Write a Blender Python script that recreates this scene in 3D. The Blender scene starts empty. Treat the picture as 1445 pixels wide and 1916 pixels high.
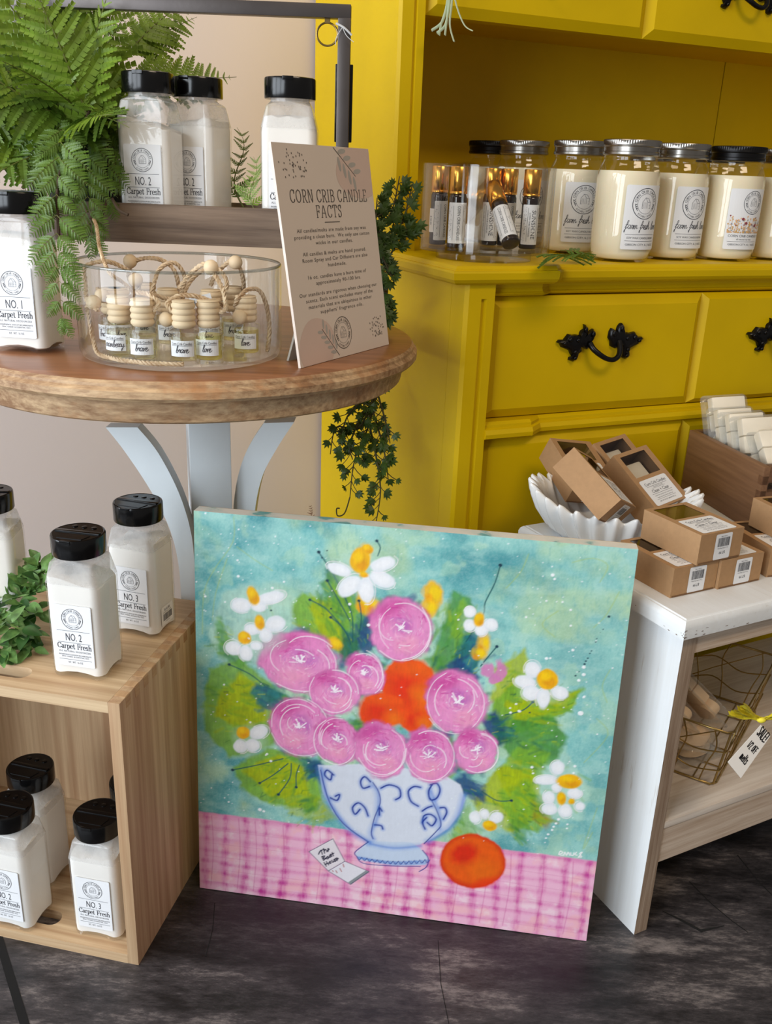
import bpy, bmesh, math, random
import numpy as np
from mathutils import Vector, Matrix, Euler
random.seed(7)
rng = np.random.default_rng(7)
PI = math.pi
scene = bpy.context.scene
COL = scene.collection

# ------------------------------------------------------------------ camera
cam_d = bpy.data.cameras.new('camera')
cam_d.sensor_fit = 'VERTICAL'
cam_d.sensor_height = 24.0
cam_d.sensor_width = 24.0
cam_d.lens = 24.0 * 1720.0 / 1916.0
cam_d.clip_start = 0.02
cam = bpy.data.objects.new('camera', cam_d)
COL.objects.link(cam)
_p, _r = math.radians(20.4), math.radians(2.26)
_F = Vector((0, math.cos(_p), -math.sin(_p)))
_R0 = Vector((1, 0, 0)); _U0 = _R0.cross(_F)
_R = _R0 * math.cos(_r) + _U0 * math.sin(_r)
_U = _U0 * math.cos(_r) - _R0 * math.sin(_r)
cam.matrix_world = Matrix.Translation((0, 0, 0.9)) @ Matrix((_R, _U, -_F)).transposed().to_4x4()
scene.camera = cam

# ------------------------------------------------------------------ light and exposure
scene.view_settings.view_transform = 'Standard'
scene.view_settings.look = 'None'
scene.view_settings.gamma = 1.0
scene.view_settings.use_curve_mapping = False
scene.view_settings.exposure = 0.28
scene.cycles.transparent_max_bounces = 40
scene.cycles.max_bounces = 12
world = bpy.data.worlds.new('shop_ambient')
scene.world = world
world.use_nodes = True
world.node_tree.nodes['Background'].inputs[0].default_value = (1.0, 0.93, 0.86, 1)
world.node_tree.nodes['Background'].inputs[1].default_value = 0.16

def area(name, loc, target, sx, sy, power, color):
    l = bpy.data.lights.new(name, 'AREA')
    l.shape = 'RECTANGLE'; l.size = sx; l.size_y = sy
    l.energy = power; l.color = color
    o = bpy.data.objects.new(name, l); COL.objects.link(o)
    o.location = loc
    o.rotation_euler = (Vector(target) - Vector(loc)).to_track_quat('-Z', 'Y').to_euler()
    return o
# storefront windows behind and to the left of the photographer
for _i in range(3):
    _c = Vector((-2.75 + 0.62 * _i, 0.10 - 0.85 * _i, 1.30))
    area('window_light', _c, _c + Vector((0.80, 0.58, -0.12)), 0.92, 1.7, 34.0, (0.84, 0.92, 1.0))
# warm ceiling fixtures of the shop
area('ceiling_light', (1.1, -0.5, 2.7), (0.6, 1.0, 0.3), 1.2, 0.4, 19.0, (1.0, 0.80, 0.58))
area('ceiling_light', (-0.9, 0.2, 2.7), (-0.6, 0.8, 0), 1.2, 0.3, 7.0, (1.0, 0.80, 0.58))

# ------------------------------------------------------------------ materials
def srgb(r, g, b):
    def f(c):
        c /= 255.0
        return c / 12.92 if c <= 0.04045 else ((c + 0.055) / 1.055) ** 2.4
    return (f(r), f(g), f(b), 1.0)
def sc(c, k):
    return (min(1, c[0] * k), min(1, c[1] * k), min(1, c[2] * k), 1)

class NT:
    def __init__(self, name):
        self.m = bpy.data.materials.new(name); self.m.use_nodes = True
        self.t = self.m.node_tree
        self.b = self.t.nodes['Principled BSDF']
        self.tc = self.t.nodes.new('ShaderNodeTexCoord')
    def n(self, kind, **kw):
        x = self.t.nodes.new('ShaderNode' + kind)
        for k, v in kw.items():
            if k in x.inputs: x.inputs[k].default_value = v
            else: setattr(x, k, v)
        return x
    def l(self, a, b): self.t.links.new(a, b)
    def coord(self, scale=(1, 1, 1)):
        mp = self.n('Mapping'); mp.inputs['Scale'].default_value = scale
        self.l(self.tc.outputs['Object'], mp.inputs['Vector']); return mp.outputs[0]
    def noise(self, scale, detail=3, vec=None, rough=0.5):
        x = self.n('TexNoise'); x.inputs['Scale'].default_value = scale
        x.inputs['Detail'].default_value = detail; x.inputs['Roughness'].default_value = rough
        self.l(vec or self.tc.outputs['Object'], x.inputs['Vector']); return x
    def ramp(self, fac, stops):
        x = self.n('ValToRGB'); e = x.color_ramp.elements
        while len(e) < len(stops): e.new(0.5)
        for i, (p, c) in enumerate(stops): e[i].position = p; e[i].color = c
        self.l(fac, x.inputs[0]); return x
    def bump(self, height, strength, dist=0.002):
        x = self.n('Bump'); x.inputs['Strength'].default_value = strength
        x.inputs['Distance'].default_value = dist
        self.l(height, x.inputs['Height']); self.l(x.outputs[0], self.b.inputs['Normal'])

MATS = {}
def M(name, col, rough=0.5, metal=0.0, var=0.06, scale=30, bump=0.0, bscale=200, coat=0.0, spec=0.5, sss=0.0, vscale=(1, 1, 1)):
    if name in MATS: return MATS[name]
    k = NT(name); b = k.b
    nz = k.noise(scale, 3, k.coord(vscale))
    r = k.ramp(nz.outputs[0], [(0.3, sc(col, 1 - var)), (0.7, sc(col, 1 + var))])
    k.l(r.outputs[0], b.inputs['Base Color'])
    b.inputs['Roughness'].default_value = rough
    b.inputs['Metallic'].default_value = metal
    b.inputs['Specular IOR Level'].default_value = spec
    b.inputs['Coat Weight'].default_value = coat
    b.inputs['Coat Roughness'].default_value = 0.08
    if sss:
        b.inputs['Subsurface Weight'].default_value = sss
        b.inputs['Subsurface Scale'].default_value = 0.01
    if bump:
        k.bump(k.noise(bscale, 3).outputs[0], bump, 0.001)
    MATS[name] = k.m
    return k.m

def wood(name, light, dark, rough=0.55, along='x', fine=60, stretch=0.06, bump=0.15, contrast=(0.35, 0.68), patch=None):
    """grain lines running along one local axis; patch = colour worn through the finish"""
    if name in MATS: return MATS[name]
    k = NT(name)
    s = {'x': (stretch, 1, 1), 'y': (1, stretch, 1), 'z': (1, 1, stretch)}[along]
    v = k.coord(s)
    big = k.noise(fine * 0.25, 2, v); fin = k.noise(fine * 2.2, 4, v, 0.65)
    mx = k.n('Math', operation='MULTIPLY_ADD'); k.l(fin.outputs[0], mx.inputs[0]); mx.inputs[1].default_value = 0.55
    ml = k.n('Math', operation='MULTIPLY'); k.l(big.outputs[0], ml.inputs[0]); ml.inputs[1].default_value = 0.45
    k.l(ml.outputs[0], mx.inputs[2])
    r = k.ramp(mx.outputs[0], [(contrast[0], dark), (contrast[1], light)])
    out = r.outputs[0]
    if patch:
        pn = k.noise(9, 5, None, 0.7)
        pr = k.ramp(pn.outputs[0], [(0.52, (0, 0, 0, 1)), (0.66, (1, 1, 1, 1))])
        mixn = k.n('Mix', data_type='RGBA'); k.l(pr.outputs[0], mixn.inputs['Factor'])
        k.l(out, mixn.inputs[6]); mixn.inputs[7].default_value = patch
        out = mixn.outputs[2]
    k.l(out, k.b.inputs['Base Color'])
    k.b.inputs['Roughness'].default_value = rough
    k.bump(mx.outputs[0], bump, 0.002)
    MATS[name] = k.m
    return k.m

def clear(name, tint=(1, 1, 1, 1), gloss=1.0, frost=0.0, frost_col=(0.9, 0.9, 0.9, 1), rough=0.03, ior=1.45):
    """thin clear wall: see-through, with a Fresnel sheen and a little haze"""
    if name in MATS: return MATS[name]
    k = NT(name)
    tr = k.n('BsdfTransparent'); tr.inputs[0].default_value = tint
    gl = k.n('BsdfGlossy'); gl.inputs['Roughness'].default_value = rough
    gl.inputs['Color'].default_value = (gloss, gloss, gloss, 1)
    lw = k.n('LayerWeight'); lw.inputs['Blend'].default_value = 0.5
    pw = k.n('Math', operation='POWER'); k.l(lw.outputs['Facing'], pw.inputs[0]); pw.inputs[1].default_value = 4.0
    f0 = ((ior - 1) / (ior + 1)) ** 2
    fr = k.n('Math', operation='MULTIPLY_ADD'); k.l(pw.outputs[0], fr.inputs[0]); fr.inputs[1].default_value = 0.75 * (1 - f0); fr.inputs[2].default_value = f0
    base = tr.outputs[0]
    if frost:
        df = k.n('BsdfDiffuse'); df.inputs[0].default_value = frost_col
        mx = k.n('MixShader')
        nz = k.noise(55, 4)
        rr = k.ramp(nz.outputs[0], [(0.3, (frost * 0.6,) * 3 + (1,)), (0.75, (min(1, frost * 1.4),) * 3 + (1,))])
        k.l(rr.outputs[0], mx.inputs[0]); k.l(base, mx.inputs[1]); k.l(df.outputs[0], mx.inputs[2])
        base = mx.outputs[0]
    m2 = k.n('MixShader')
    k.l(fr.outputs[0], m2.inputs[0]); k.l(base, m2.inputs[1]); k.l(gl.outputs[0], m2.inputs[2])
    k.l(m2.outputs[0], k.t.nodes['Material Output'].inputs['Surface'])
    k.t.nodes.remove(k.b)
    MATS[name] = k.m
    return k.m

# ------------------------------------------------------------------ mesh builder
class MB:
    def __init__(self): self.v, self.f, self.m = [], [], []
    def add(self, vs, fs, mi=0, xf=None):
        o = len(self.v)
        self.v += [tuple(xf @ Vector(p)) for p in vs] if xf is not None else [tuple(p) for p in vs]
        self.f += [tuple(i + o for i in q) for q in fs]
        self.m += [mi] * len(fs)
        return self
    def join(self, other, xf=None, mi=0):
        o = len(self.v)
        self.v += [tuple(xf @ Vector(p)) for p in other.v] if xf is not None else list(other.v)
        self.f += [tuple(i + o for i in q) for q in other.f]
        self.m += [k + mi for k in other.m]
        return self
    def box(self, x0, x1, y0, y1, z0, z1, mi=0, bev=0.0, xf=None):
        vs = [(x0, y0, z0), (x1, y0, z0), (x1, y1, z0), (x0, y1, z0), (x0, y0, z1), (x1, y0, z1), (x1, y1, z1), (x0, y1, z1)]
        fs = [(3, 2, 1, 0), (4, 5, 6, 7), (0, 1, 5, 4), (1, 2, 6, 5), (2, 3, 7, 6), (3, 0, 4, 7)]
        if bev:
            bm = bmesh.new()
            bv = [bm.verts.new(p) for p in vs]
            for q in fs: bm.faces.new([bv[i] for i in q])
            bmesh.ops.bevel(bm, geom=bm.edges[:], offset=bev, segments=2, profile=0.6, affect='EDGES')
            bm.verts.index_update()
            vs = [tuple(p.co) for p in bm.verts]; fs = [tuple(p.index for p in q.verts) for q in bm.faces]
            bm.free()
        return self.add(vs, fs, mi, xf)
    def prism(self, poly, z0, z1, mi=0, xf=None):
        n = len(poly)
        vs = [(x, y, z0) for x, y in poly] + [(x, y, z1) for x, y in poly]
        fs = [tuple(range(n - 1, -1, -1)), tuple(range(n, 2 * n))] + [(i, (i + 1) % n, n + (i + 1) % n, n + i) for i in range(n)]
        return self.add(vs, fs, mi, xf)
    def loft(self, rings, mi=0, cap0=True, cap1=True, xf=None, closed=True):
        n = len(rings[0]); vs = [p for r in rings for p in r]; fs = []
        for k in range(len(rings) - 1):
            for i in range(n if closed else n - 1):
                j = (i + 1) % n
                fs.append((k * n + i, k * n + j, (k + 1) * n + j, (k + 1) * n + i))
        if cap0: fs.append(tuple(range(n - 1, -1, -1)))
        if cap1: fs.append(tuple((len(rings) - 1) * n + i for i in range(n)))
        return self.add(vs, fs, mi, xf)
    def lathe(self, prof, n=40, mi=0, cap0=True, cap1=True, xf=None):
        return self.loft([[(r * math.cos(2 * PI * i / n), r * math.sin(2 * PI * i / n), z) for i in range(n)] for r, z in prof], mi, cap0, cap1, xf)
    def tube(self, pts, r, n=8, mi=0, closed=False, cap=True, flat=1.0):
        pts = [Vector(p) for p in pts]; N = len(pts)
        rs = r if isinstance(r, (list, tuple)) else [r] * N
        T = []
        for i in range(N):
            a = pts[(i - 1) % N] if (closed or i > 0) else pts[0]
            b = pts[(i + 1) % N] if (closed or i < N - 1) else pts[-1]
            d = b - a
            T.append(d.normalized() if d.length > 1e-9 else Vector((0, 0, 1)))
        u = T[0].orthogonal().normalized(); rings = []
        for i in range(N):
            u = (u - T[i] * u.dot(T[i]))
            u = u.normalized() if u.length > 1e-6 else T[i].orthogonal().normalized()
            w = T[i].cross(u)
            rings.append([tuple(pts[i] + (u * math.cos(2 * PI * k / n) + w * (flat * math.sin(2 * PI * k / n))) * rs[i]) for k in range(n)])
        if closed: rings.append(rings[0])
        return self.loft(rings, mi, cap and not closed, cap and not closed)
    def sphere(self, c, r, n=14, m=9, mi=0, s=(1, 1, 1)):
        rings = []
        for j in range(1, m):
            a = PI * j / m
            rings.append([(c[0] + s[0] * r * math.sin(a) * math.cos(2 * PI * i / n), c[1] + s[1] * r * math.sin(a) * math.sin(2 * PI * i / n), c[2] - s[2] * r * math.cos(a)) for i in range(n)])
        return self.loft(rings, mi)
    def build(self, name, mats, parent=None, loc=None, rot=None, smooth=35):
        me = bpy.data.meshes.new(name)
        me.from_pydata(self.v, [], self.f)
        if not isinstance(mats, (list, tuple)): mats = [mats]
        for m in mats: me.materials.append(m)
        me.polygons.foreach_set('material_index', self.m)
        if smooth:
            me.polygons.foreach_set('use_smooth', [True] * len(self.f))
            me.set_sharp_from_angle(angle=math.radians(smooth))
        me.validate(); me.update()
        return link(bpy.data.objects.new(name, me), parent, loc, rot)

def link(o, parent=None, loc=None, rot=None):
    COL.objects.link(o)
    if parent: o.parent = parent
    if loc is not None: o.location = loc
    if rot is not None: o.rotation_euler = rot
    return o
def tag(o, label, cat, group=None):
    o['label'] = label; o['category'] = cat
    if group: o['group'] = group
    return o
def thing(name, label, cat, loc=(0, 0, 0), rz=0.0, group=None):
    o = bpy.data.objects.new(name, None); COL.objects.link(o)
    o.empty_display_size = 0.02
    o.location = loc
    o.rotation_euler = (0, 0, rz) if isinstance(rz, (int, float)) else rz
    return tag(o, label, cat, group)
def struct(o):
    o['kind'] = 'structure'; return o
def dup(root, label, loc=None, rot=None, group=None, skip=()):
    """a copy of a thing with copies of its parts and their sub-parts"""
    r = root.copy(); COL.objects.link(r)
    if loc is not None: r.location = loc
    if rot is not None: r.rotation_euler = (0, 0, rot) if isinstance(rot, (int, float)) else rot
    r['label'] = label
    if group: r['group'] = group
    for ch in list(root.children):
        if ch.name.split('.')[0] in skip: continue
        c = ch.copy(); COL.objects.link(c); c.parent = r
        for g in list(ch.children):
            d = g.copy(); COL.objects.link(d); d.parent = c
    return r
def rot_between(x_axis, z_hint):
    """rotation whose local x runs along x_axis and whose local z leans to z_hint"""
    x = Vector(x_axis).normalized(); z = Vector(z_hint)
    z = (z - x * z.dot(x)).normalized(); y = z.cross(x)
    return Matrix((x, y, z)).transposed()
def smoothline(pts, n=8):
    """Catmull-Rom through the points"""
    P = [Vector(p) for p in pts]; out = []
    for i in range(len(P) - 1):
        a = P[max(0, i - 1)]; b = P[i]; c = P[i + 1]; d = P[min(len(P) - 1, i + 2)]
        for k in range(n):
            t = k / n
            out.append(0.5 * ((2 * b) + (c - a) * t + (2 * a - 5 * b + 4 * c - d) * t * t + (3 * b - a - 3 * c + d) * t ** 3))
    out.append(P[-1]); return out

# ------------------------------------------------------------------ lettering
_TXT = {}
def glyphs(s, space=1.0):
    """flat outline letters of one line, height of a capital = 1, centred on x"""
    key = (s, space)
    if key in _TXT: return _TXT[key]
    cu = bpy.data.curves.new('line', 'FONT'); cu.body = s; cu.size = 1.0; cu.resolution_u = 2
    cu.space_character = space
    ob = bpy.data.objects.new('line', cu); COL.objects.link(ob)
    dg = bpy.context.evaluated_depsgraph_get(); dg.update()
    me = ob.evaluated_get(dg).to_mesh()
    vs = [(v.co.x, v.co.y) for v in me.vertices]; fs = [tuple(p.vertices) for p in me.polygons]
    ob.evaluated_get(dg).to_mesh_clear()
    bpy.data.objects.remove(ob); bpy.data.curves.remove(cu)
    if vs:
        x0 = min(p[0] for p in vs); x1 = max(p[0] for p in vs)
        k = 1.0 / 0.72
        vs = [((p[0] - (x0 + x1) / 2) * k, p[1] * k) for p in vs]
    _TXT[key] = (vs, fs)
    return _TXT[key]

class Ink:
    """2-D artwork (u right, v up) laid on a surface by map(u, v, lift)"""
    def __init__(self, mapping=None):
        self.mb = MB(); self.map = mapping or (lambda u, v, w: (u, -w, v))
    def quad2(self, vs, fs, mi, w): self.mb.add([self.map(u, v, w) for u, v in vs], fs, mi)
    def rect(self, u0, u1, v0, v1, mi=0, w=0.0, nx=1, r=0.0):
        if r:
            pts = []
            for cx, cy, a0 in ((u1 - r, v1 - r, 0), (u0 + r, v1 - r, 90), (u0 + r, v0 + r, 180), (u1 - r, v0 + r, 270)):
                for k in range(5):
                    a = math.radians(a0 + 22.5 * k); pts.append((cx + r * math.cos(a), cy + r * math.sin(a)))
            if nx == 1:
                self.quad2(pts, [tuple(range(len(pts)))], mi, w); return
            # rounded card cut in upright strips so that it can bend round a jar
            us = sorted(set([u0 + (u1 - u0) * i / nx for i in range(nx + 1)] + [u0 + r * 0.3, u0 + r, u1 - r, u1 - r * 0.3]))
            def ext(u):
                d = max(0, (u0 + r) - u, u - (u1 - r)); c = r - math.sqrt(max(0, r * r - d * d))
                return v0 + c, v1 - c
            vs = [p for u in us for p in ((u, ext(u)[0]), (u, ext(u)[1]))]
            self.quad2(vs, [(2 * i, 2 * i + 2, 2 * i + 3, 2 * i + 1) for i in range(len(us) - 1)], mi, w); return
        vs = []; fs = []
        for i in range(nx + 1):
            u = u0 + (u1 - u0) * i / nx; vs += [(u, v0), (u, v1)]
        for i in range(nx): fs.append((2 * i, 2 * i + 2, 2 * i + 3, 2 * i + 1))
        self.quad2(vs, fs, mi, w)
    def text(self, s, u, v, h, mi=1, w=0.0002, width=None, space=1.0, ang=0.0, sx=1.0, align='C'):
        vs, fs = glyphs(s, space)
        if not vs: return
        half = max(p[0] for p in vs)
        kx = (width / (2 * half)) if width else h * sx
        off = {'C': 0, 'L': half * kx, 'R': -half * kx}[align]
        ca, sa = math.cos(ang), math.sin(ang)
        pts = [(x * kx + off, y * h) for x, y in vs]
        self.quad2([(u + x * ca - y * sa, v + x * sa + y * ca) for x, y in pts], fs, mi, w)
    def line(self, pts, t, mi=1, w=0.0002, closed=False, pen=None):
        """ribbon of width t; pen=(thick upright, thin level) imitates a broad nib"""
        P = [Vector((p[0], p[1])) for p in pts]
        if closed: P = P + [P[0]]
        for i in range(len(P) - 1):
            d = P[i + 1] - P[i]
            if d.length < 1e-9: continue
            d = d.normalized(); tt = t
            if pen: tt = pen[0] * abs(d.y) + pen[1] * (1 - abs(d.y))
            n = Vector((-d.y, d.x)) * (tt / 2); e = d * (tt * 0.25)
            a, b = P[i] - e, P[i + 1] + e
            self.quad2([tuple(a - n), tuple(b - n), tuple(b + n), tuple(a + n)], [(0, 1, 2, 3)], mi, w)
    def ellipse(self, u, v, a, b, ang=0, mi=1, w=0.0002, n=14):
        ca, sa = math.cos(ang), math.sin(ang)
        self.quad2([(u + a * math.cos(t) * ca - b * math.sin(t) * sa, v + a * math.cos(t) * sa + b * math.sin(t) * ca) for t in [2 * PI * i / n for i in range(n)]], [tuple(range(n))], mi, w)
    def ring(self, u, v, r, t, mi=1, w=0.0002, n=36, sx=1.0):
        self.line([(u + sx * r * math.cos(2 * PI * i / n), v + r * math.sin(2 * PI * i / n)) for i in range(n)], t, mi, w, True)
    def arc_text(self, s, u, v, r, h, a0, a1, mi=1, w=0.0002, inside=False):
        n = len(s)
        for i, ch in enumerate(s):
            if ch == ' ': continue
            a = math.radians(a0 + (a1 - a0) * (i / max(1, n - 1)))
            cx, cy = u + r * math.cos(a), v + r * math.sin(a)
            self.text(ch, cx, cy, h, mi, w, ang=(a + PI / 2 if inside else a - PI / 2), sx=0.95)
    def seal(self, u, v, r, mi=1, light=2, w=0.0002):
        """the round shop mark: ring, name round the top, barn in the middle, two sprigs"""
        self.ring(u, v, r, r * 0.045, mi, w)
        self.ring(u, v, r * 0.66, r * 0.03, light, w)
        self.arc_text('CORN CRIB CANDLES', u, v, r * 0.73, r * 0.18, 168, 12, mi, w)
        self.arc_text('ESTABLISHED', u, v, r * 0.90, r * 0.13, 232, 308, mi, w, True)
        for s in (-1, 1):
            self.line([(u + s * r * 0.82, v - r * 0.02), (u + s * r * 0.76, v - r * 0.24), (u + s * r * 0.62, v - r * 0.46)], r * 0.04, mi, w)
            for k in range(3):
                a = (u + s * r * (0.80 - 0.05 * k), v - r * (0.10 + 0.12 * k))
                self.line([a, (a[0] - s * r * 0.10, a[1] + r * 0.07)], r * 0.05, mi, w)
        b = r * 0.30
        self.line([(u - b, v - b), (u - b, v + b * 0.35), (u - b * 0.25, v + b * 1.3), (u + b * 0.55, v + b * 1.15), (u + b * 1.2, v + b * 0.3), (u + b * 1.2, v - b * 1.0)], r * 0.035, light, w, True)
        self.line([(u - b * 0.25, v + b * 1.3), (u + b * 0.45, v + b * 0.3), (u + b * 1.2, v + b * 0.3)], r * 0.03, light, w)
        for k in range(5):
            q = u - b + b * 0.36 * k
            self.line([(q, v - b), (q, v + b * 0.3)], r * 0.022, light, w)
        self.line([(u - b, v - b * 0.3), (u + b * 1.2, v - b * 0.3)], r * 0.022, light, w)
    def barcode(self, u0, u1, v0, v1, mi=1, w=0.0002, seed=3):
        q = random.Random(seed); u = u0
        while u < u1:
            t = q.choice((0.6, 0.6, 1.0, 1.6)) * (u1 - u0) / 42; self.rect(u, min(u + t, u1), v0, v1, mi, w)
            u += t + q.choice((0.6, 0.9, 1.3)) * (u1 - u0) / 42
    # pen-drawn alphabets -------------------------------------------------
    def pen_text(self, s, u, v, h, font, mi=1, w=0.0002, t=0.10, sx=1.0, space=0.16, ang=0.0, slant=0.0, pen=None, smooth=True, align='C'):
        x = 0.0; strokes = []
        for ch in s:
            if ch == ' ': x += 0.42; continue
            g = font.get(ch)
            if g is None: x += 0.3; continue
            wd, lines = g
            for ln in lines:
                q = [(x + a, b) for a, b in ln]
                if smooth and len(q) > 2: q = [(p.x, p.y) for p in smoothline([(a, b, 0) for a, b in q], 3)]
                strokes.append(q)
            x += wd + space
        x -= space; off = {'C': -x / 2, 'L': 0, 'R': -x}[align]
        ca, sa = math.cos(ang), math.sin(ang)
        for q in strokes:
            pts = []
            for a, b in q:
                px = (a + off + slant * b) * h * sx; py = b * h
                pts.append((u + px * ca - py * sa, v + px * sa + py * ca))
            self.line(pts, t * h, mi, w, pen=(pen[0] * h, pen[1] * h) if pen else None)

# joined handwriting, x-height 0.5
SCRIPT = {
 'a': (0.48, [[(0.40, 0.40), (0.22, 0.50), (0.05, 0.25), (0.18, 0.02), (0.36, 0.22), (0.40, 0.46), (0.38, 0.10), (0.50, 0.06), (0.62, 0.22)]]),
 'b': (0.40, [[(0.02, 0.20), (0.20, 0.80), (0.14, 1.02), (0.08, 0.60), (0.08, 0.06), (0.26, 0.04), (0.34, 0.30), (0.20, 0.46), (0.10, 0.30), (0.52, 0.34)]]),
 'c': (0.34, [[(0.34, 0.40), (0.18, 0.48), (0.05, 0.22), (0.18, 0.02), (0.48, 0.20)]]),
 'd': (0.46, [[(0.38, 0.40), (0.20, 0.48), (0.05, 0.22), (0.20, 0.02), (0.40, 0.50), (0.44, 1.0), (0.40, 0.10), (0.58, 0.16)]]),
 'e': (0.32, [[(0.02, 0.18), (0.22, 0.30), (0.26, 0.48), (0.10, 0.44), (0.06, 0.14), (0.22, 0.0), (0.48, 0.22)]]),
 'f': (0.34, [[(0.00, 0.16), (0.26, 0.66), (0.28, 1.00), (0.16, 0.92), (0.12, 0.30), (0.08, -0.38), (0.00, -0.20), (0.20, 0.10), (0.46, 0.26)], [(0.0, 0.46), (0.36, 0.52)]]),
 'h': (0.44, [[(0.02, 0.16), (0.22, 0.74), (0.16, 1.0), (0.08, 0.60), (0.06, 0.0), (0.10, 0.28), (0.26, 0.46), (0.32, 0.20), (0.38, 0.02), (0.56, 0.22)]]),
 'l': (0.24, [[(0.02, 0.16), (0.22, 0.74), (0.16, 1.0), (0.06, 0.60), (0.08, 0.06), (0.20, 0.02), (0.38, 0.22)]]),
 'm': (0.66, [[(0.00, 0.30), (0.08, 0.46), (0.08, 0.0), (0.18, 0.40), (0.28, 0.44), (0.30, 0.0), (0.40, 0.40), (0.52, 0.44), (0.54, 0.06), (0.76, 0.20)]]),
 'n': (0.44, [[(0.00, 0.30), (0.08, 0.46), (0.08, 0.0), (0.18, 0.40), (0.30, 0.44), (0.32, 0.06), (0.54, 0.20)]]),
 'o': (0.38, [[(0.26, 0.46), (0.08, 0.40), (0.06, 0.10), (0.24, 0.02), (0.34, 0.28), (0.24, 0.46), (0.52, 0.36)]]),
 'r': (0.30, [[(0.00, 0.20), (0.10, 0.50), (0.16, 0.42), (0.28, 0.44), (0.24, 0.10), (0.42, 0.16)]]),
 's': (0.30, [[(0.00, 0.14), (0.18, 0.50), (0.26, 0.20), (0.14, 0.00), (0.02, 0.08), (0.24, 0.06), (0.42, 0.20)]]),
 'u': (0.44, [[(0.04, 0.44), (0.06, 0.10), (0.20, 0.02), (0.34, 0.44), (0.34, 0.08), (0.54, 0.20)]]),
 'v': (0.36, [[(0.00, 0.36), (0.08, 0.44), (0.14, 0.02), (0.28, 0.46), (0.48, 0.36)]]),
 'w': (0.56, [[(0.00, 0.40), (0.06, 0.06), (0.20, 0.06), (0.26, 0.40), (0.30, 0.06), (0.44, 0.06), (0.50, 0.44), (0.68, 0.34)]]),
 'y': (0.40, [[(0.02, 0.44), (0.08, 0.14), (0.24, 0.10), (0.34, 0.46), (0.26, -0.30), (0.12, -0.42), (0.14, -0.20), (0.52, 0.18)]]),
}
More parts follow.
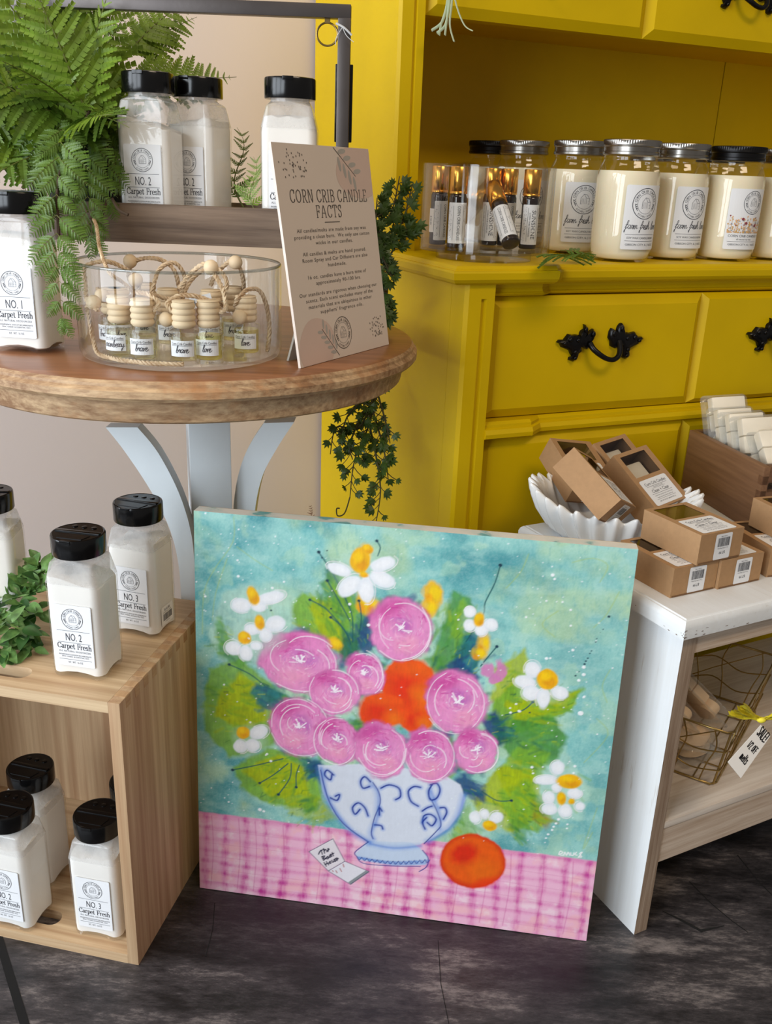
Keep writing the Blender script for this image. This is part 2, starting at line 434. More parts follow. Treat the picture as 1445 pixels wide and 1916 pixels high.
# upright roman letters with serifs, capital height 1
def _sf(x, y, w=0.15): return [(x - w, y), (x + w, y)]
ROMAN = {
 'A': (0.78, [[(0.08, 0), (0.40, 1), (0.72, 0)], [(0.20, 0.36), (0.60, 0.36)], _sf(0.08, 0, .11), _sf(0.72, 0, .11)]),
 'B': (0.62, [[(0.12, 0), (0.12, 1)], [(0.0, 1), (0.38, 1), (0.54, 0.88), (0.52, 0.66), (0.36, 0.53), (0.12, 0.53)], [(0.36, 0.53), (0.58, 0.42), (0.60, 0.16), (0.42, 0), (0.0, 0)]]),
 'C': (0.68, [[(0.62, 0.74), (0.60, 0.92), (0.36, 1.01), (0.12, 0.84), (0.04, 0.5), (0.12, 0.16), (0.36, -0.01), (0.60, 0.10), (0.64, 0.24)], [(0.63, 0.72), (0.63, 0.98)]]),
 'D': (0.72, [[(0.12, 0), (0.12, 1)], [(0.0, 1), (0.36, 1), (0.62, 0.82), (0.68, 0.5), (0.62, 0.18), (0.36, 0), (0.0, 0)]]),
 'E': (0.58, [[(0.12, 0), (0.12, 1)], [(0.0, 1), (0.52, 1), (0.53, 0.80)], [(0.12, 0.52), (0.42, 0.52)], [(0.0, 0), (0.54, 0), (0.56, 0.22)]]),
 'F': (0.54, [[(0.12, 0), (0.12, 1)], [(0.0, 1), (0.50, 1), (0.51, 0.78)], [(0.12, 0.52), (0.42, 0.52)], _sf(0.12, 0, .13), [(0.42, 0.42), (0.42, 0.62)]]),
 'I': (0.24, [[(0.12, 0), (0.12, 1)], _sf(0.12, 0, .12), _sf(0.12, 1, .12)]),
 'L': (0.56, [[(0.12, 0), (0.12, 1)], _sf(0.12, 1, .12), [(0.0, 0), (0.52, 0), (0.55, 0.24)]]),
 'N': (0.76, [[(0.12, 0), (0.12, 1), (0.64, 0), (0.64, 1)], _sf(0.12, 0, .11), _sf(0.64, 1, .11), [(0.0, 1), (0.12, 1)]]),
 'O': (0.76, [[(0.38, 1.01), (0.12, 0.84), (0.04, 0.5), (0.12, 0.16), (0.38, -0.01), (0.64, 0.16), (0.72, 0.5), (0.64, 0.84), (0.38, 1.01)]]),
 'R': (0.66, [[(0.12, 0), (0.12, 1)], [(0.0, 1), (0.38, 1), (0.56, 0.86), (0.55, 0.64), (0.38, 0.50), (0.12, 0.50)], [(0.34, 0.50), (0.60, 0.0), (0.70, 0.0)], _sf(0.12, 0, .12)]),
 'S': (0.54, [[(0.48, 0.76), (0.44, 0.95), (0.26, 1.01), (0.08, 0.90), (0.08, 0.68), (0.28, 0.54), (0.46, 0.40), (0.48, 0.14), (0.28, -0.01), (0.08, 0.06), (0.04, 0.26)], [(0.48, 0.74), (0.48, 1.0)], [(0.04, 0.0), (0.04, 0.26)]]),
 'T': (0.62, [[(0.31, 0), (0.31, 1)], [(0.02, 0.80), (0.02, 1), (0.60, 1), (0.60, 0.80)], _sf(0.31, 0, .13)]),
 'a': (0.50, [[(0.08, 0.52), (0.22, 0.64), (0.38, 0.54), (0.38, 0.04), (0.50, 0.02)], [(0.38, 0.38), (0.12, 0.30), (0.06, 0.10), (0.20, -0.01), (0.38, 0.14)]]),
 'r': (0.40, [[(0.12, 0), (0.12, 0.64)], [(0.0, 0.63), (0.12, 0.63)], [(0.12, 0.44), (0.26, 0.64), (0.38, 0.58)], _sf(0.12, 0, .12)]),
 'p': (0.54, [[(0.12, -0.32), (0.12, 0.64)], [(0.0, 0.63), (0.12, 0.63)], [(0.12, 0.50), (0.30, 0.65), (0.48, 0.50), (0.48, 0.14), (0.30, -0.01), (0.12, 0.12)], _sf(0.12, -0.32, .12)]),
 'e': (0.48, [[(0.06, 0.34), (0.44, 0.34), (0.42, 0.54), (0.26, 0.65), (0.08, 0.52), (0.06, 0.16), (0.24, -0.01), (0.44, 0.10)]]),
 't': (0.36, [[(0.16, 0.86), (0.16, 0.10), (0.24, -0.01), (0.36, 0.08)], [(0.02, 0.63), (0.34, 0.63)]]),
 's': (0.42, [[(0.36, 0.50), (0.22, 0.65), (0.06, 0.52), (0.14, 0.38), (0.34, 0.26), (0.36, 0.10), (0.20, -0.01), (0.04, 0.14)]]),
 'h': (0.58, [[(0.12, 0), (0.12, 1)], [(0.0, 1), (0.12, 1)], [(0.12, 0.46), (0.30, 0.65), (0.46, 0.52), (0.46, 0)], _sf(0.12, 0, .12), _sf(0.46, 0, .12)]),
}
# felt-pen capitals for the hand-written tags
FELT = {
 'S': (0.44, [[(0.42, 0.86), (0.24, 1.0), (0.08, 0.82), (0.26, 0.56), (0.40, 0.28), (0.22, 0.0), (0.02, 0.14)]]),
 'A': (0.50, [[(0.02, 0.0), (0.24, 1.0), (0.46, 0.0)], [(0.10, 0.36), (0.40, 0.38)]]),
 'L': (0.38, [[(0.06, 1.0), (0.06, 0.02), (0.38, 0.04)]]),
 'E': (0.40, [[(0.40, 0.98), (0.06, 0.96), (0.06, 0.04), (0.42, 0.02)], [(0.06, 0.52), (0.34, 0.54)]]),
 '!': (0.10, [[(0.06, 1.0), (0.05, 0.3)], [(0.05, 0.10), (0.05, 0.02)]]),
 'O': (0.44, [[(0.24, 1.0), (0.04, 0.6), (0.14, 0.04), (0.40, 0.3), (0.36, 0.86), (0.24, 1.0)]]),
 'F': (0.36, [[(0.38, 0.98), (0.06, 0.98), (0.06, 0.0)], [(0.06, 0.54), (0.32, 0.54)]]),
 '1': (0.12, [[(0.06, 1.0), (0.05, 0.0)]]),
 '/': (0.30, [[(0.0, 0.0), (0.3, 1.0)]]),
 '2': (0.36, [[(0.04, 0.8), (0.2, 1.0), (0.34, 0.76), (0.04, 0.02), (0.38, 0.02)]]),
 'm': (0.56, [[(0.02, 0.0), (0.06, 0.6), (0.2, 0.5), (0.24, 0.0), (0.3, 0.55), (0.44, 0.5), (0.5, 0.0)]]),
 'e': (0.36, [[(0.04, 0.3), (0.34, 0.34), (0.2, 0.6), (0.04, 0.3), (0.18, 0.0), (0.36, 0.1)]]),
 'l': (0.12, [[(0.06, 1.0), (0.06, 0.0)]]),
 't': (0.28, [[(0.14, 0.9), (0.14, 0.06), (0.26, 0.04)], [(0.0, 0.6), (0.28, 0.62)]]),
 's': (0.32, [[(0.3, 0.52), (0.12, 0.6), (0.06, 0.4), (0.28, 0.24), (0.2, 0.0), (0.02, 0.08)]]),
}
PAPER = M('label_paper', srgb(234, 236, 239), 0.55, var=0.01, scale=60)
INK = M('printing_ink', srgb(66, 68, 76), 0.6, var=0.05)
INK2 = M('pale_printing_ink', srgb(150, 152, 158), 0.6, var=0.05)

# ------------------------------------------------------------------ the room
DS = 1.04                                  # the dresser's full size against its plan
DO = Vector((0.0748, 1.2039, 0.0)); DYAW = math.radians(24.0)
Dx = Vector((math.cos(DYAW), math.sin(DYAW), 0)); Dy = Vector((-math.sin(DYAW), math.cos(DYAW), 0))

k = NT('stained_concrete')
rot = k.n('Mapping'); rot.inputs['Rotation'].default_value = (0, 0, 0.5); rot.inputs['Scale'].default_value = (0.45, 1.6, 1); k.l(k.tc.outputs['Object'], rot.inputs['Vector'])
n1 = k.noise(3.5, 6, None, 0.6); n2 = k.noise(14, 10, rot.outputs[0], 0.75); n3 = k.noise(120, 8, rot.outputs[0], 0.85)
a = k.n('Math', operation='MULTIPLY_ADD'); k.l(n1.outputs[0], a.inputs[0]); a.inputs[1].default_value = 0.30
a2 = k.n('Math', operation='MULTIPLY_ADD'); k.l(n2.outputs[0], a2.inputs[0]); a2.inputs[1].default_value = 0.45
a3 = k.n('Math', operation='MULTIPLY'); k.l(n3.outputs[0], a3.inputs[0]); a3.inputs[1].default_value = 0.25
k.l(a3.outputs[0], a2.inputs[2]); k.l(a2.outputs[0], a.inputs[2])
r = k.ramp(a.outputs[0], [(0.40, srgb(15, 14, 15)), (0.475, srgb(38, 36, 38)), (0.535, srgb(66, 62, 64)), (0.63, srgb(146, 137, 134))])
k.l(r.outputs[0], k.b.inputs['Base Color'])
rr = k.ramp(n2.outputs[0], [(0.35, (0.28, 0.28, 0.28, 1)), (0.65, (0.55, 0.55, 0.55, 1))]); k.l(rr.outputs[0], k.b.inputs['Roughness'])
k.bump(a2.outputs[0], 0.35, 0.003)
FLOORM = k.m
JOINT = M('floor_joint', srgb(8, 7, 7), 0.95)
CRACK = M('floor_crack', srgb(16, 15, 15), 0.9)
def floor_line(pts, t, m=0):
    q = []
    for i, p in enumerate(pts):
        p = Vector(p); d = (Vector(pts[min(i + 1, len(pts) - 1)]) - Vector(pts[max(i - 1, 0)])).normalized()
        n = Vector((-d.y, d.x, 0)) * (t[i] if isinstance(t, (list, tuple)) else t) / 2
        q.append((tuple(p + n), tuple(p - n)))
    vs = [x for pr_ in q for x in pr_]
    return [(x, y, 0.0004) for x, y, _ in vs], [(2 * i, 2 * i + 1, 2 * i + 3, 2 * i + 2) for i in range(len(pts) - 1)]
fl = MB()
fl.add([(-2.2, -0.4, 0), (2.4, -0.4, 0), (2.4, 3.0, 0), (-2.2, 3.0, 0)], [(0, 1, 2, 3)], 0)
j0, j1 = Vector((-0.4465, 0.8563, -0.0)), Vector((-0.3774, 0.7506, 0.0))
jd = (j1 - j0).normalized()
fl.add(*floor_line([j0 - jd * 1.6, j0, j1, j1 + jd * 0.8], 0.0095), 1)
for pts, t in (
    ([(0.4361, 1.0117, 0.0), (0.4533, 0.9733, 0.0), (0.4706, 0.9444, 0.0), (0.4858, 0.9245, 0.0)], 0.0012),
    ([(0.3843, 0.9556, -0.0), (0.4047, 0.941, 0.0), (0.4253, 0.9241, 0.0), (0.458, 0.9338, 0.0)], [0.001, 0.004, 0.005, 0.001]),
    ([(0.5219, 1.0691, 0.0), (0.5335, 1.017, -0.0), (0.5444, 0.9878, -0.0)], 0.0014),
    ([(-0.2022, 0.9387, 0.0), (-0.1965, 0.8942, 0.0), (-0.1969, 0.8524, 0.0)], 0.0010),
    ([(0.0862, 0.8914, 0.0), (0.0868, 0.8269, 0.0), (0.0936, 0.7719, 0.0)], 0.0008)):
    fl.add(*floor_line(pts, t), 2)
struct(fl.build('floor', [FLOORM, JOINT, CRACK], smooth=0))
WALLM = M('taupe_wall_paint', srgb(220, 206, 200), 0.75, var=0.015, scale=3, bump=0.12, bscale=160)
wc = DO + Dy * 0.555 * DS
w = MB()
w.box(-2.6, 2.4, 0.0, 0.1, 0, 2.8)
struct(w.build('wall_back', WALLM, None, wc, (0, 0, DYAW), 0))

# ------------------------------------------------------------------ yellow dresser with hutch
YEL = M('yellow_paint', srgb(212, 178, 0), 0.45, var=0.05, scale=8, bump=0.12, bscale=140, spec=0.22)
BLACKIRON = M('black_iron', srgb(20, 19, 20), 0.30, 0.5, var=0.2, bump=0.25, bscale=220)
DARKGAP = M('raw_drawer_wood', srgb(60, 44, 16), 0.8)
def stepped_plan(i, xr, yb, y0=0.0, xs=0.154):
    return [(i, y0 + i), (xs - i * 0.4, y0 + i), (xs + 0.016 - i * 0.4, y0 + 0.016 + i), (xr - i, y0 + 0.016 + i), (xr - i, yb), (i, yb)]
def panel(mb, x0, x1, z0, z1, y, bev=0.014, lift=0.009, yb=None):
    """drawer front with a raised field between sloping margins"""
    q = [(x0, y, z0), (x1, y, z0), (x1, y, z1), (x0, y, z1)]
    p = [(x0 + bev, y - lift, z0 + bev), (x1 - bev, y - lift, z0 + bev), (x1 - bev, y - lift, z1 - bev), (x0 + bev, y - lift, z1 - bev)]
    b = [(a, yb, c) for a, _, c in q]
    mb.add(q + p + b, [(0, 1, 5, 4), (1, 2, 6, 5), (2, 3, 7, 6), (3, 0, 4, 7), (4, 5, 6, 7), (1, 0, 8, 9), (2, 1, 9, 10), (3, 2, 10, 11), (0, 3, 11, 8), (8, 11, 10, 9)])
_hz = [(155, 355), (180, 325), (240, 325), (268, 285), (290, 255), (330, 262), (345, 270), (380, 262), (415, 268), (440, 285), (442, 240), (455, 215), (490, 195), (488, 160), (478, 135), (500, 145), (522, 180), (530, 220), (530, 270), (545, 245), (575, 215), (605, 198), (625, 240), (632, 320), (600, 370), (592, 430), (540, 462), (500, 432), (470, 430), (440, 440), (445, 480), (470, 495), (430, 530), (420, 590), (380, 612), (330, 590), (335, 555), (370, 545), (345, 510), (326, 470), (300, 455), (270, 440), (220, 420), (195, 375)]
def make_handle(name_parent, cx, y, cz):
    hd = MB(); K = 0.000106; KX = 0.000126
    for s in (1, -1):
        P = [((a - 727) * KX * s, (370 - b) * K) for a, b in _hz]
        if s < 0: P = P[::-1]
        gx = sum(p[0] for p in P) / len(P); gz = sum(p[1] for p in P) / len(P)
        rings = []
        for dy, sc_ in ((0.0005, 1.0), (-0.004, 1.0), (-0.0075, 0.86), (-0.0085, 0.5)):
            rings.append([(gx + (a - gx) * sc_, dy, gz + (b - gz) * sc_) for a, b in P])
        hd.loft(rings[::-1])
        for a, b, r1 in ((488, 200, 26), (590, 260, 28), (300, 320, 34), (400, 330, 30), (385, 560, 26), (380, 480, 30), (235, 365, 26)):
            hd.sphere(((a - 727) * KX * s, -0.0085, (370 - b) * K), r1 * K, 10, 7, s=(1, 0.8, 1.5 if b < 300 else 1))
    bail = smoothline([((a - 727) * KX, yy, (370 - b) * K) for a, b, yy in ((560, 380, -0.008), (575, 440, -0.014), (640, 510, -0.020), (727, 562, -0.022), (815, 575, -0.022), (885, 530, -0.020), (928, 440, -0.014), (945, 370, -0.008))], 5)
    hd.tube(bail, [0.0034 + 0.0016 * abs(i / (len(bail) - 1) - 0.5) for i in range(len(bail))], 10)
    return hd.build('handle', BLACKIRON, name_parent, (cx, y, cz), smooth=50)

dr = thing('dresser', 'yellow painted wooden dresser with raised drawer fronts and black bail handles', 'dresser', DO + Vector((0, 0, 0.9 - 0.9 * DS)), DYAW)
dr.scale = (DS, DS, DS)
XR = 1.17
t = MB()
t.loft([[(x, y, z) for x, y in stepped_plan(i, XR, 0.55)] for z, i in ((0.7695, 0.008), (0.772, 0.004), (0.776, 0.001), (0.784, 0.0), (0.7865, 0.001), (0.7868, 0.004), (0.789, 0.0045), (0.792, 0.007), (0.793, 0.010))])
t.build('countertop', YEL, dr, smooth=20)
t = MB(); t.box(0.025, 0.043, 0.052, 0.545, 0.036, 0.7695); t.build('side_panel', YEL, dr)
t = MB(); t.box(XR - 0.043, XR - 0.025, 0.052, 0.545, 0.036, 0.7695); t.build('side_panel', YEL, dr)
t = MB(); t.box(0.043, XR - 0.043, 0.535, 0.545, 0.036, 0.7695); t.build('back_panel', DARKGAP, dr)
def post(x0, mir):
    P = [(0.0, 0.0515), (0.0, 0.0165), (0.0045, 0.012), (0.0225, 0.012), (0.0245, 0.0165), (0.0285, 0.0165), (0.0305, 0.012), (0.042, 0.012), (0.042, 0.0515)]
    C = [(0.0, 0.0515), (0.0, 0.0165), (0.0045, 0.012), (0.042, 0.012), (0.042, 0.0515)]
    if mir: P = [(0.042 - a, b) for a, b in P][::-1]; C = [(0.042 - a, b) for a, b in C][::-1]
    q = MB(); X = Matrix.Translation((x0, 0, 0))
    q.prism(P[::-1], 0.09, 0.751, xf=X); q.prism(C[::-1], 0.751, 0.7695, xf=X); q.prism(C[::-1], 0.035, 0.09, xf=X)
    q.build('corner_post', YEL, dr)
post(0.025, False); post(XR - 0.067, True)
t = MB()
for z, i in ((0.752, 0.0),):
    t.loft([[(x, y, zz) for x, y in [(0.067, 0.021 + d), (0.146, 0.021 + d), (0.166, 0.036 + d), (XR - 0.067, 0.036 + d), (XR - 0.067, 0.08), (0.067, 0.08)]] for zz, d in ((0.7525, 0.004), (0.7555, 0.0), (0.758, 0.004), (0.7625, 0.006), (0.7695, 0.0045))])
t.build('frieze_rail', YEL, dr, smooth=20)
def rail(z0, z1):
    q = MB(); h = z1 - z0
    q.loft([[(x, y, z0 + h * f) for x, y in [(0.067, 0.008 + d), (0.141, 0.008 + d), (0.163, 0.024 + d), (XR - 0.067, 0.024 + d), (XR - 0.067, 0.08), (0.067, 0.08)]] for f, d in ((0, 0.006), (0.10, 0.001), (0.35, 0.0), (0.6, 0.003), (0.68, 0.007), (0.85, 0.007), (1.0, 0.012))])
    q.build('drawer_rail', YEL, dr, smooth=20)
rail(0.5635, 0.5865); rail(0.336, 0.359); rail(0.09, 0.125)
for z0, z1, hz in ((0.588, 0.7505, 0.688), (0.361, 0.5615, 0.46), (0.128, 0.334, 0.235)):
    d = MB()
    for x0, x1 in ((0.0705, 0.4235), (0.4235, 0.7425), (0.7425, XR - 0.0705)):
        panel(d, x0, x1, z0, z1, 0.036, 0.013 if x0 < 0.1 else 0.008, 0.009, 0.058)
    do = d.build('drawer', YEL, dr, smooth=15)
    for cx in (0.2475, 0.583, 0.92): make_handle(do, cx, 0.027, hz)
t = MB(); t.box(0.043, XR - 0.043, 0.075, 0.09, 0.036, 0.7695); t.build('carcass', DARKGAP, dr)

hu = thing('hutch', 'yellow painted open hutch with upper drawers, standing on the dresser top', 'hutch', DO + Vector((0, 0, 0.9 - 0.107 * DS)), DYAW)
hu.scale = (DS, DS, DS)
HT = 0.56
t = MB(); t.box(0.006, 0.024, 0.232, 0.545, 0, HT); t.build('side_panel', YEL, hu)
t = MB(); t.box(1.146, 1.164, 0.232, 0.545, 0, HT); t.build('side_panel', YEL, hu)
P = [(0.006, 0.232), (0.006, 0.2135), (0.010, 0.2095), (0.0265, 0.2095), (0.028, 0.213), (0.0305, 0.213), (0.032, 0.2095), (0.043, 0.2095), (0.043, 0.232)]
t = MB(); t.prism(P[::-1], 0.0, HT); t.build('front_post', YEL, hu)
t = MB(); t.prism([(1.17 - a, b) for a, b in P], 0.0, HT); t.build('front_post', YEL, hu)
for x0, x1 in ((0.024, 0.784), (0.787, 1.146)):
    t = MB(); t.box(x0, x1, 0.468, 0.478, 0.0, HT); t.build('back_board', YEL, hu)
t = MB(); t.box(0.024, 1.146, 0.232, 0.468, 0.318, 0.326); t.box(0.043, 1.127, 0.222, 0.236, 0.305, 0.326); t.build('bottom_board', YEL, hu)
d = MB()
for x0, x1 in ((0.0465, 0.4015), (0.4015, 0.7605), (0.7605, 1.1235)): panel(d, x0, x1, 0.302, 0.47, 0.2185, 0.013, 0.009, 0.24)
do = d.build('drawer', YEL, hu, smooth=15)
for cx in (0.224, 0.581, 0.94): make_handle(do, cx, 0.2095, 0.378)
t = MB(); t.box(0.006, 1.164, 0.21, 0.545, HT, HT + 0.02); t.build('top_board', YEL, hu)

# ------------------------------------------------------------------ round pedestal table
TABTOP = wood('table_top_wood', srgb(172, 118, 80), srgb(118, 76, 48), 0.32, 'x', 40, 0.07, 0.05)
TABEDGE = wood('table_edge_wood', srgb(208, 176, 136), srgb(138, 102, 70), 0.6, 'x', 80, 0.22, 0.6, (0.38, 0.62), patch=srgb(178, 128, 84))
TABLEG = M('pale_blue_grey_paint', srgb(214, 222, 226), 0.45, var=0.02, bump=0.05)
TC = Vector((-0.257, 1.160, 0))
tb = thing('round_table', 'round wooden pedestal table with worn rim and pale blue grey legs', 'table', TC)
R0 = 0.288
t = MB(); n = 96
t.lathe([(R0 - 0.012, 0.6775), (R0 - 0.003, 0.6785), (R0, 0.682), (R0, 0.689), (R0 - 0.004, 0.6925), (R0 - 0.0045, 0.6955), (R0 - 0.007, 0.6985)], n, 1, True, False)
t.lathe([(R0 - 0.007, 0.6985), (R0 - 0.012, 0.70), (0.15, 0.70)], n, 0, False, True)
t.build('tabletop', [TABTOP, TABEDGE], tb, smooth=30)
t = MB(); t.lathe([(0.238, 0.6775), (0.238, 0.6535), (0.266, 0.652), (0.2685, 0.654), (0.2715, 0.668), (0.2735, 0.6775)], n, 0, False, False)
t.build('apron', TABEDGE, tb, smooth=30)
t = MB(); t.lathe([(0.24, 0.663), (0.24, 0.6775)], n, 0); t.build('underside', TABEDGE, tb)
CP = Vector((-0.238, 1.165, 0.5235)); cx = CP.x - TC.x; cy = CP.y - TC.y
t = MB(); t.box(-0.0265, 0.0265, -0.0265, 0.0265, 0.03, 0.664, 0, 0.0015); t.build('column', TABLEG, tb, (cx, cy, 0), (0, 0, 0.29))
t = MB(); t.box(cx - 0.03, cx + 0.12, cy - 0.04, cy + 0.14, 0.0, 0.03, 0, 0.004); t.build('base', TABLEG, tb)
def brace(outer, inner, y0, y1):
    o = [(p.x, p.z) for p in smoothline([(a, 0, b) for a, b in outer], 6)]
    i = [(p.x, p.z) for p in smoothline([(a, 0, b) for a, b in inner], 6)]
    n_ = len(o); q = MB(); rings = []
    for (a, b), (c, d_) in zip(o, i): rings.append([(a, y0, b), (c, y0, d_), (c, y1, d_), (a, y1, b)])
    q.loft(rings)
    return q.build('leg', TABLEG, tb, smooth=30)
def T_(p): return (p[0] - TC.x, p[2])
brace([T_(p) for p in ((-0.3558, 1.125, 0.5845), (-0.3327, 1.125, 0.5523), (-0.3025, 1.125, 0.5007), (-0.2811, 1.125, 0.4495), (-0.2719, 1.125, 0.4), (-0.2704, 1.125, 0.3463))],
      [T_(p) for p in ((-0.3157, 1.125, 0.5861), (-0.2915, 1.125, 0.554), (-0.2677, 1.125, 0.5022), (-0.2543, 1.125, 0.4506), (-0.2504, 1.125, 0.4009), (-0.2494, 1.125, 0.3472))], cy - 0.052, cy - 0.030)
brace([T_(p) for p in ((-0.1241, 1.17, 0.5883), (-0.1467, 1.17, 0.5517), (-0.167, 1.17, 0.5099), (-0.1777, 1.17, 0.4558), (-0.1831, 1.17, 0.3843))],
      [T_(p) for p in ((-0.1634, 1.17, 0.5853), (-0.185, 1.17, 0.5501), (-0.1993, 1.17, 0.5085), (-0.2068, 1.17, 0.4546), (-0.2098, 1.17, 0.3831))], cy - 0.005, cy + 0.022)

# ------------------------------------------------------------------ metal framed wooden tray on the table
TRAYW = wood('grey_brown_tray_wood', srgb(150, 128, 108), srgb(84, 66, 52), 0.65, 'x', 45, 0.05, 0.35)
GUN = M('gunmetal', srgb(92, 86, 84), 0.38, 0.8, var=0.12, scale=14, bump=0.05)
ty0, ty1, tx0, tx1 = 1.075, 1.215, -0.420, -0.0735
ts = thing('tray_stand', 'grey brown wooden tray carried in a tall gunmetal frame on the round table', 'tray stand', (0, 0, 0))
for a in ((tx0, tx1, ty0, ty0 + 0.011, 0.8125, 0.8545), (tx0, tx1, ty1 - 0.011, ty1, 0.8125, 0.8545)):
    t = MB(); t.box(*a, bev=0.0012); t.build('long_board', TRAYW, ts)
for a in ((tx0, tx0 + 0.011, ty0 + 0.011, ty1 - 0.011, 0.8125, 0.8545), (tx1 - 0.011, tx1, ty0 + 0.011, ty1 - 0.011, 0.8125, 0.8545)):
    t = MB(); t.box(*a, bev=0.0012); t.build('end_board', TRAYW, ts)
t = MB(); t.box(tx0 + 0.0112, tx1 - 0.0112, ty0 + 0.0112, ty1 - 0.0112, 0.813, 0.826); t.build('tray_floor', TRAYW, ts)
t = MB(); fy = 1.14
zt = 1.0545
xl, xr = -0.4335, -0.0600
t.box(xl, xl + 0.014, fy - 0.007, fy + 0.007, 0.7, zt, 0, 0.001)
t.box(xr - 0.014 + 0.0, xr, fy - 0.007, fy + 0.007, 0.7, zt, 0, 0.001)
t.box(xl, xr, fy - 0.007, fy + 0.007, zt - 0.0005, zt + 0.0135, 0, 0.001)
for x in (xl, xr - 0.014): t.box(x - 0.004, x + 0.018, fy - 0.028, fy + 0.028, 0.7, 0.706, 0, 0.001)
t.build('metal_frame', GUN, ts)
t = MB(); t.box(xr - 0.017, xr + 0.003, fy + 0.0072, fy + 0.011, 0.928, 1.010, 0, 0.001); t.build('bracket_plate', BLACKIRON, ts)
rc = Vector((xr - 0.026, fy, zt - 0.016))
t = MB(); t.tube([(rc.x + 0.0115 * math.cos(2 * PI * i / 28), rc.y, rc.z + 0.0115 * math.sin(2 * PI * i / 28)) for i in range(28)], 0.0011, 8, closed=True)
t.box(rc.x - 0.003, rc.x + 0.003, fy - 0.002, fy + 0.002, zt - 0.005, zt + 0.002)
t.build('hanging_ring', M('antique_brass', srgb(140, 116, 70), 0.35, 0.9), ts)
t = MB()
t.tube(smoothline([(xr - 0.016, fy - 0.0085, zt - 0.006), (xr - 0.007, fy - 0.0095, zt - 0.010), (xr + 0.0015, fy - 0.0085, zt - 0.017)], 5), 0.0012, 6)
t.tube(smoothline([(xr - 0.009, fy - 0.0095, zt - 0.010), (xr - 0.015, fy - 0.012, zt - 0.020), (xr - 0.016, fy - 0.012, zt - 0.028)], 5), 0.0004, 5)
t.tube(smoothline([(xr - 0.009, fy - 0.0095, zt - 0.009), (xr - 0.004, fy - 0.012, zt - 0.018), (xr + 0.004, fy - 0.012, zt - 0.024)], 5), 0.0004, 5)
t.build('tied_thread', M('white_thread', srgb(200, 200, 200), 0.7), ts)

# ------------------------------------------------------------------ pale wooden crate on the floor
CRATEX = wood('pale_pine_x', srgb(220, 194, 156), srgb(176, 142, 106), 0.6, 'x', 34, 0.025, 0.12, (0.40, 0.60))
CRATEZ = wood('pale_pine_z', srgb(212, 184, 146), srgb(166, 130, 96), 0.6, 'z', 30, 0.025, 0.12, (0.40, 0.62))
ENDG = wood('pine_end_grain', srgb(206, 170, 126), srgb(170, 130, 92), 0.7, 'y', 60, 0.2, 0.1)
CW, CD, CH, CT = 0.37, 0.252, 0.361, 0.0135
cr = thing('wooden_crate', 'open fronted pale pine crate on the floor left of the painting', 'crate', Vector((-0.2736, 0.8355, 0.0)), math.radians(-11.2))
def slotted(z0, z1, sx0, sx1, sy, rr_):
    q = MB(); x0, x1, y0, y1 = -CW + CT, -CT, 0.0, CD
    arcL = [(sx0 + rr_ - rr_ * math.sin(a), sy - rr_ * math.cos(a)) for a in [PI * i / 16 for i in range(17)]]
    arcR = [(sx1 - rr_ + rr_ * math.sin(a), sy + rr_ * math.cos(a)) for a in [PI * i / 16 for i in range(17)]]
    lowL = arcL[:9]; lowR = arcR[8:]
    q.prism([(x0, y0), (x1, y0), (x1, sy)] + lowR + lowL + [(x0, sy)], z0, z1)
    q.prism([(x1, y1), (x0, y1), (x0, sy)] + arcL[8:] + arcR[:9] + [(x1, sy)], z0, z1)
    return q
slotted(CH - CT, CH, -0.262, -0.122, 0.030, 0.0115).build('top_board', CRATEX, cr, smooth=30)
slotted(0.0, CT, -0.262, -0.118, 0.030, 0.0115).build('bottom_board', CRATEX, cr, smooth=30)
for x0 in (-CT, -CW):
    t = MB(); t.box(x0, x0 + CT, 0, CD, 0, CH, 0, 0.0006)
    for i in range(11):                                   # finger joints: end grain of the top board's fingers
        y = 0.014 + i * 0.0215
        t.box(x0 + 0.0004, x0 + CT - 0.0004, y, y + 0.0105, CH - 0.001, CH + 0.0003, 1)
        if x0 == -CT: t.box(-0.001, 0.0003, y, y + 0.0105, CH - CT, CH - 0.0006, 1)
    t.build('side_board', [CRATEZ, ENDG], cr)
t = MB(); t.box(-CW + CT, -CT, CD - 0.008, CD, CT, CH - CT); t.build('back_board', CRATEZ, cr)

# ------------------------------------------------------------------ white distressed bench
def distressed(name, along):
    k = NT(name)
    s = {'x': (0.05, 1, 1), 'y': (1, 0.05, 1), 'z': (1, 1, 0.05)}[along]
    v = k.coord(s); g = k.noise(120, 4, v, 0.7); b = k.noise(7, 3)
    ad = k.n('Math', operation='MULTIPLY'); k.l(g.outputs[0], ad.inputs[0]); k.l(b.outputs[0], ad.inputs[1])
    r = k.ramp(ad.outputs[0], [(0.11, srgb(190, 180, 168)), (0.155, srgb(226, 228, 228)), (0.4, srgb(233, 237, 240))])
    k.l(r.outputs[0], k.b.inputs['Base Color']); k.b.inputs['Roughness'].default_value = 0.55
    k.bump(g.outputs[0], 0.12, 0.002); return k.m
WHX, WHZ, WHY = distressed('worn_white_paint_x', 'x'), distressed('worn_white_paint_z', 'z'), distressed('worn_white_paint_y', 'y')
RAWX = wood('whitewashed_wood_x', srgb(232, 216, 198), srgb(184, 158, 134), 0.7, 'x', 110, 0.04, 0.3)
RAWZ = wood('whitewashed_wood_z', srgb(196, 176, 156), srgb(132, 106, 84), 0.7, 'z', 90, 0.03, 0.5)
WASHX = wood('whitewashed_shelf', srgb(236, 226, 214), srgb(196, 178, 160), 0.65, 'x', 70, 0.04, 0.3)
WEAR = M('bare_scuffed_wood', srgb(120, 96, 78), 0.8, var=0.3)
be = thing('white_bench', 'low white distressed wooden bench with a lower shelf', 'bench', Vector((0.3366, 0.9135, 0.0)), math.radians(27.7))
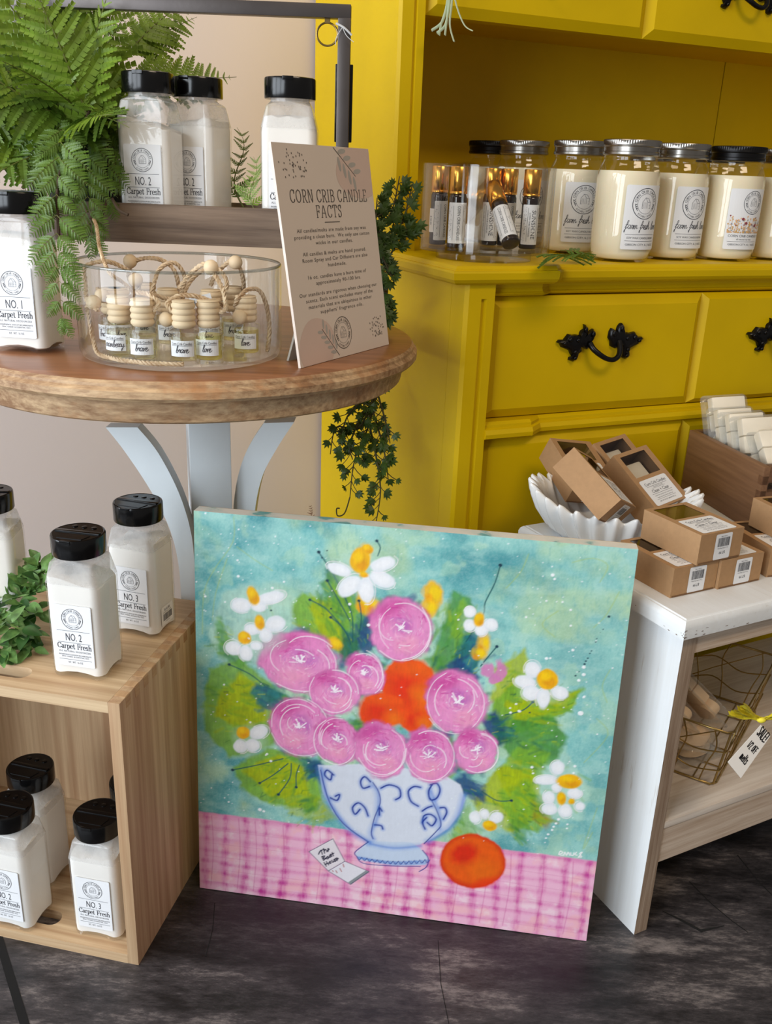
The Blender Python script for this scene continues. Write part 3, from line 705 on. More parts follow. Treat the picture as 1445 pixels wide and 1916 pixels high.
BX = 0.56
t = MB()
t.loft([[(-0.0135 + i, -0.012 + i, z), (BX + 0.0135 - i, -0.012 + i, z), (BX + 0.0135 - i, 0.305 - i, z), (-0.0135 + i, 0.305 - i, z)] for z, i in ((0.4305, 0.0), (0.4435, 0.0), (0.4475, 0.0015), (0.4505, 0.0045), (0.4508, 0.0062), (0.452, 0.0075))])
q = random.Random(17)
for _ in range(34):                                       # chipped paint along the front and left edges
    u = q.choice((0.0, q.random() * 0.03, q.random() * 0.16)); z = 0.4312 + q.random() * (0.003 if q.random() < .5 else 0.010); w_ = 0.001 + 0.004 * q.random(); h_ = 0.0004 + 0.0009 * q.random()
    if q.random() < 0.7: t.add([(-0.0135 + u, -0.01215, z), (-0.0135 + u + w_, -0.01215, z + h_ * 0.3), (-0.0135 + u + w_ * 0.8, -0.01215, z + h_), (-0.0135 + u + w_ * 0.2, -0.01215, z + h_ * 0.8)], [(0, 1, 2, 3)], 1)
    else: t.add([(-0.01365, -0.012 + u, z), (-0.01365, -0.012 + u + w_ * 0.6, z + h_ * 0.3), (-0.01365, -0.012 + u + w_ * 0.5, z + h_), (-0.01365, -0.012 + u, z + h_ * 0.8)], [(0, 3, 2, 1)], 1)
t.build('bench_top', [WHY, WEAR], be, smooth=25)
for x0 in (0.0, BX - 0.0205):
    t = MB(); t.box(x0, x0 + 0.0205, 0.0, 0.295, 0.0, 0.4305)
    for i, q in enumerate(t.f[-6:]): pass
    t.m[2] = 1
    t.build('leg_panel', [WHZ, RAWZ], be, smooth=0)
t = MB(); t.box(0.0205, BX - 0.0205, 0.002, 0.020, 0.4, 0.4305); t.build('apron', RAWX, be)
t = MB(); t.box(0.0205, BX - 0.0205, 0.002, 0.022, 0.105, 0.158); t.build('shelf_rail', RAWX, be)
t = MB(); t.box(0.0205, BX - 0.0205, 0.0, 0.295, 0.158, 0.168, 0, 0.0008); t.build('shelf', WASHX, be)

# ------------------------------------------------------------------ carpet powder jars
POWDER = M('white_powder', srgb(236, 232, 226), 0.8, var=0.012, scale=40, bump=0.05)
PET = clear('clear_plastic', (0.985, 0.99, 0.99, 1), 0.8, 0.0, rough=0.05)
PETD = clear('dusty_plastic', (0.97, 0.98, 0.98, 1), 0.8, 0.34, srgb(226, 224, 222), 0.05)
CAPB = M('black_plastic', srgb(11, 11, 12), 0.18, var=0.1, spec=0.4)
def rrect(hw, hd, r, z, n=6, arch=0.0):
    out = []
    for cx_, cy_, a0 in ((hw - r, hd - r, 0), (-hw + r, hd - r, 90), (-hw + r, -hd + r, 180), (hw - r, -hd + r, 270)):
        for k_ in range(n + 1):
            a = math.radians(a0 + 90 * k_ / n); out.append((cx_ + r * math.cos(a), cy_ + r * math.sin(a)))
    # one extra point in the middle of each straight side for the arched foot
    full = []
    m = len(out)
    for i in range(m):
        full.append(out[i])
        if (i + 1) % (n + 1) == 0:
            p, q = out[i], out[(i + 1) % m]
            for f in (0.2, 0.5, 0.8): full.append((p[0] + (q[0] - p[0]) * f, p[1] + (q[1] - p[1]) * f))
    res = []
    for x, y in full:
        z_ = z
        if arch: z_ = z + arch * (max(0, 1 - (x / (hw - r)) ** 2) if abs(y) > hd * 0.93 else max(0, 1 - (y / (hd - r)) ** 2) if abs(x) > hw * 0.93 else 0)
        res.append((x, y, z_))
    return res
HW, HD = 0.0312, 0.0268
def carpet_label(no):
    def mp(u, v, w): return (u, -HD - 0.0003 - w, v)
    k = Ink(mp); u0, u1, v0, v1 = -0.0215, 0.0225, 0.0165, 0.0905
    k.rect(u0, u1, v0, v1, 0, 0, r=0.002)
    k.line([(u1 - 0.0004, v1 - 0.002), (u1 - 0.0003, v0 + 0.002)], 0.00015, 2)
    T = v1
    k.seal(0, T - 0.0165, 0.0122)
    k.line([(-0.019, T - 0.0310), (0.019, T - 0.0310)], 0.0004)
    k.text('NO. ' + no, 0, T - 0.0428, 0.0092, width=0.0185)
    k.line([(-0.019, T - 0.0452), (0.019, T - 0.0452)], 0.0004)
    k.pen_text('Carpet Fresh', 0, T - 0.0525, 0.0062, ROMAN, pen=(0.13, 0.07), t=0.1, sx=1.00, space=0.06)
    k.text('ALL NATURAL DEODORIZER', 0, T - 0.0570, 0.0021, width=0.037, space=1.2)
    k.text('INGREDIENTS SODIUM BICARBONATE', 0, T - 0.0610, 0.0016, width=0.038)
    k.text('ZINC OXIDE, & ESSENTIAL OILS', 0, T - 0.0634, 0.0016, width=0.032)
    k.line([(-0.019, T - 0.0660), (0.019, T - 0.0660)], 0.0004)
    k.text('NT. WT. 16 OZ', 0, T - 0.0705, 0.0024, width=0.017, space=1.1)
    return k.mb
def make_carpet_jar(no, label, loc, rz, level=0.117, slope=0.004, price=False):
    t = thing('powder_jar', label, 'jar', loc, rz, 'jars of carpet powder')
    b = MB()
    b.loft([rrect(HW - 0.004, HD - 0.004, 0.008, 0.0030, arch=0.003), rrect(HW - 0.001, HD - 0.001, 0.010, 0.0005, arch=0.0045), rrect(HW, HD, 0.0105, 0.004, arch=0.0035),
            rrect(HW, HD, 0.0085, 0.012), rrect(HW, HD, 0.0080, 0.1105), rrect(HW - 0.0003, HD - 0.0003, 0.0070, 0.1130), rrect(HW - 0.0062, HD - 0.0042, 0.0040, 0.1350),
            rrect(HW - 0.0072, HD - 0.0052, 0.0040, 0.1362), rrect(0.0228, 0.0215, 0.0200, 0.1395), rrect(0.0220, 0.0220, 0.0215, 0.1405), rrect(0.0220, 0.0220, 0.0215, 0.146)], cap0=True, cap1=False)
    nr = len(rrect(HW, HD, 0.01, 0)); b.m = [1 if (5 * nr <= i < 10 * nr) else 0 for i in range(len(b.f))]
    b.build('body', [PET, PETD], t, smooth=16)
    p = MB(); e = 0.0011; rings = [rrect(HW - 0.005, HD - 0.005, 0.008, 0.0042, arch=0.003), rrect(HW - e, HD - e, 0.0095, 0.006, arch=0.003), rrect(HW - e, HD - e, 0.0088, 0.013)]
    for z in (0.05, 0.09, min(level - 0.006, 0.1085)): rings.append(rrect(HW - e, HD - e, 0.0088, z))
    f = max(0.0, level - 0.113) / 0.0215
    ins = 0.0052 * f + e
    top = rrect(HW - ins, HD - ins * 0.85, 0.0085, level)
    rings.append([(x, y, z + slope * (x / HW) + 0.0016 * math.sin(x * 300 + y * 170 + level * 900)) for x, y, z in top])
    rings.append([(x * 0.72, y * 0.72, z + 0.002 + slope * 0.7 * (x / HW)) for x, y, z in top])
    rings.append([(x * 0.25, y * 0.25, z + 0.003) for x, y, z in top])
    p.loft(rings); p.build('powder', POWDER, t, smooth=40)
    c = MB()
    c.lathe([(0.0262, 0.1432), (0.0283, 0.1432), (0.0287, 0.1442), (0.0287, 0.1630), (0.0281, 0.1645), (0.0268, 0.1650), (0.0262, 0.1646)], 48, 0, True, False)
    c.lathe([(0.0262, 0.1646), (0.020, 0.1646), (0.006, 0.1646)], 48, 0, False, True)
    c.box(-0.0255, 0.0255, -0.0030, 0.0030, 0.1644, 0.1658, 0, 0.0004)
    c.box(-0.006, 0.006, -0.0290, -0.0265, 0.1612, 0.1652, 0, 0.0004)
    for q in (-0.011, 0, 0.011): c.lathe([(0.0030, 0.1644), (0.0030, 0.1653), (0.0024, 0.1655)], 14, xf=Matrix.Translation((q, 0.0145, 0)))
    c.prism([(-0.014, -0.020), (0.014, -0.020), (0.018, -0.008), (-0.018, -0.008)], 0.1644, 0.1652)
    c.build('lid', CAPB, t, smooth=40)
    if no:
        key = 'carpet' + no
        if key not in LABELS: LABELS[key] = carpet_label(no)
        LABELS[key].build('label', [PAPER, INK, INK2], t, smooth=0)
    if price: add_price(t)
    return t
LABELS = {}
STICK = M('price_sticker', srgb(238, 236, 232), 0.5, var=0.01)
def add_price(t):
    k = Ink(lambda u, v, w: (HW + 0.0003 + w, u, v))
    k.rect(-0.0135, 0.0135, 0.012, 0.036, 0, 0, r=0.002)
    k.text('$10.00', 0, 0.0298, 0.0034)
    k.text('CORN CRIB CANDLES', 0, 0.0274, 0.0012, width=0.019)
    k.barcode(-0.0095, 0.0105, 0.0172, 0.0262)
    k.text('21000000', 0, 0.0147, 0.0012, width=0.010)
    k.mb.build('price_sticker', [STICK, INK, INK2], t, smooth=0)
CRO = Vector((-0.2736, 0.8355, 0.0)); CA = math.radians(-11.2)
Cx = Vector((math.cos(CA), math.sin(CA), 0)); Cy = Vector((-math.sin(CA), math.cos(CA), 0))
def inC(x, y, z): return CRO + Cx * x + Cy * y + Vector((0, 0, z))
make_carpet_jar('2', 'white powder jar numbered 2 on the front right of the crate top', inC(-0.0675, 0.0605, 0.361), CA + 0.02, 0.1165, -0.006)
make_carpet_jar('3', 'white powder jar numbered 3 on the crate top by the table leg', inC(-0.0515, 0.1680, 0.361), CA - 0.08, 0.1180, 0.004, True)
make_carpet_jar('', 'white powder jar cut by the left picture edge on the crate top, beside the greenery', (-0.4739, 1.024, 0.361), CA + 0.25, 0.120, 0.003)
make_carpet_jar('3', 'white powder jar numbered 3 inside the crate by its right side', inC(-0.0605, 0.0400, CT), CA + 0.01, 0.1180, 0.003)
make_carpet_jar('2', 'white powder jar numbered 2 inside the crate at the left picture edge', inC(-0.1700, 0.0280, CT), CA - 0.03, 0.1180, 0.003)
make_carpet_jar('', 'white powder jar in the crate directly behind the one numbered 2', inC(-0.1860, 0.1000, CT), CA - 0.05, 0.1200, 0.003)
make_carpet_jar('', 'powder jar deep in the crate, mostly hidden behind its right side', inC(-0.0500, 0.1080, CT), CA, 0.1180, 0.003)
make_carpet_jar('1', 'white powder jar numbered 1 on the round table beside the hanging fern', (-0.3999, 1.0119, 0.7), -0.12, 0.1200, -0.003)
make_carpet_jar('2', 'powder jar numbered 2 in the tray, in front of the fern', (-0.2830, 1.1185, 0.8262), -0.14, 0.1120, -0.008)
make_carpet_jar('2', 'powder jar in the tray tucked behind the right side of the jar numbered 2', (-0.2370, 1.1640, 0.8262), -0.38, 0.1170, 0.004)
make_carpet_jar('2', 'powder jar in the tray half hidden by the beige sign', (-0.1250, 1.1200, 0.8262), 0.02, 0.1240, 0.0)

# ------------------------------------------------------------------ glass bowl of car diffusers
GLASS = clear('clear_glass', (0.98, 0.988, 0.985, 1), 0.9, 0.0, rough=0.01, ior=1.5)
BC = Vector((-0.2335, 1.0195, 0.7003)); BR = 0.1095; BHH = 0.0985
bowl = thing('glass_bowl', 'wide round clear glass bowl on the table holding small car diffusers', 'bowl', BC)
b = MB(); b.lathe([(0.02, 0.0), (BR - 0.010, 0.0), (BR - 0.003, 0.002), (BR, 0.008), (BR, BHH - 0.002), (BR - 0.0006, BHH), (BR - 0.0022, BHH), (BR - 0.0028, BHH - 0.002), (BR - 0.0030, 0.010), (BR - 0.006, 0.005), (BR - 0.012, 0.0035), (0.02, 0.0035)], 96, 0, True, True)
b.build('bowl_wall', GLASS, bowl, smooth=40)
b = MB(); b.tube([((BR - 0.0014) * math.cos(2 * PI * i / 72), (BR - 0.0014) * math.sin(2 * PI * i / 72), BHH) for i in range(72)], 0.0016, 8, closed=True)
b.build('rim', clear('rim_glass', (0.72, 0.76, 0.76, 1), 1.0, 0.0, rough=0.02, ior=1.9), bowl, smooth=60)
BEECH = M('turned_beech', srgb(232, 208, 172), 0.6, var=0.04, scale=60, bump=0.05)
ROPE = wood('jute_cord', srgb(236, 214, 180), srgb(170, 136, 98), 0.7, 'z', 200, 0.5, 0.3)
LIQ = clear('pale_oil', (0.96, 0.95, 0.80, 1), 0.9, 0.0, ior=1.4)
LIQ2 = clear('yellow_oil', (0.93, 0.90, 0.58, 1), 0.9, 0.0, ior=1.4)
def rope(mb, pts, r=0.0016, n=5, turns=140.0):
    P = smoothline(pts, n); N = len(P); L = [0.0]
    for i in range(1, N): L.append(L[-1] + (P[i] - P[i - 1]).length)
    M_ = max(12, int(L[-1] / 0.0014)); Q = []; j = 0
    for i in range(M_):
        s = L[-1] * i / (M_ - 1)
        while j < N - 2 and L[j + 1] < s: j += 1
        f = (s - L[j]) / max(1e-9, L[j + 1] - L[j]); Q.append(P[j].lerp(P[j + 1], min(1, max(0, f))))
    for st in range(3):
        out = []; u = None
        for i in range(M_):
            d = (Q[min(i + 1, M_ - 1)] - Q[max(i - 1, 0)])
            d = d.normalized() if d.length > 1e-9 else Vector((0, 0, 1))
            u = (u - d * u.dot(d)) if u is not None else d.orthogonal()
            u = u.normalized() if u.length > 1e-6 else d.orthogonal().normalized()
            w_ = d.cross(u); a = 2 * PI * (st / 3.0) + turns * L[-1] * i / (M_ - 1) * 4.0
            out.append(Q[i] + (u * math.cos(a) + w_ * math.sin(a)) * r * 0.55)
        mb.tube(out, r * 0.62, 4, 0)
def diffuser_label(word):
    R_ = 0.01262
    def mp(u, v, w): return ((R_ + w) * math.sin(u / R_), -(R_ + w) * math.cos(u / R_), v)
    k = Ink(mp); k.rect(-0.0108, 0.0108, 0.0078, 0.0212, 0, 0, nx=10)
    k.text('Corn Crib Candles', 0, 0.0176, 0.0021, width=0.0180)
    for i in range(6): k.line([(-0.009 + 0.003 * i, 0.0169), (-0.006 + 0.003 * i, 0.0169)], 0.0003)
    k.pen_text(word, 0, 0.0110, 0.0062, SCRIPT, t=0.085, sx=0.95, space=-0.03, slant=0.2)
    return k.mb
def make_diffuser(px, word, label, rz, yellow, cord, bead=None, tilt=None, absolute=False):
    """cord: points in bowl space relative to the bottle's foot"""
    t = thing('car_diffuser', label, 'diffuser', px, rz if tilt is None else (tilt[0], tilt[1], rz), 'car diffusers in the glass bowl')
    t.scale = (1.22, 1.22, 1.22)
    g = MB(); g.lathe([(0.0115, 0.0), (0.0125, 0.0012), (0.0125, 0.0262), (0.0118, 0.0282), (0.0080, 0.0296), (0.0074, 0.031)], 28, 0, True, False)
    g.build('bottle', GLASS, t, smooth=40)
    g = MB(); g.lathe([(0.0098, 0.0035), (0.0108, 0.0042), (0.0108, 0.0235), (0.0104, 0.024)], 24); g.build('oil', LIQ2 if yellow else LIQ, t, smooth=40)
    prof = [(0.0070, 0.0300), (0.0084, 0.0306)]
    for i in range(4):
        z = 0.0312 + i * 0.0050
        prof += [(0.0088, z), (0.0098, z + 0.0012), (0.0099, z + 0.0030), (0.0089, z + 0.0046)]
    prof += [(0.0088, 0.0514), (0.0094, 0.0520), (0.0088, 0.0526)]
    g = MB(); g.lathe(prof, 28); g.build('wooden_cap', BEECH, t, smooth=50)
    key = 'diff' + word
    if key not in LABELS: LABELS[key] = diffuser_label(word)
    LABELS[key].build('label', [PAPER, INK, INK2], t, smooth=0)
    inv = Matrix.Rotation(-rz, 4, 'Z'); fwd = Matrix.Rotation(rz, 4, 'Z'); ft = Vector(px); K = 1.22
    def keep(p, lim):
        w_ = ft + fwd @ (Vector(p) * K); r_ = Vector((w_.x - BC.x, w_.y - BC.y, 0))
        if r_.length > lim: w_ -= r_ * (1 - lim / r_.length)
        w_.z = max(w_.z, fz + 0.0024)
        return inv @ ((w_ - ft) / K)
    if cord:
        if absolute: cord = [inv @ ((Vector(p) - ft) / K) for p in cord]
        else: cord = [keep(p, 0.0995) for p in cord]
        c = MB(); rope(c, cord, 0.0019); c.build('cord', ROPE, t, smooth=60)
    if bead:
        bead = keep(bead, 0.0970); c = MB(); c.sphere(bead, 0.0064, 16, 11); c.build('bead', BEECH, t, smooth=60)
    return t
fz = 0.7042
def fp(p):
    r_ = Vector((p[0] - BC.x, p[1] - BC.y, 0))
    if r_.length > 0.0765: r_ *= 0.0765 / r_.length
    return (BC.x + r_.x, BC.y + r_.y, fz)
loop = [(0.0095, 0, 0.044), (0.014, 0.002, 0.050), (0.010, 0.010, 0.060), (0.0, 0.020, 0.063), (-0.012, 0.014, 0.058), (-0.010, 0.004, 0.052), (-0.0095, 0, 0.044)]
loopR = [(0.0095, 0, 0.043), (0.018, 0.006, 0.050), (0.026, 0.018, 0.044), (0.030, 0.026, 0.030), (0.022, 0.036, 0.018), (0.012, 0.030, 0.012)]
loopL = [(-0.0095, 0, 0.043), (-0.018, 0.004, 0.050), (-0.024, 0.014, 0.040), (-0.022, 0.022, 0.020), (-0.010, 0.026, 0.010)]
make_diffuser(fp((-0.2936, 0.9546, 0.7042)), 'cranberry', 'small car diffuser leftmost of the front row, its cord trailing along the glass', -0.25, False,
    [Vector((-0.2936, 0.9546, 0.7042)) + Vector((-0.010, -0.002, 0.050))] + [BC + Vector(((0.0948 + 0.07 * max(0, z - 0.007)) * math.cos(math.radians(a)), (0.0948 + 0.07 * max(0, z - 0.007)) * math.sin(math.radians(a)), z)) for a, z in ((203, 0.054), (205, 0.036), (208, 0.016), (215, 0.0074), (228, 0.0066), (243, 0.0066), (258, 0.0066), (272, 0.0066), (283, 0.0066))], (-0.020, -0.006, 0.046), absolute=True)
make_diffuser(fp((-0.2583, 0.9417, 0.7042)), 'brave', 'small car diffuser second from the left in the front row', 0.05, False, [(0.0095, -0.002, 0.043), (0.014, 0.0, 0.050), (0.004, 0.006, 0.0555), (-0.006, 0.012, 0.056), (0.012, 0.020, 0.052), (0.030, 0.022, 0.046)], (0.030, 0.024, 0.043))
make_diffuser(fp((-0.2107, 0.9317, 0.7042)), 'brave', 'small car diffuser in the middle of the front row below the price tag', 0.0, False, [(-0.0095, 0, 0.043), (-0.014, 0.002, 0.049), (-0.006, 0.008, 0.055), (0.006, 0.010, 0.0555), (0.018, 0.014, 0.052), (0.034, 0.020, 0.046)], (-0.0155, 0.004, 0.036))
make_diffuser(fp((-0.1775, 0.9355, 0.7042)), 'love', 'small car diffuser with yellow oil, second from the right in the front row', 0.0, True, [(0.0095, -0.002, 0.043), (0.015, -0.001, 0.046), (0.012, 0.006, 0.060), (0.002, 0.016, 0.074), (-0.006, 0.022, 0.080), (-0.018, 0.026, 0.072), (-0.030, 0.026, 0.058)], (0.000, 0.018, 0.0775))
make_diffuser(fp((-0.1517, 0.9989, 0.7042)), 'love', 'small car diffuser rightmost in the bowl next to the sign', 0.05, True, [(-0.0095, -0.002, 0.043), (-0.006, -0.008, 0.050), (0.002, -0.002, 0.058), (0.012, 0.006, 0.056), (0.018, 0.010, 0.040), (0.0200, 0.008, 0.020), (0.018, 0.006, 0.003)], (-0.004, -0.0145, 0.036))
make_diffuser(fp((-0.3328, 1.0211, 0.7042)), 'brave', 'small car diffuser against the left wall of the bowl', -0.4, False, loopL, (0.0, -0.012, 0.047))
make_diffuser(fp((-0.3027, 1.0244, 0.7042)), 'love', 'small car diffuser standing behind the leftmost front one', 0.3, True, [(0.0095, 0, 0.044), (0.018, 0.0, 0.052), (0.012, -0.004, 0.066), (-0.008, -0.006, 0.076), (-0.028, -0.004, 0.071), (-0.038, -0.006, 0.058), (-0.036, -0.008, 0.042)], (0.0155, -0.003, 0.060))
make_diffuser(fp((-0.2515, 1.0356, 0.7042)), 'brave', 'small car diffuser at the middle of the bowl with its cord looped over it', 0.2, False, [(0.0095, 0, 0.044), (0.016, -0.004, 0.062), (0.008, -0.010, 0.076), (-0.006, -0.012, 0.070), (-0.014, -0.014, 0.046), (-0.016, -0.016, 0.026)], (-0.0165, -0.016, 0.034))
make_diffuser(fp((-0.2039, 1.0393, 0.7042)), 'love', 'small car diffuser just behind the front one with yellow oil', -0.1, False, [(0.0095, 0, 0.044), (0.014, 0.004, 0.058), (0.004, 0.010, 0.070), (-0.014, 0.010, 0.066), (-0.026, 0.006, 0.050), (-0.030, 0.0, 0.030)], None)
make_diffuser(fp((-0.1862, 1.0744, 0.7042)), 'brave', 'small car diffuser at the back right of the bowl', 0.2, True, [(0.0095, 0, 0.044), (0.010, -0.008, 0.060), (0.002, -0.014, 0.078), (-0.014, -0.010, 0.066), (-0.020, -0.006, 0.054)], (0.003, -0.014, 0.076))
make_diffuser(fp((-0.288, 1.0765, 0.7042)), 'love', 'small car diffuser at the back of the bowl behind the second front one', 0.0, False, [(-0.0095, 0, 0.044), (-0.014, -0.004, 0.060), (-0.004, -0.010, 0.074), (0.016, -0.010, 0.076), (0.030, -0.008, 0.066), (0.034, -0.006, 0.044)], (-0.010, -0.010, 0.073))
# the cord that climbs out of the bowl
sc_ = thing('jute_cord', 'long jute cord hanging from the tray over the bowl rim', 'cord')
c = MB(); rope(c, [(-0.3326, 1.0455, 0.8423), (-0.3186, 1.0149, 0.8318), (-0.3063, 0.9812, 0.8129), (-0.2845, 0.9368, 0.7941), (-0.2741, 0.9486, 0.7828), (-0.2685, 0.965, 0.7693)], 0.0019)
c.build('rope', ROPE, sc_, smooth=60)
def paper_tag(px, n_, up, w_, h_, txt, label):
    t = thing('price_tag', label, 'tag')
    R_ = rot_between(Vector(up).cross(Vector(n_)), n_)
    X = Matrix.Translation(px) @ R_.to_4x4()
    k = Ink(lambda u, v, w: X @ Vector((u, v, w)))
    k.mb.prism([(-w_ / 2 + 0.003, -h_ / 2), (w_ / 2, -h_ / 2), (w_ / 2, h_ / 2), (-w_ / 2 + 0.003, h_ / 2), (-w_ / 2, 0)], -0.0004, 0.0, 0, X)
    k.text(txt, 0.001, -h_ * 0.2, h_ * 0.42, width=w_ * 0.62)
    k.mb.build('card', [PAPER, INK, INK2], t, smooth=0)
paper_tag((-0.2083, 0.9991, 0.7606), (0.1, -1, 0.35), (-0.28, 0.2, 0.9), 0.026, 0.012, '$10.00', 'white price tag reading $10.00 lying on the cords in the glass bowl')

# ------------------------------------------------------------------ sign on the table
SIGNP = M('sign_card', srgb(226, 212, 200), 0.6, var=0.012, scale=12)
BLUSH = M('sign_blush', srgb(216, 192, 180), 0.6, var=0.02)
SAGE = M('sign_sage_leaf', srgb(176, 172, 166), 0.6)
SINK = M('sign_ink', srgb(92, 86, 82), 0.6)
EASEL = M('grey_board', srgb(176, 172, 164), 0.7, var=0.05)
SA, SB = Vector((-0.0959, 0.9611, 0.7)), Vector((-0.0045, 1.1242, 0.7))
su = (SB - SA).normalized(); SW = (SB - SA).length; SH = 0.2245
ln = math.radians(9.6); nb = Vector((-su.y, su.x, 0))
sup = Vector((0, 0, 1)) * math.cos(ln) + nb * math.sin(ln)
sn = su.cross(sup)                                            # towards the viewer
X = Matrix.Translation(SA + Vector((0, 0, 0.0005))) @ Matrix((su, sup, sn)).transposed().to_4x4()
sg = thing('sign', 'beige tabletop sign printed with facts about the candles', 'sign', SA)
X0 = Matrix.Translation(-SA) @ X
k = Ink(lambda u, v, w: X0 @ Vector((u, v, w)))
k.mb.box(0, SW, 0, SH, -0.003, 0.0, 0, 0, X0)
def blob(cu, cv, a, b_, u0, u1, v0, v1, mi):
    pts = [(cu + a * math.cos(2 * PI * i / 40) * (1 + 0.08 * math.sin(4 * PI * i / 40)), cv + b_ * math.sin(2 * PI * i / 40)) for i in range(40)]
    k.quad2([(min(max(x, u0), u1), min(max(y, v0), v1)) for x, y in pts], [tuple(range(40))], mi, 0.00015)
blob(0.163, 0.200, 0.050, 0.030, 0.0, SW - 0.0003, 0.0, SH - 0.0003, 2)
blob(0.036, 0.018, 0.034, 0.030, 0.0003, SW, 0.0003, SH, 2)
def sprig(p0, p1, side_n, ln_):
    a, b_ = Vector(p0), Vector(p1); d = (b_ - a)
    k.line([p0, p1], 0.0008, 1, 0.0003)
    for i in range(side_n):
        c_ = a + d * ((i + 0.7) / (side_n + 0.3)); ang0 = math.atan2(d.y, d.x)
        for s in (-1, 1):
            ang = ang0 + s * 0.75
            e = c_ + Vector((math.cos(ang), math.sin(ang))) * ln_ * (0.62 if s > 0 else 0.78)
            k.ellipse(e.x, e.y, ln_ * 0.5, ln_ * 0.17, ang, 3, 0.00025)
sprig((0.112, 0.2235), (0.152, 0.194), 4, 0.016)
sprig((0.076, 0.003), (0.048, 0.035), 5, 0.011)
q = random.Random(5)
def dots(cu, cv, a, b_, n_):
    for _ in range(n_):
        r_ = math.sqrt(q.random()); an = q.random() * 2 * PI
        k.ellipse(cu + a * r_ * math.cos(an), cv + b_ * r_ * math.sin(an), 0.0011, 0.0007, 1.9, 1, 0.0003, 6)
dots(0.032, 0.204, 0.026, 0.016, 46); dots(0.163, 0.026, 0.016, 0.014, 44)
k.pen_text('CORN CRIB CANDLE', SW / 2 + 0.002, 0.1670, 0.0122, ROMAN, pen=(0.11, 0.06), sx=0.98, space=0.20)
k.pen_text('FACTS', SW / 2 - 0.004, 0.1510, 0.0122, ROMAN, pen=(0.11, 0.06), sx=0.98, space=0.24)
k.rect(SW / 2 - 0.015, SW / 2 + 0.015, 0.1455, 0.1463, 1, 0.0003)
y = 0.1365
for s, wd in (('All candles/melts are made from soy wax', .138), ('providing a clean burn.  We only use cotton', .150), ('wicks in our candles.', .074), ('', 0),
              ('All candles & melts are hand poured.', .127), ('Room Spray and Car Diffusers are also', .131), ('handmade.', .037), ('', 0),
              ('16 oz. candles have a burn time of', .118), ('approximately 90-100 hrs.', .091), ('', 0),
              ('Our standards are rigorous when choosing our', .158), ('scents. Each scent excludes many of the', .137), ('materials that are ubiquitous in other', .130), ("suppliers' fragrance oils.", .088)):
    if s: k.text(s, SW / 2, y, 0.0040, 1, 0.0003, width=wd, space=1.12); y -= 0.0065
    else: y -= 0.0044
k.seal(SW / 2 - 0.005, 0.0265, 0.0175, 1, 3, 0.0003)
k.mb.build('sign_board', [SIGNP, SINK, BLUSH, SAGE], sg, smooth=0)
e = MB(); bk = sup * 0.15
p0 = su * (SW * 0.30) + sup * 0.110 - sn * 0.003; p1 = su * (SW * 0.70) + sup * 0.110 - sn * 0.003
f0 = su * (SW * 0.12) + nb * 0.032; f1 = su * (SW * 0.86) + nb * 0.032
f0.z = 0.0008; f1.z = 0.0008
th = nb * 0.0025
e.add([p0, p1, f1, f0, p0 + th, p1 + th, f1 + th, f0 + th], [(0, 1, 2, 3), (7, 6, 5, 4), (0, 4, 5, 1), (1, 5, 6, 2), (2, 6, 7, 3), (3, 7, 4, 0)])
e.build('easel_back', EASEL, sg, smooth=0)

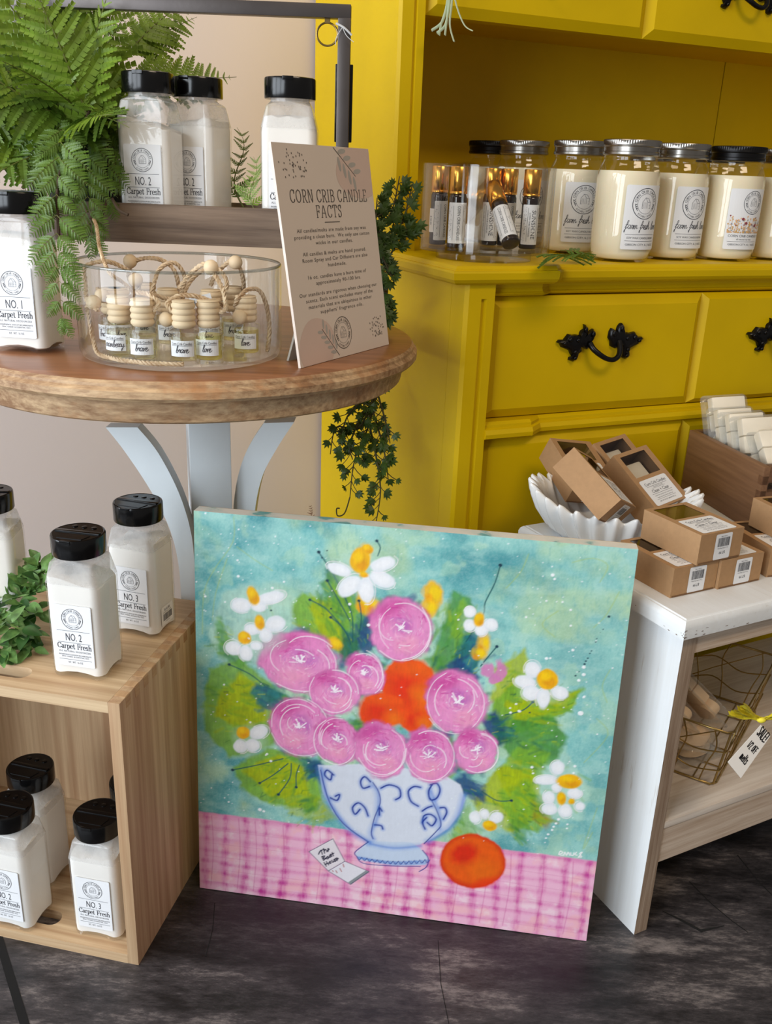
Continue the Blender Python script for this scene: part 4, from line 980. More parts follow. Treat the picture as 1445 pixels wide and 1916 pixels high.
# ------------------------------------------------------------------ candle jars on the dresser top
CT_Z = 0.9 - 0.107 * DS
def inD(x, y, z=CT_Z): return DO + (Dx * x + Dy * y) * DS + Vector((0, 0, z))
WAX = M('cream_wax', srgb(244, 232, 204), 0.55, var=0.02, scale=12, sss=0.15)
JGL = clear('jar_glass', (0.98, 0.985, 0.975, 1), 1.0, 0.0, rough=0.015, ior=1.5)
STEEL = M('brushed_lid_steel', srgb(150, 146, 140), 0.27, 0.95, var=0.12, scale=90)
BLID = M('black_lid_metal', srgb(24, 23, 24), 0.35, 0.6)
PEACH = M('flower_peach', srgb(226, 176, 130), 0.6); GOLDF = M('flower_gold', srgb(206, 164, 96), 0.6); MAR = M('flower_maroon', srgb(140, 62, 70), 0.6)
JR = 0.0432
def jar_label(kind):
    R_ = JR + 0.0006
    def mp(u, v, w): return ((R_ + w) * math.sin(u / R_), -(R_ + w) * math.cos(u / R_), v)
    k = Ink(lambda u, v, w: mp(u * 1.13, (v - 0.06) * 1.13 + 0.0605, w)); k.rect(-0.0265, 0.0265, 0.0225, 0.0965, 0, 0, nx=16, r=0.002)
    if kind == 'plain':
        k.seal(0.0, 0.0755, 0.0175)
        k.pen_text('farm fresh love', 0, 0.0462, 0.0098, SCRIPT, t=0.060, sx=0.90, space=-0.02, slant=0.2)
        for v in (0.0400, 0.0325):
            for i in range(10): k.line([(-0.022 + 0.0044 * i, v), (-0.0176 + 0.0044 * i, v)], 0.0004)
        k.text('SOY WAX CANDLE BLEND', 0, 0.0350, 0.0024, width=0.040, space=0.95)
        k.text('GIBSON CITY, IL | 16OZ', 0, 0.0272, 0.0024, width=0.042, space=0.95)
    else:
        k.seal(0.006, 0.0800, 0.0140)
        q = random.Random(11)
        for _ in range(150):
            u = -0.0255 + 0.051 * q.random(); v = 0.0435 + 0.018 * q.random() ** 2.2
            k.ellipse(u, v, 0.0006 + 0.0009 * q.random(), 0.0006 + 0.0006 * q.random(), q.random() * 3, q.choice((3, 3, 4, 4, 2)), 0.0003, 6)
        for _ in range(26):
            u = -0.025 + 0.05 * q.random(); v = 0.052 + 0.012 * q.random()
            k.line([(u, 0.0435), (u + 0.001, v)], 0.00025, 4); k.ellipse(u + 0.001, v, 0.0010, 0.0010, 0, q.choice((3, 4, 3, 5)), 0.0004, 7)
        for u, v in ((-0.006, 0.060), (0.014, 0.052), (-0.001, 0.055)): k.ellipse(u, v, 0.0020, 0.0018, 0, 5, 0.0005, 8)
        k.text('CORN CRIB CANDLES', 0, 0.0378, 0.0030, width=0.044)
        k.text('all natural soy wax', 0, 0.0342, 0.0020, width=0.022)
        for v in (0.0322,):
            for i in range(10): k.line([(-0.022 + 0.0044 * i, v), (-0.0176 + 0.0044 * i, v)], 0.0004)
        k.text('GIBSON CITY, IL | 16OZ', 0, 0.0275, 0.0024, width=0.042, space=0.95)
    return k.mb
def behind(p):
    p = Vector(p); d = Vector((p.x, p.y, 0)).normalized(); return p + d * 0.038
def make_candle(pos, face, label, black=False, kind='plain', lid_tilt=0.0):
    t = thing('candle_jar', label, 'candle', pos, DYAW + face, 'candle jars on the dresser')
    g = MB()
    g.lathe([(0.020, 0.0015), (0.0335, 0.0), (0.0385, 0.0025), (0.0415, 0.010), (0.0428, 0.022), (JR, 0.04), (JR, 0.100), (0.0428, 0.110), (0.0412, 0.119), (0.0385, 0.1265), (0.0362, 0.131), (0.0356, 0.134), (0.0362, 0.1365), (0.0352, 0.138), (0.0352, 0.150)], 56, 0, True, False)
    g.build('glass', JGL, t, smooth=50)
    g = MB()
    g.lathe([(0.020, 0.005), (0.033, 0.0035), (0.0375, 0.0055), (0.0402, 0.012), (0.0413, 0.024), (0.0418, 0.04), (0.0418, 0.100), (0.0412, 0.1095), (0.0398, 0.1175), (0.0392, 0.1190)], 56)
    g.build('wax', WAX, t, smooth=50)
    g = MB(); prof = [(0.034, 0.1385), (0.0374, 0.1385), (0.0382, 0.1395), (0.0382, 0.1425), (0.0372, 0.1435), (0.0374, 0.1490), (0.0384, 0.1500), (0.0386, 0.1515)]
    g.lathe(prof, 72, 0, True, False)
    rings = []
    for z, r_ in ((0.1515, 0.0386), (0.1520, 0.0388), (0.1572, 0.0388), (0.1580, 0.0381)):
        rings.append([((r_ - (0.0007 if (i % 2 and 0.1518 < z < 0.1575) else 0)) * math.cos(2 * PI * i / 144), (r_ - (0.0007 if (i % 2 and 0.1518 < z < 0.1575) else 0)) * math.sin(2 * PI * i / 144), z) for i in range(144)])
    g.loft(rings, 0, False, False)
    g.lathe([(0.0381, 0.1580), (0.0365, 0.1585), (0.034, 0.1580), (0.010, 0.1580)], 72, 0, False, True)
    g.build('lid', BLID if black else STEEL, t, smooth=25, rot=(lid_tilt, lid_tilt, 0) if lid_tilt else None)
    t.scale = (1.03, 1.03, 1.03)
    if kind:
        key = 'jar' + kind
        if key not in LABELS: LABELS[key] = jar_label(kind)
        LABELS[key].build('label', [PAPER, INK, INK2, PEACH, GOLDF, MAR], t, smooth=0)
    return t
make_candle(behind((0.2665, 1.4667, 0.7887)), -0.28, 'cream candle jar with steel lid right beside the acrylic organizer')
make_candle(behind((0.3167, 1.3565, 0.7887)), 0.03, 'cream candle jar with steel lid at the front edge, nearest of the row')
make_candle(behind((0.4051, 1.4234, 0.7887)), 0.0, 'cream candle jar squeezed between the nearest jar and the black lidded one')
make_candle(behind((0.4949, 1.4487, 0.7887)), -0.12, 'candle jar with black lid and wildflower label', True, 'wild')
make_candle(behind((0.5871, 1.4969, 0.7887)), 0.0, 'candle jar with steel lid cut by the right picture edge')
make_candle(behind((0.1948, 1.5557, 0.7887)), -0.1, 'candle jar with steel lid seen through the acrylic organizer')
make_candle(behind((0.1525, 1.6388, 0.7887)), 0.0, 'candle jar with dark lid at the back left of the hutch', True, '')
make_candle(behind((0.5202, 1.6045, 0.7887)), 0.1, 'candle jar with black lid standing behind the wildflower jar', True, '')
make_candle(behind((0.4339, 1.6989, 0.7887)), 0.1, 'candle jar with steel lid at the back behind the nearest jars', False, '')

# ------------------------------------------------------------------ acrylic organizer with roll-on bottles
ACR = clear('acrylic', (0.99, 0.99, 0.985, 1), 0.7, 0.0, rough=0.02, ior=1.42)
OC = inD(0.089, 0.090)
og = thing('acrylic_organizer', 'round clear acrylic organizer on the left end of the dresser top', 'organizer', OC, DYAW)
og.scale = (1.04, 1.04, 1.0)
t = MB(); t.lathe([(0.060, 0.0), (0.0635, 0.0005), (0.0635, 0.0100), (0.060, 0.0105)], 64); t.build('turntable_base', ACR, og, smooth=40)
t = MB(); OR_ = 0.0865
t.lathe([(0.02, 0.0110), (OR_ - 0.001, 0.0110), (OR_, 0.012), (OR_, 0.122), (OR_ - 0.0026, 0.122), (OR_ - 0.0026, 0.0145), (0.02, 0.0145)], 80); t.build('round_wall', ACR, og, smooth=40)
for a in (226, 118):
    t = MB(); ca, sa = math.cos(math.radians(a)), math.sin(math.radians(a))
    X = Matrix.Rotation(math.radians(a), 4, 'Z')
    t.box(0.004 if a < 200 else 0.006, OR_ - 0.0028, -0.0013, 0.0013, 0.0147, 0.120, 0, 0, X); t.build('divider', ACR, og, smooth=0)
GOLD = M('gold_cap', srgb(226, 166, 70), 0.22, 0.95, var=0.05)
AMBER = M('dark_amber_glass', srgb(30, 16, 10), 0.08, var=0.1, spec=0.6)
def rollon_label(word):
    R_ = 0.0103
    def mp(u, v, w): return ((R_ + w) * math.sin(u / R_), -(R_ + w) * math.cos(u / R_), v)
    k = Ink(mp); k.rect(-0.0135, 0.0135, 0.006, 0.056, 0, 0, nx=12, r=0.0012)
    q = random.Random(len(word))
    for _ in range(46):
        u = q.choice((-1, 1)) * (0.0075 + 0.0050 * q.random()); v = 0.009 + 0.044 * q.random(); a = q.random() * 3
        k.line([(u, v), (u + 0.0014 * math.cos(a), v + 0.0014 * math.sin(a))], 0.00028)
    k.line([(-0.006, 0.010), (-0.006, 0.052)], 0.0003); k.line([(0.006, 0.010), (0.006, 0.052)], 0.0003)
    k.text(word, -0.0012, 0.031, 0.0052 if word == 'SUNSHINE' else 0.0036, width=0.036 if word == 'SUNSHINE' else 0.042, ang=-PI / 2)
    if word == 'SUNSHINE': k.text('CORN CRIB CANDLES', -0.0044, 0.031, 0.0016, width=0.030, ang=-PI / 2)
    return k.mb
def make_rollon(loc, rot, word, label, price=False):
    t = thing('roll_on_bottle', label, 'perfume bottle', loc, rot, 'roll-on bottles in the acrylic organizer')
    t.scale = (1.17, 1.17, 1.05)
    g = MB(); g.lathe([(0.0088, 0.0), (0.0098, 0.0008), (0.0101, 0.002), (0.0101, 0.062), (0.0090, 0.066), (0.0078, 0.067)], 28); g.build('bottle', AMBER, t, smooth=45)
    g = MB(); g.lathe([(0.0098, 0.0665), (0.0102, 0.0668), (0.0102, 0.0690), (0.0099, 0.0694), (0.0102, 0.0698), (0.0102, 0.0985), (0.0096, 0.0993)], 28); g.build('cap', GOLD, t, smooth=45)
    if word not in LABELS: LABELS[word] = rollon_label(word)
    LABELS[word].build('label', [PAPER, INK, INK2], t, smooth=0)
    if price:
        k = Ink(lambda u, v, w: ((0.0106 + w) * math.sin(u / 0.0106 - 1.9), -(0.0106 + w) * math.cos(u / 0.0106 - 1.9), v))
        k.rect(-0.006, 0.006, 0.016, 0.046, 0, 0, nx=8); k.text('$18.00', 0, 0.031, 0.003, ang=-PI / 2)
        k.mb.build('price_sticker', [STICK, INK, INK2], t, smooth=0)
oz = CT_Z + 0.0150
def on(p): return (p[0], p[1], oz)
def op(p): return (p[0], p[1], oz)
make_rollon(op((0.0574, 1.3571, 0.8052)), (0, 0, 0.75), 'CORN CRIB CANDLES', 'gold capped roll-on bottle with a price sticker, leftmost in the organizer', True)
make_rollon(op((0.0803, 1.3071, 0.8061)), (0, 0, 0.10), 'CORN CRIB CANDLES', 'gold capped roll-on bottle lettered down its side, second from the left')
make_rollon(op((0.1325, 1.3831, 0.8062)), (0, 0, -0.05), 'SUNSHINE', 'gold capped roll-on bottle standing just behind the tilted one')
make_rollon(op((0.1567, 1.3871, 0.8091)), (0, 0, 0.5), 'CORN CRIB CANDLES', 'gold capped roll-on bottle partly hidden at the back of the organizer')
make_rollon(op((0.1828, 1.3391, 0.8113)), (0, 0, 0.25), 'SUNSHINE', 'gold capped roll-on bottle standing upright, rightmost in the organizer')
tb0, tb1 = Vector((0.1521, 1.2691, 0.8137)), Vector((0.1287, 1.3431, 0.8867))
td = (tb1 - tb0).normalized()
make_rollon(tb0, rot_between(Vector((0.25, 1, 0)).cross(td), td).to_euler(), 'CORN CRIB CANDLES', 'gold capped roll-on bottle tilting to the left in the organizer')

# ------------------------------------------------------------------ kraft boxes
KRAFT = M('kraft_card', srgb(172, 134, 94), 0.75, var=0.05, scale=160, bump=0.08, bscale=400)
KIN = M('kraft_inside', srgb(120, 88, 58), 0.85)
FILM = clear('window_film', (0.93, 0.93, 0.90, 1), 1.0, 0.0, rough=0.04, ior=1.45)
WAXB = M('white_melt_wax', srgb(240, 230, 214), 0.5, var=0.02)
BW, BL, BT = 0.069, 0.092, 0.037
def box_sticker():
    k = Ink(lambda u, v, w: (u, v, BT / 2 + 0.0003 + w))
    k.rect(-0.028, 0.026, -0.043, -0.002, 0, 0, r=0.003)
    c = -0.001
    k.text('Corn Crib Candles', c, -0.0115, 0.0046, width=0.042)
    k.line([(-0.021, -0.0135), (0.019, -0.0135)], 0.0004)
    k.text('HANDMADE IN SMALL BATCHES', c, -0.0160, 0.0012, width=0.020)
    k.line([(-0.014, -0.0172), (0.012, -0.0172)], 0.0003)
    k.text('Clean + Clear', c, -0.0238, 0.0052, width=0.034)
    k.line([(-0.021, -0.0256), (0.019, -0.0256)], 0.0004)
    k.text('made from soy wax with a cotton wick', c, -0.0292, 0.0015, width=0.036)
    k.text('keep away from flame and heat', c, -0.0325, 0.0015, width=0.032)
    k.line([(-0.020, -0.0345), (0.018, -0.0345)], 0.0003)
    k.text('NET WT 2.5 OZ  GIBSON CITY, IL', c, -0.0385, 0.0017, width=0.032)
    return k.mb
def price_label():
    k = Ink(lambda u, v, w: (u, -BL / 2 - 0.0003 - w, v))
    k.rect(-0.010, 0.016, -0.0225 + 0.006, 0.0155, 0, 0, r=0.002)
    k.text('CORN CRIB', 0.003, 0.0128, 0.0012, width=0.010, ang=PI)
    k.barcode(-0.006, 0.0125, -0.0005, 0.0105)
    k.text('Corn Crib Melt Box', 0.003, -0.0020, 0.0014, width=0.017, ang=PI)
    k.text('$7.99', 0.003, -0.0065, 0.0034, width=0.0095, ang=PI)
    return k.mb
def make_box(label, mat_or_loc, rot=None, sticker=True, price=True):
    t = thing('kraft_box', label, 'box', mat_or_loc, rot if rot is not None else 0, 'kraft boxes of wax melts')
    b = MB(); w2, l2, t2, th_ = BW / 2, BL / 2, BT / 2, 0.0006
    wx0, wx1, wy0, wy1 = -0.026, 0.024, 0.004, 0.040        # window cut in the face
    b.add([(-w2, -l2, t2), (w2, -l2, t2), (w2, l2, t2), (-w2, l2, t2), (wx0, wy0, t2), (wx1, wy0, t2), (wx1, wy1, t2), (wx0, wy1, t2)],
          [(0, 1, 5, 4), (1, 2, 6, 5), (2, 3, 7, 6), (3, 0, 4, 7)])
    b.add([(-w2, -l2, -t2), (w2, -l2, -t2), (w2, l2, -t2), (-w2, l2, -t2), (-w2, -l2, t2), (w2, -l2, t2), (w2, l2, t2), (-w2, l2, t2)],
          [(3, 2, 1, 0), (0, 1, 5, 4), (1, 2, 6, 5), (2, 3, 7, 6), (3, 0, 4, 7)])
    i = 0.0012
    b.add([(-w2 + i, -l2 + i, -t2 + i), (w2 - i, -l2 + i, -t2 + i), (w2 - i, l2 - i, -t2 + i), (-w2 + i, l2 - i, -t2 + i), (-w2 + i, -l2 + i, t2 - i), (w2 - i, -l2 + i, t2 - i), (w2 - i, l2 - i, t2 - i), (-w2 + i, l2 - i, t2 - i)],
          [(0, 1, 2, 3), (0, 4, 5, 1), (1, 5, 6, 2), (2, 6, 7, 3), (3, 7, 4, 0)], 1)
    # tuck flap edge
    b.box(-w2 + 0.002, w2 - 0.002, -l2 - 0.0005, -l2, -t2 + 0.0005, -t2 + 0.0022, 1)
    b.build('carton', [KRAFT, KIN], t, smooth=0)
    f = MB(); f.add([(wx0 - .001, wy0 - .001, t2 - 0.0004), (wx1 + .001, wy0 - .001, t2 - 0.0004), (wx1 + .001, wy1 + .001, t2 - 0.0004), (wx0 - .001, wy1 + .001, t2 - 0.0004)], [(0, 1, 2, 3)])
    f.build('window', FILM, t, smooth=0)
    f = MB(); f.box(-w2 + 0.005, w2 - 0.012, -0.040, 0.034, -t2 + 0.002, t2 - 0.016, 0, 0.003); f.build('wax_block', WAXB, t)
    if sticker:
        if 'kbox' not in LABELS: LABELS['kbox'] = box_sticker()
        LABELS['kbox'].build('label', [PAPER, INK, INK2], t, smooth=0)
    if price:
        if 'kprice' not in LABELS: LABELS['kprice'] = price_label()
        LABELS['kprice'].build('price_sticker', [PAPER, INK, INK2], t, smooth=0)
    return t
BO = Vector((0.3366, 0.9135, 0.0)); BA = math.radians(27.7)
Bx = Vector((math.cos(BA), math.sin(BA), 0)); By = Vector((-math.sin(BA), math.cos(BA), 0))
def inB(x, y, z): return BO + Bx * x + By * y + Vector((0, 0, z))
TZ = 0.4521
make_box('kraft box with price sticker at the lower left of the stack at the bench corner', inB(0.0485, 0.0885, TZ + BT / 2), BA)
make_box('kraft box with price sticker at the lower right of the stack', inB(0.1185, 0.0850, TZ + BT / 2), BA)
make_box('kraft box lying on top of the two lower boxes of the stack', inB(0.0765, 0.0850, TZ + BT * 1.5 + 0.0008), BA + 0.02)
make_box('lower kraft box behind the stack at the right picture edge', inB(0.2110, 0.0800, TZ + BT / 2), BA - 0.20, price=False)
make_box('upper kraft box at the right picture edge below the brown drawer', inB(0.2330, 0.0620, TZ + BT * 1.5 + 0.0008), BA - 0.15, sticker=False, price=False)
def posed(R_): return Matrix(R_).to_euler()
camv = Vector((0, 0, 0.9))
def along(p, f): return camv + (Vector(p) - camv) * f
make_box('kraft box with square white label leaning in the scalloped bowl, face to the viewer', along((0.3495, 0.1939 + 1.0, 0.5107), 0.985), posed([[0.781, -0.54, 0.314], [0.62, 0.61, -0.494], [0.076, 0.58, 0.811]]))
make_box('kraft box standing on edge in front in the scalloped bowl, showing its plain side', along((0.2812, 1.1822, 0.5077), 0.944), posed([[0.511, -0.562, 0.65], [0.759, 0.65, -0.035], [-0.403, 0.512, 0.759]]))
make_box('kraft box leaning at the back left of the scalloped bowl', along((0.2729, 1.2596, 0.5057), 0.972), posed([[0.906, -0.306, 0.294], [0.394, 0.863, -0.317], [-0.156, 0.403, 0.902]]))
make_box('kraft box at the back of the scalloped bowl, mostly behind the labelled box', along((0.336, 1.262, 0.508), 1.0), posed([[0.781, -0.54, 0.314], [0.62, 0.61, -0.494], [0.076, 0.58, 0.811]]))

# ------------------------------------------------------------------ scalloped bowl
CERAM = M('white_glazed_ceramic', srgb(236, 238, 238), 0.22, var=0.01, coat=0.3)
sb = thing('scalloped_bowl', 'white fluted oval ceramic bowl holding kraft boxes on the bench', 'bowl', inB(0.079, 0.228, TZ), BA - 0.66)
NF, N_ = 28, 28 * 12
def sring(s, z, amp, zig, inset=0.0):
    out = []
    for i in range(N_):
        th_ = 2 * PI * i / N_; w_ = math.cos(NF * th_)
        a_ = 0.108 * s - inset; b_ = 0.083 * s - inset
        r_ = 1 + amp * w_
        ex = abs(math.cos(th_)) ** 3
        out.append((a_ * math.cos(th_) * r_, b_ * math.sin(th_) * r_, z * 0.86 + zig * w_ + 0.016 * ex * (z / 0.06)))
    return out
m_ = MB()
rings = [sring(0.54, 0.001, 0.015, 0), sring(0.64, 0.0, 0.02, 0), sring(0.78, 0.012, 0.045, 0.0), sring(0.90, 0.030, 0.06, 0.001), sring(0.97, 0.046, 0.062, 0.0025), sring(1.0, 0.0560, 0.055, 0.0048),
         sring(1.0, 0.0582, 0.055, 0.0048, 0.0018), sring(0.99, 0.0565, 0.055, 0.0048, 0.0045), sring(0.96, 0.046, 0.058, 0.0025, 0.0045), sring(0.89, 0.031, 0.055, 0.001, 0.0045), sring(0.765, 0.014, 0.04, 0, 0.0045), sring(0.58, 0.004, 0.01, 0, 0.003)]
m_.loft(rings)
m_.build('fluted_wall', CERAM, sb, smooth=60)

# ------------------------------------------------------------------ brown drawer box with wax melts
WALN = wood('dark_brown_drawer_wood', srgb(150, 112, 80), srgb(104, 72, 50), 0.5, 'y', 40, 0.05, 0.15)
WALD = wood('dark_brown_drawer_front', srgb(134, 96, 68), srgb(88, 58, 40), 0.5, 'x', 40, 0.05, 0.15)
DBO = inB(0.272, 0.158, TZ); DBA = BA - 0.24
db = thing('brown_drawer_box', 'old dark brown wooden drawer box at the right end of the bench', 'drawer box', DBO, DBA)
DW, DL, DH = 0.20, 0.190, 0.094
m_ = MB(); m_.box(0, 0.010, 0, DL, 0, DH, 0, 0.001)
for i in range(4):
    z = 0.006 + i * 0.021
    m_.prism([(-0.0003, z), (-0.0003, z + 0.013)][:0] or [(-0.0003, 0.0), (0.0103, 0.0), (0.0103, 0.009), (-0.0003, 0.009)], z, z + 0.012, 1)
m_.build('side_board', [WALN, WALD], db)
m_ = MB(); m_.box(DW - 0.010, DW, 0, DL, 0, DH, 0, 0.001); m_.build('side_board', WALN, db)
m_ = MB(); m_.box(0.010, DW - 0.010, 0.0, 0.012, 0.0, 0.058); m_.box(0.010, DW - 0.010, 0.0, 0.012, 0.072, DH); m_.build('front_board', WALD, db)
m_ = MB(); m_.box(0.010, DW - 0.010, DL - 0.010, DL, 0, DH); m_.build('back_board', WALD, db)
m_ = MB(); m_.box(0.010, DW - 0.010, 0.012, DL - 0.010, 0.0, 0.006); m_.build('bottom_board', WALD, db)
SHELL = clear('clamshell_plastic', (0.97, 0.975, 0.975, 1), 1.0, 0.05, (0.9, 0.9, 0.9, 1), 0.04, 1.45)
MELTW = M('ivory_melt_wax', srgb(244, 234, 214), 0.35, var=0.02)
MELTT = M('tan_melt_wax', srgb(238, 206, 166), 0.4, var=0.04)
def make_melt(label, loc, rot, waxm, grp):
    """clear clamshell 70 x 95 mm with six wax blocks, lower pair rounded"""
    t = thing('wax_melt_pack', label, 'wax melts', loc, rot, grp)
    w_ = MB()
    for cx_, cy_ in ((-0.0, 0.031), (0.0, 0.005)):
        w_.box(-0.0265, 0.0265, cy_ - 0.0125, cy_ + 0.0125, 0.001, 0.017, 0, 0.0025)
    w_.loft([[(0.0265 * s * math.cos(2 * PI * i / 36), -0.0235 + 0.0155 * s * math.sin(2 * PI * i / 36), z) for i in range(36)] for s, z in ((1, 0.001), (1, 0.015), (0.93, 0.0175))])
    w_.loft([[(0.0265 * math.cos(a) * q, -0.0235 + 0.0155 * math.sin(a) * q, z) for a in [2 * PI * i / 36 for i in range(36)]] for q, z in ((0.62, 0.0174), (0.62, 0.0195), (0.56, 0.0203))])
    w_.build('wax', waxm, t, smooth=40)
    s_ = MB()
    def rr(hw, hl, z, r=0.006): return [(x, y, z) for x, y, _ in rrect(hw, hl, r, z, 4)]
    s_.loft([rr(0.0365, 0.0490, 0.0), rr(0.0365, 0.0490, 0.0012), rr(0.0300, 0.0455, 0.0015), rr(0.0290, 0.0445, 0.0180), rr(0.0270, 0.0425, 0.0205)], 0, True, True)
    s_.loft([rr(0.0365, 0.0490, -0.0012), rr(0.0365, 0.0490, -0.0002)], 0, True, True)
    s_.build('clamshell', SHELL, t, smooth=35)
    return t
DBx = Vector((math.cos(DBA), math.sin(DBA), 0)); DBy = Vector((-math.sin(DBA), math.cos(DBA), 0))
def inDB(x, y, z): return DBO + DBx * x + DBy * y + Vector((0, 0, z))
def stand(nrm, up):
    z = Vector(nrm).normalized(); y = Vector(up); y = (y - z * y.dot(z)).normalized(); x = y.cross(z)
    return Matrix((x, y, z)).transposed().to_euler()
G1 = 'white wax melt packs in the brown drawer box'
for i, (dx_, dy_, dz_, lb) in enumerate(((0.062, 0.056, 0.081, 'white wax melt pack at the front of the brown drawer box, leaning back'),
        (0.054, 0.0985, 0.089, 'white wax melt pack second from the front in the brown drawer box'),
        (0.050, 0.1235, 0.089, 'white wax melt pack third from the front in the brown drawer box'),
        (0.048, 0.150, 0.089, 'white wax melt pack fourth from the front in the brown drawer box'),
        (0.052, 0.1765, 0.101, 'clear wax melt pack at the very back of the brown drawer box'))):
    nn = -DBy * (0.75 if i == 0 else 0.9) - DBx * 0.10 + Vector((0, 0, 0.66 if i == 0 else 0.42))
    make_melt(lb, inDB(dx_, dy_, dz_), stand(nn, DBy * 0.7 + Vector((0, 0, 1))), MELTW, G1)
make_melt('white wax melt pack at the far right of the brown drawer box', inDB(0.140, 0.120, 0.088), stand(-DBy * 0.8 + Vector((0, 0, 0.5)), (0, 0, 1)), MELTW, G1)

# ------------------------------------------------------------------ wire basket on the lower shelf
BRASS = M('brass_wire', srgb(168, 140, 84), 0.34, 0.9, var=0.06)
bN = inB(0.128, 0.026, 0.1692)
e1 = (Bx * 0.875 + By * 0.485).normalized(); e2 = Vector((-e1.y, e1.x, 0))
wb = thing('wire_basket', 'brass wire basket with a SALE tag on the lower shelf of the bench', 'basket', bN)
WL, WWd, WH, FL = 0.225, 0.142, 0.088, 0.012
def bp(a, b_, h):
    """a along e1 0..1, b across 0..1, h height 0..1; walls flare outwards"""
    k_ = FL * h
    return e1 * (-k_ + (WL + 2 * k_) * a) + e2 * (-k_ + (WWd + 2 * k_) * b_) + Vector((0, 0, 0.0012 + WH * h))
def wire(name, pts, r, closed=False):
    q = MB(); q.tube(pts, r, 6, closed=closed); return q.build(name, BRASS, wb, smooth=60)
def loop4(h):
    P = []
    for (a0, b0), (a1, b1) in (((0, 0), (1, 0)), ((1, 0), (1, 1)), ((1, 1), (0, 1)), ((0, 1), (0, 0))):
        for f in (0.04, 0.2, 0.4, 0.6, 0.8, 0.96): P.append(bp(a0 + (a1 - a0) * f, b0 + (b1 - b0) * f, h))
    return P
wire('top_rim', loop4(1.0), 0.0016, True)
wire('bottom_rim', loop4(0.0), 0.0016, True)
for a, b_ in ((0.015, 0.015), (0.985, 0.015), (0.985, 0.985), (0.015, 0.985)): wire('corner_rod', [bp(a, b_, 0), bp(a, b_, 1)], 0.0016)
q = random.Random(3)
def wall(ax):
    def P(f, h):
        return {0: bp(f, 0.0, h), 1: bp(1.0, f, h), 2: bp(f, 1.0, h), 3: bp(0.0, f, h)}[ax]
    m_ = MB()
    for i in range(5 if ax % 2 == 0 else 4):                # wavy uprights
        f = (i + 0.6) / (5.2 if ax % 2 == 0 else 4.2); d = 0.06 * q.choice((-1, 1))
        m_.tube(smoothline([P(f, 0), P(f + d * 0.4, 0.35), P(f + d, 0.7), P(f + d * 0.2, 1.0)], 5), 0.0010, 5)
    for h in (0.30, 0.66):
        m_.tube(smoothline([P(0.0, h), P(0.25, h - 0.10), P(0.5, h + 0.04), P(0.75, h - 0.10), P(1.0, h)], 5), 0.0010, 5)
    m_.tube([P(0.1, 1.0), P(0.5, 0.5), P(0.92, 0.0)], 0.0008, 5)
    m_.build('wire_mesh', BRASS, wb, smooth=60)
for ax in range(4): wall(ax)
m_ = MB()
for f in (0.2, 0.4, 0.6, 0.8): m_.tube([bp(f, 0, 0), bp(f, 1, 0)], 0.0010, 5); m_.tube([bp(0, f, 0), bp(1, f, 0)], 0.0010, 5)
m_.build('base_grid', BRASS, wb, smooth=60)
G2 = 'tan wax melt packs in the wire basket'
def inW(a, b_, z): return bN + e1 * a + e2 * b_ + Vector((0, 0, z))
make_melt('tan wax melt pack leaning steeply across the middle of the wire basket', inW(0.052, 0.062, 0.079), stand(e1 * 0.80 + Vector((0, 0, 0.62)) - e2 * 0.25, e2 * 0.62 + Vector((0, 0, 0.75)) - e1 * 0.2), MELTT, G2)
make_melt('tan wax melt pack tucked behind the steeply leaning one', inW(0.016, 0.088, 0.078), stand(e1 * 0.85 + Vector((0, 0, 0.5)) - e2 * 0.2, e2 * 0.55 + Vector((0, 0, 0.8))), MELTT, G2)
make_melt('tan wax melt pack lying face up at the left of the wire basket', inW(0.052, 0.066, 0.036), stand(Vector((0, 0, 1)) - e2 * 0.30 + e1 * 0.14, e2 + e1 * 0.9), MELTT, G2)
make_melt('tan wax melt pack lying at the bottom of the wire basket', inW(0.066, 0.066, 0.0055), stand((0, 0, 1), e2 + e1 * 0.5), MELTT, G2)
tg = thing('sale_tag', 'white hand lettered SALE tag with yellow tulle bow tied to the wire basket', 'tag', (0.4358, 0.903, 0.3302))
TG = M('tag_card', srgb(236, 232, 226), 0.6, var=0.01); TINK = M('felt_pen', srgb(24, 22, 26), 0.6)
P4 = [Vector((0.431, 0.8989, 0.3249)), Vector((0.4462, 0.8959, 0.3083)), Vector((0.4083, 0.8664, 0.2747)), Vector((0.3986, 0.8741, 0.3013))]
o0 = tg.location
cU = ((P4[3] + P4[2]) / 2 - (P4[0] + P4[1]) / 2); lenU = cU.length; uX = cU.normalized()
uY = ((P4[1] + P4[2]) / 2 - (P4[0] + P4[3]) / 2); lenV = uY.length; uY = (uY - uX * uY.dot(uX)).normalized()
uN = uX.cross(uY)
if uN.y > 0: uN = -uN
cc = sum(P4, Vector()) / 4 - o0
k = Ink(lambda u, v, w: cc + uX * u + uY * v + uN * w)
hw_, hv_ = lenU / 2 + 0.004, lenV / 2
k.mb.add([k.map(a, b_, w) for w in (0.0, -0.0006) for a, b_ in ((-hw_, -hv_ * 0.7), (-hw_, hv_ * 0.75), (hw_, hv_), (hw_ * 1.0, -hv_))], [(0, 1, 2, 3), (7, 6, 5, 4), (0, 4, 5, 1), (1, 5, 6, 2), (2, 6, 7, 3), (3, 7, 4, 0)], 0)
for s, u_, h_ in (('SALE!', -hw_ * 0.62, 0.0125), ('1/2 OFF', 0.0, 0.0090), ('melts', hw_ * 0.55, 0.0105)):
    k.pen_text(s, u_, 0.0 + hv_ * 0.05, h_, FELT, t=0.11, sx=0.50, ang=PI / 2, space=0.12)
k.mb.build('card', [TG, TINK], tg, smooth=0)
TULLE = clear('yellow_tulle', srgb(240, 226, 60), 0.3, 0.55, srgb(246, 232, 70), 0.4, 1.1)
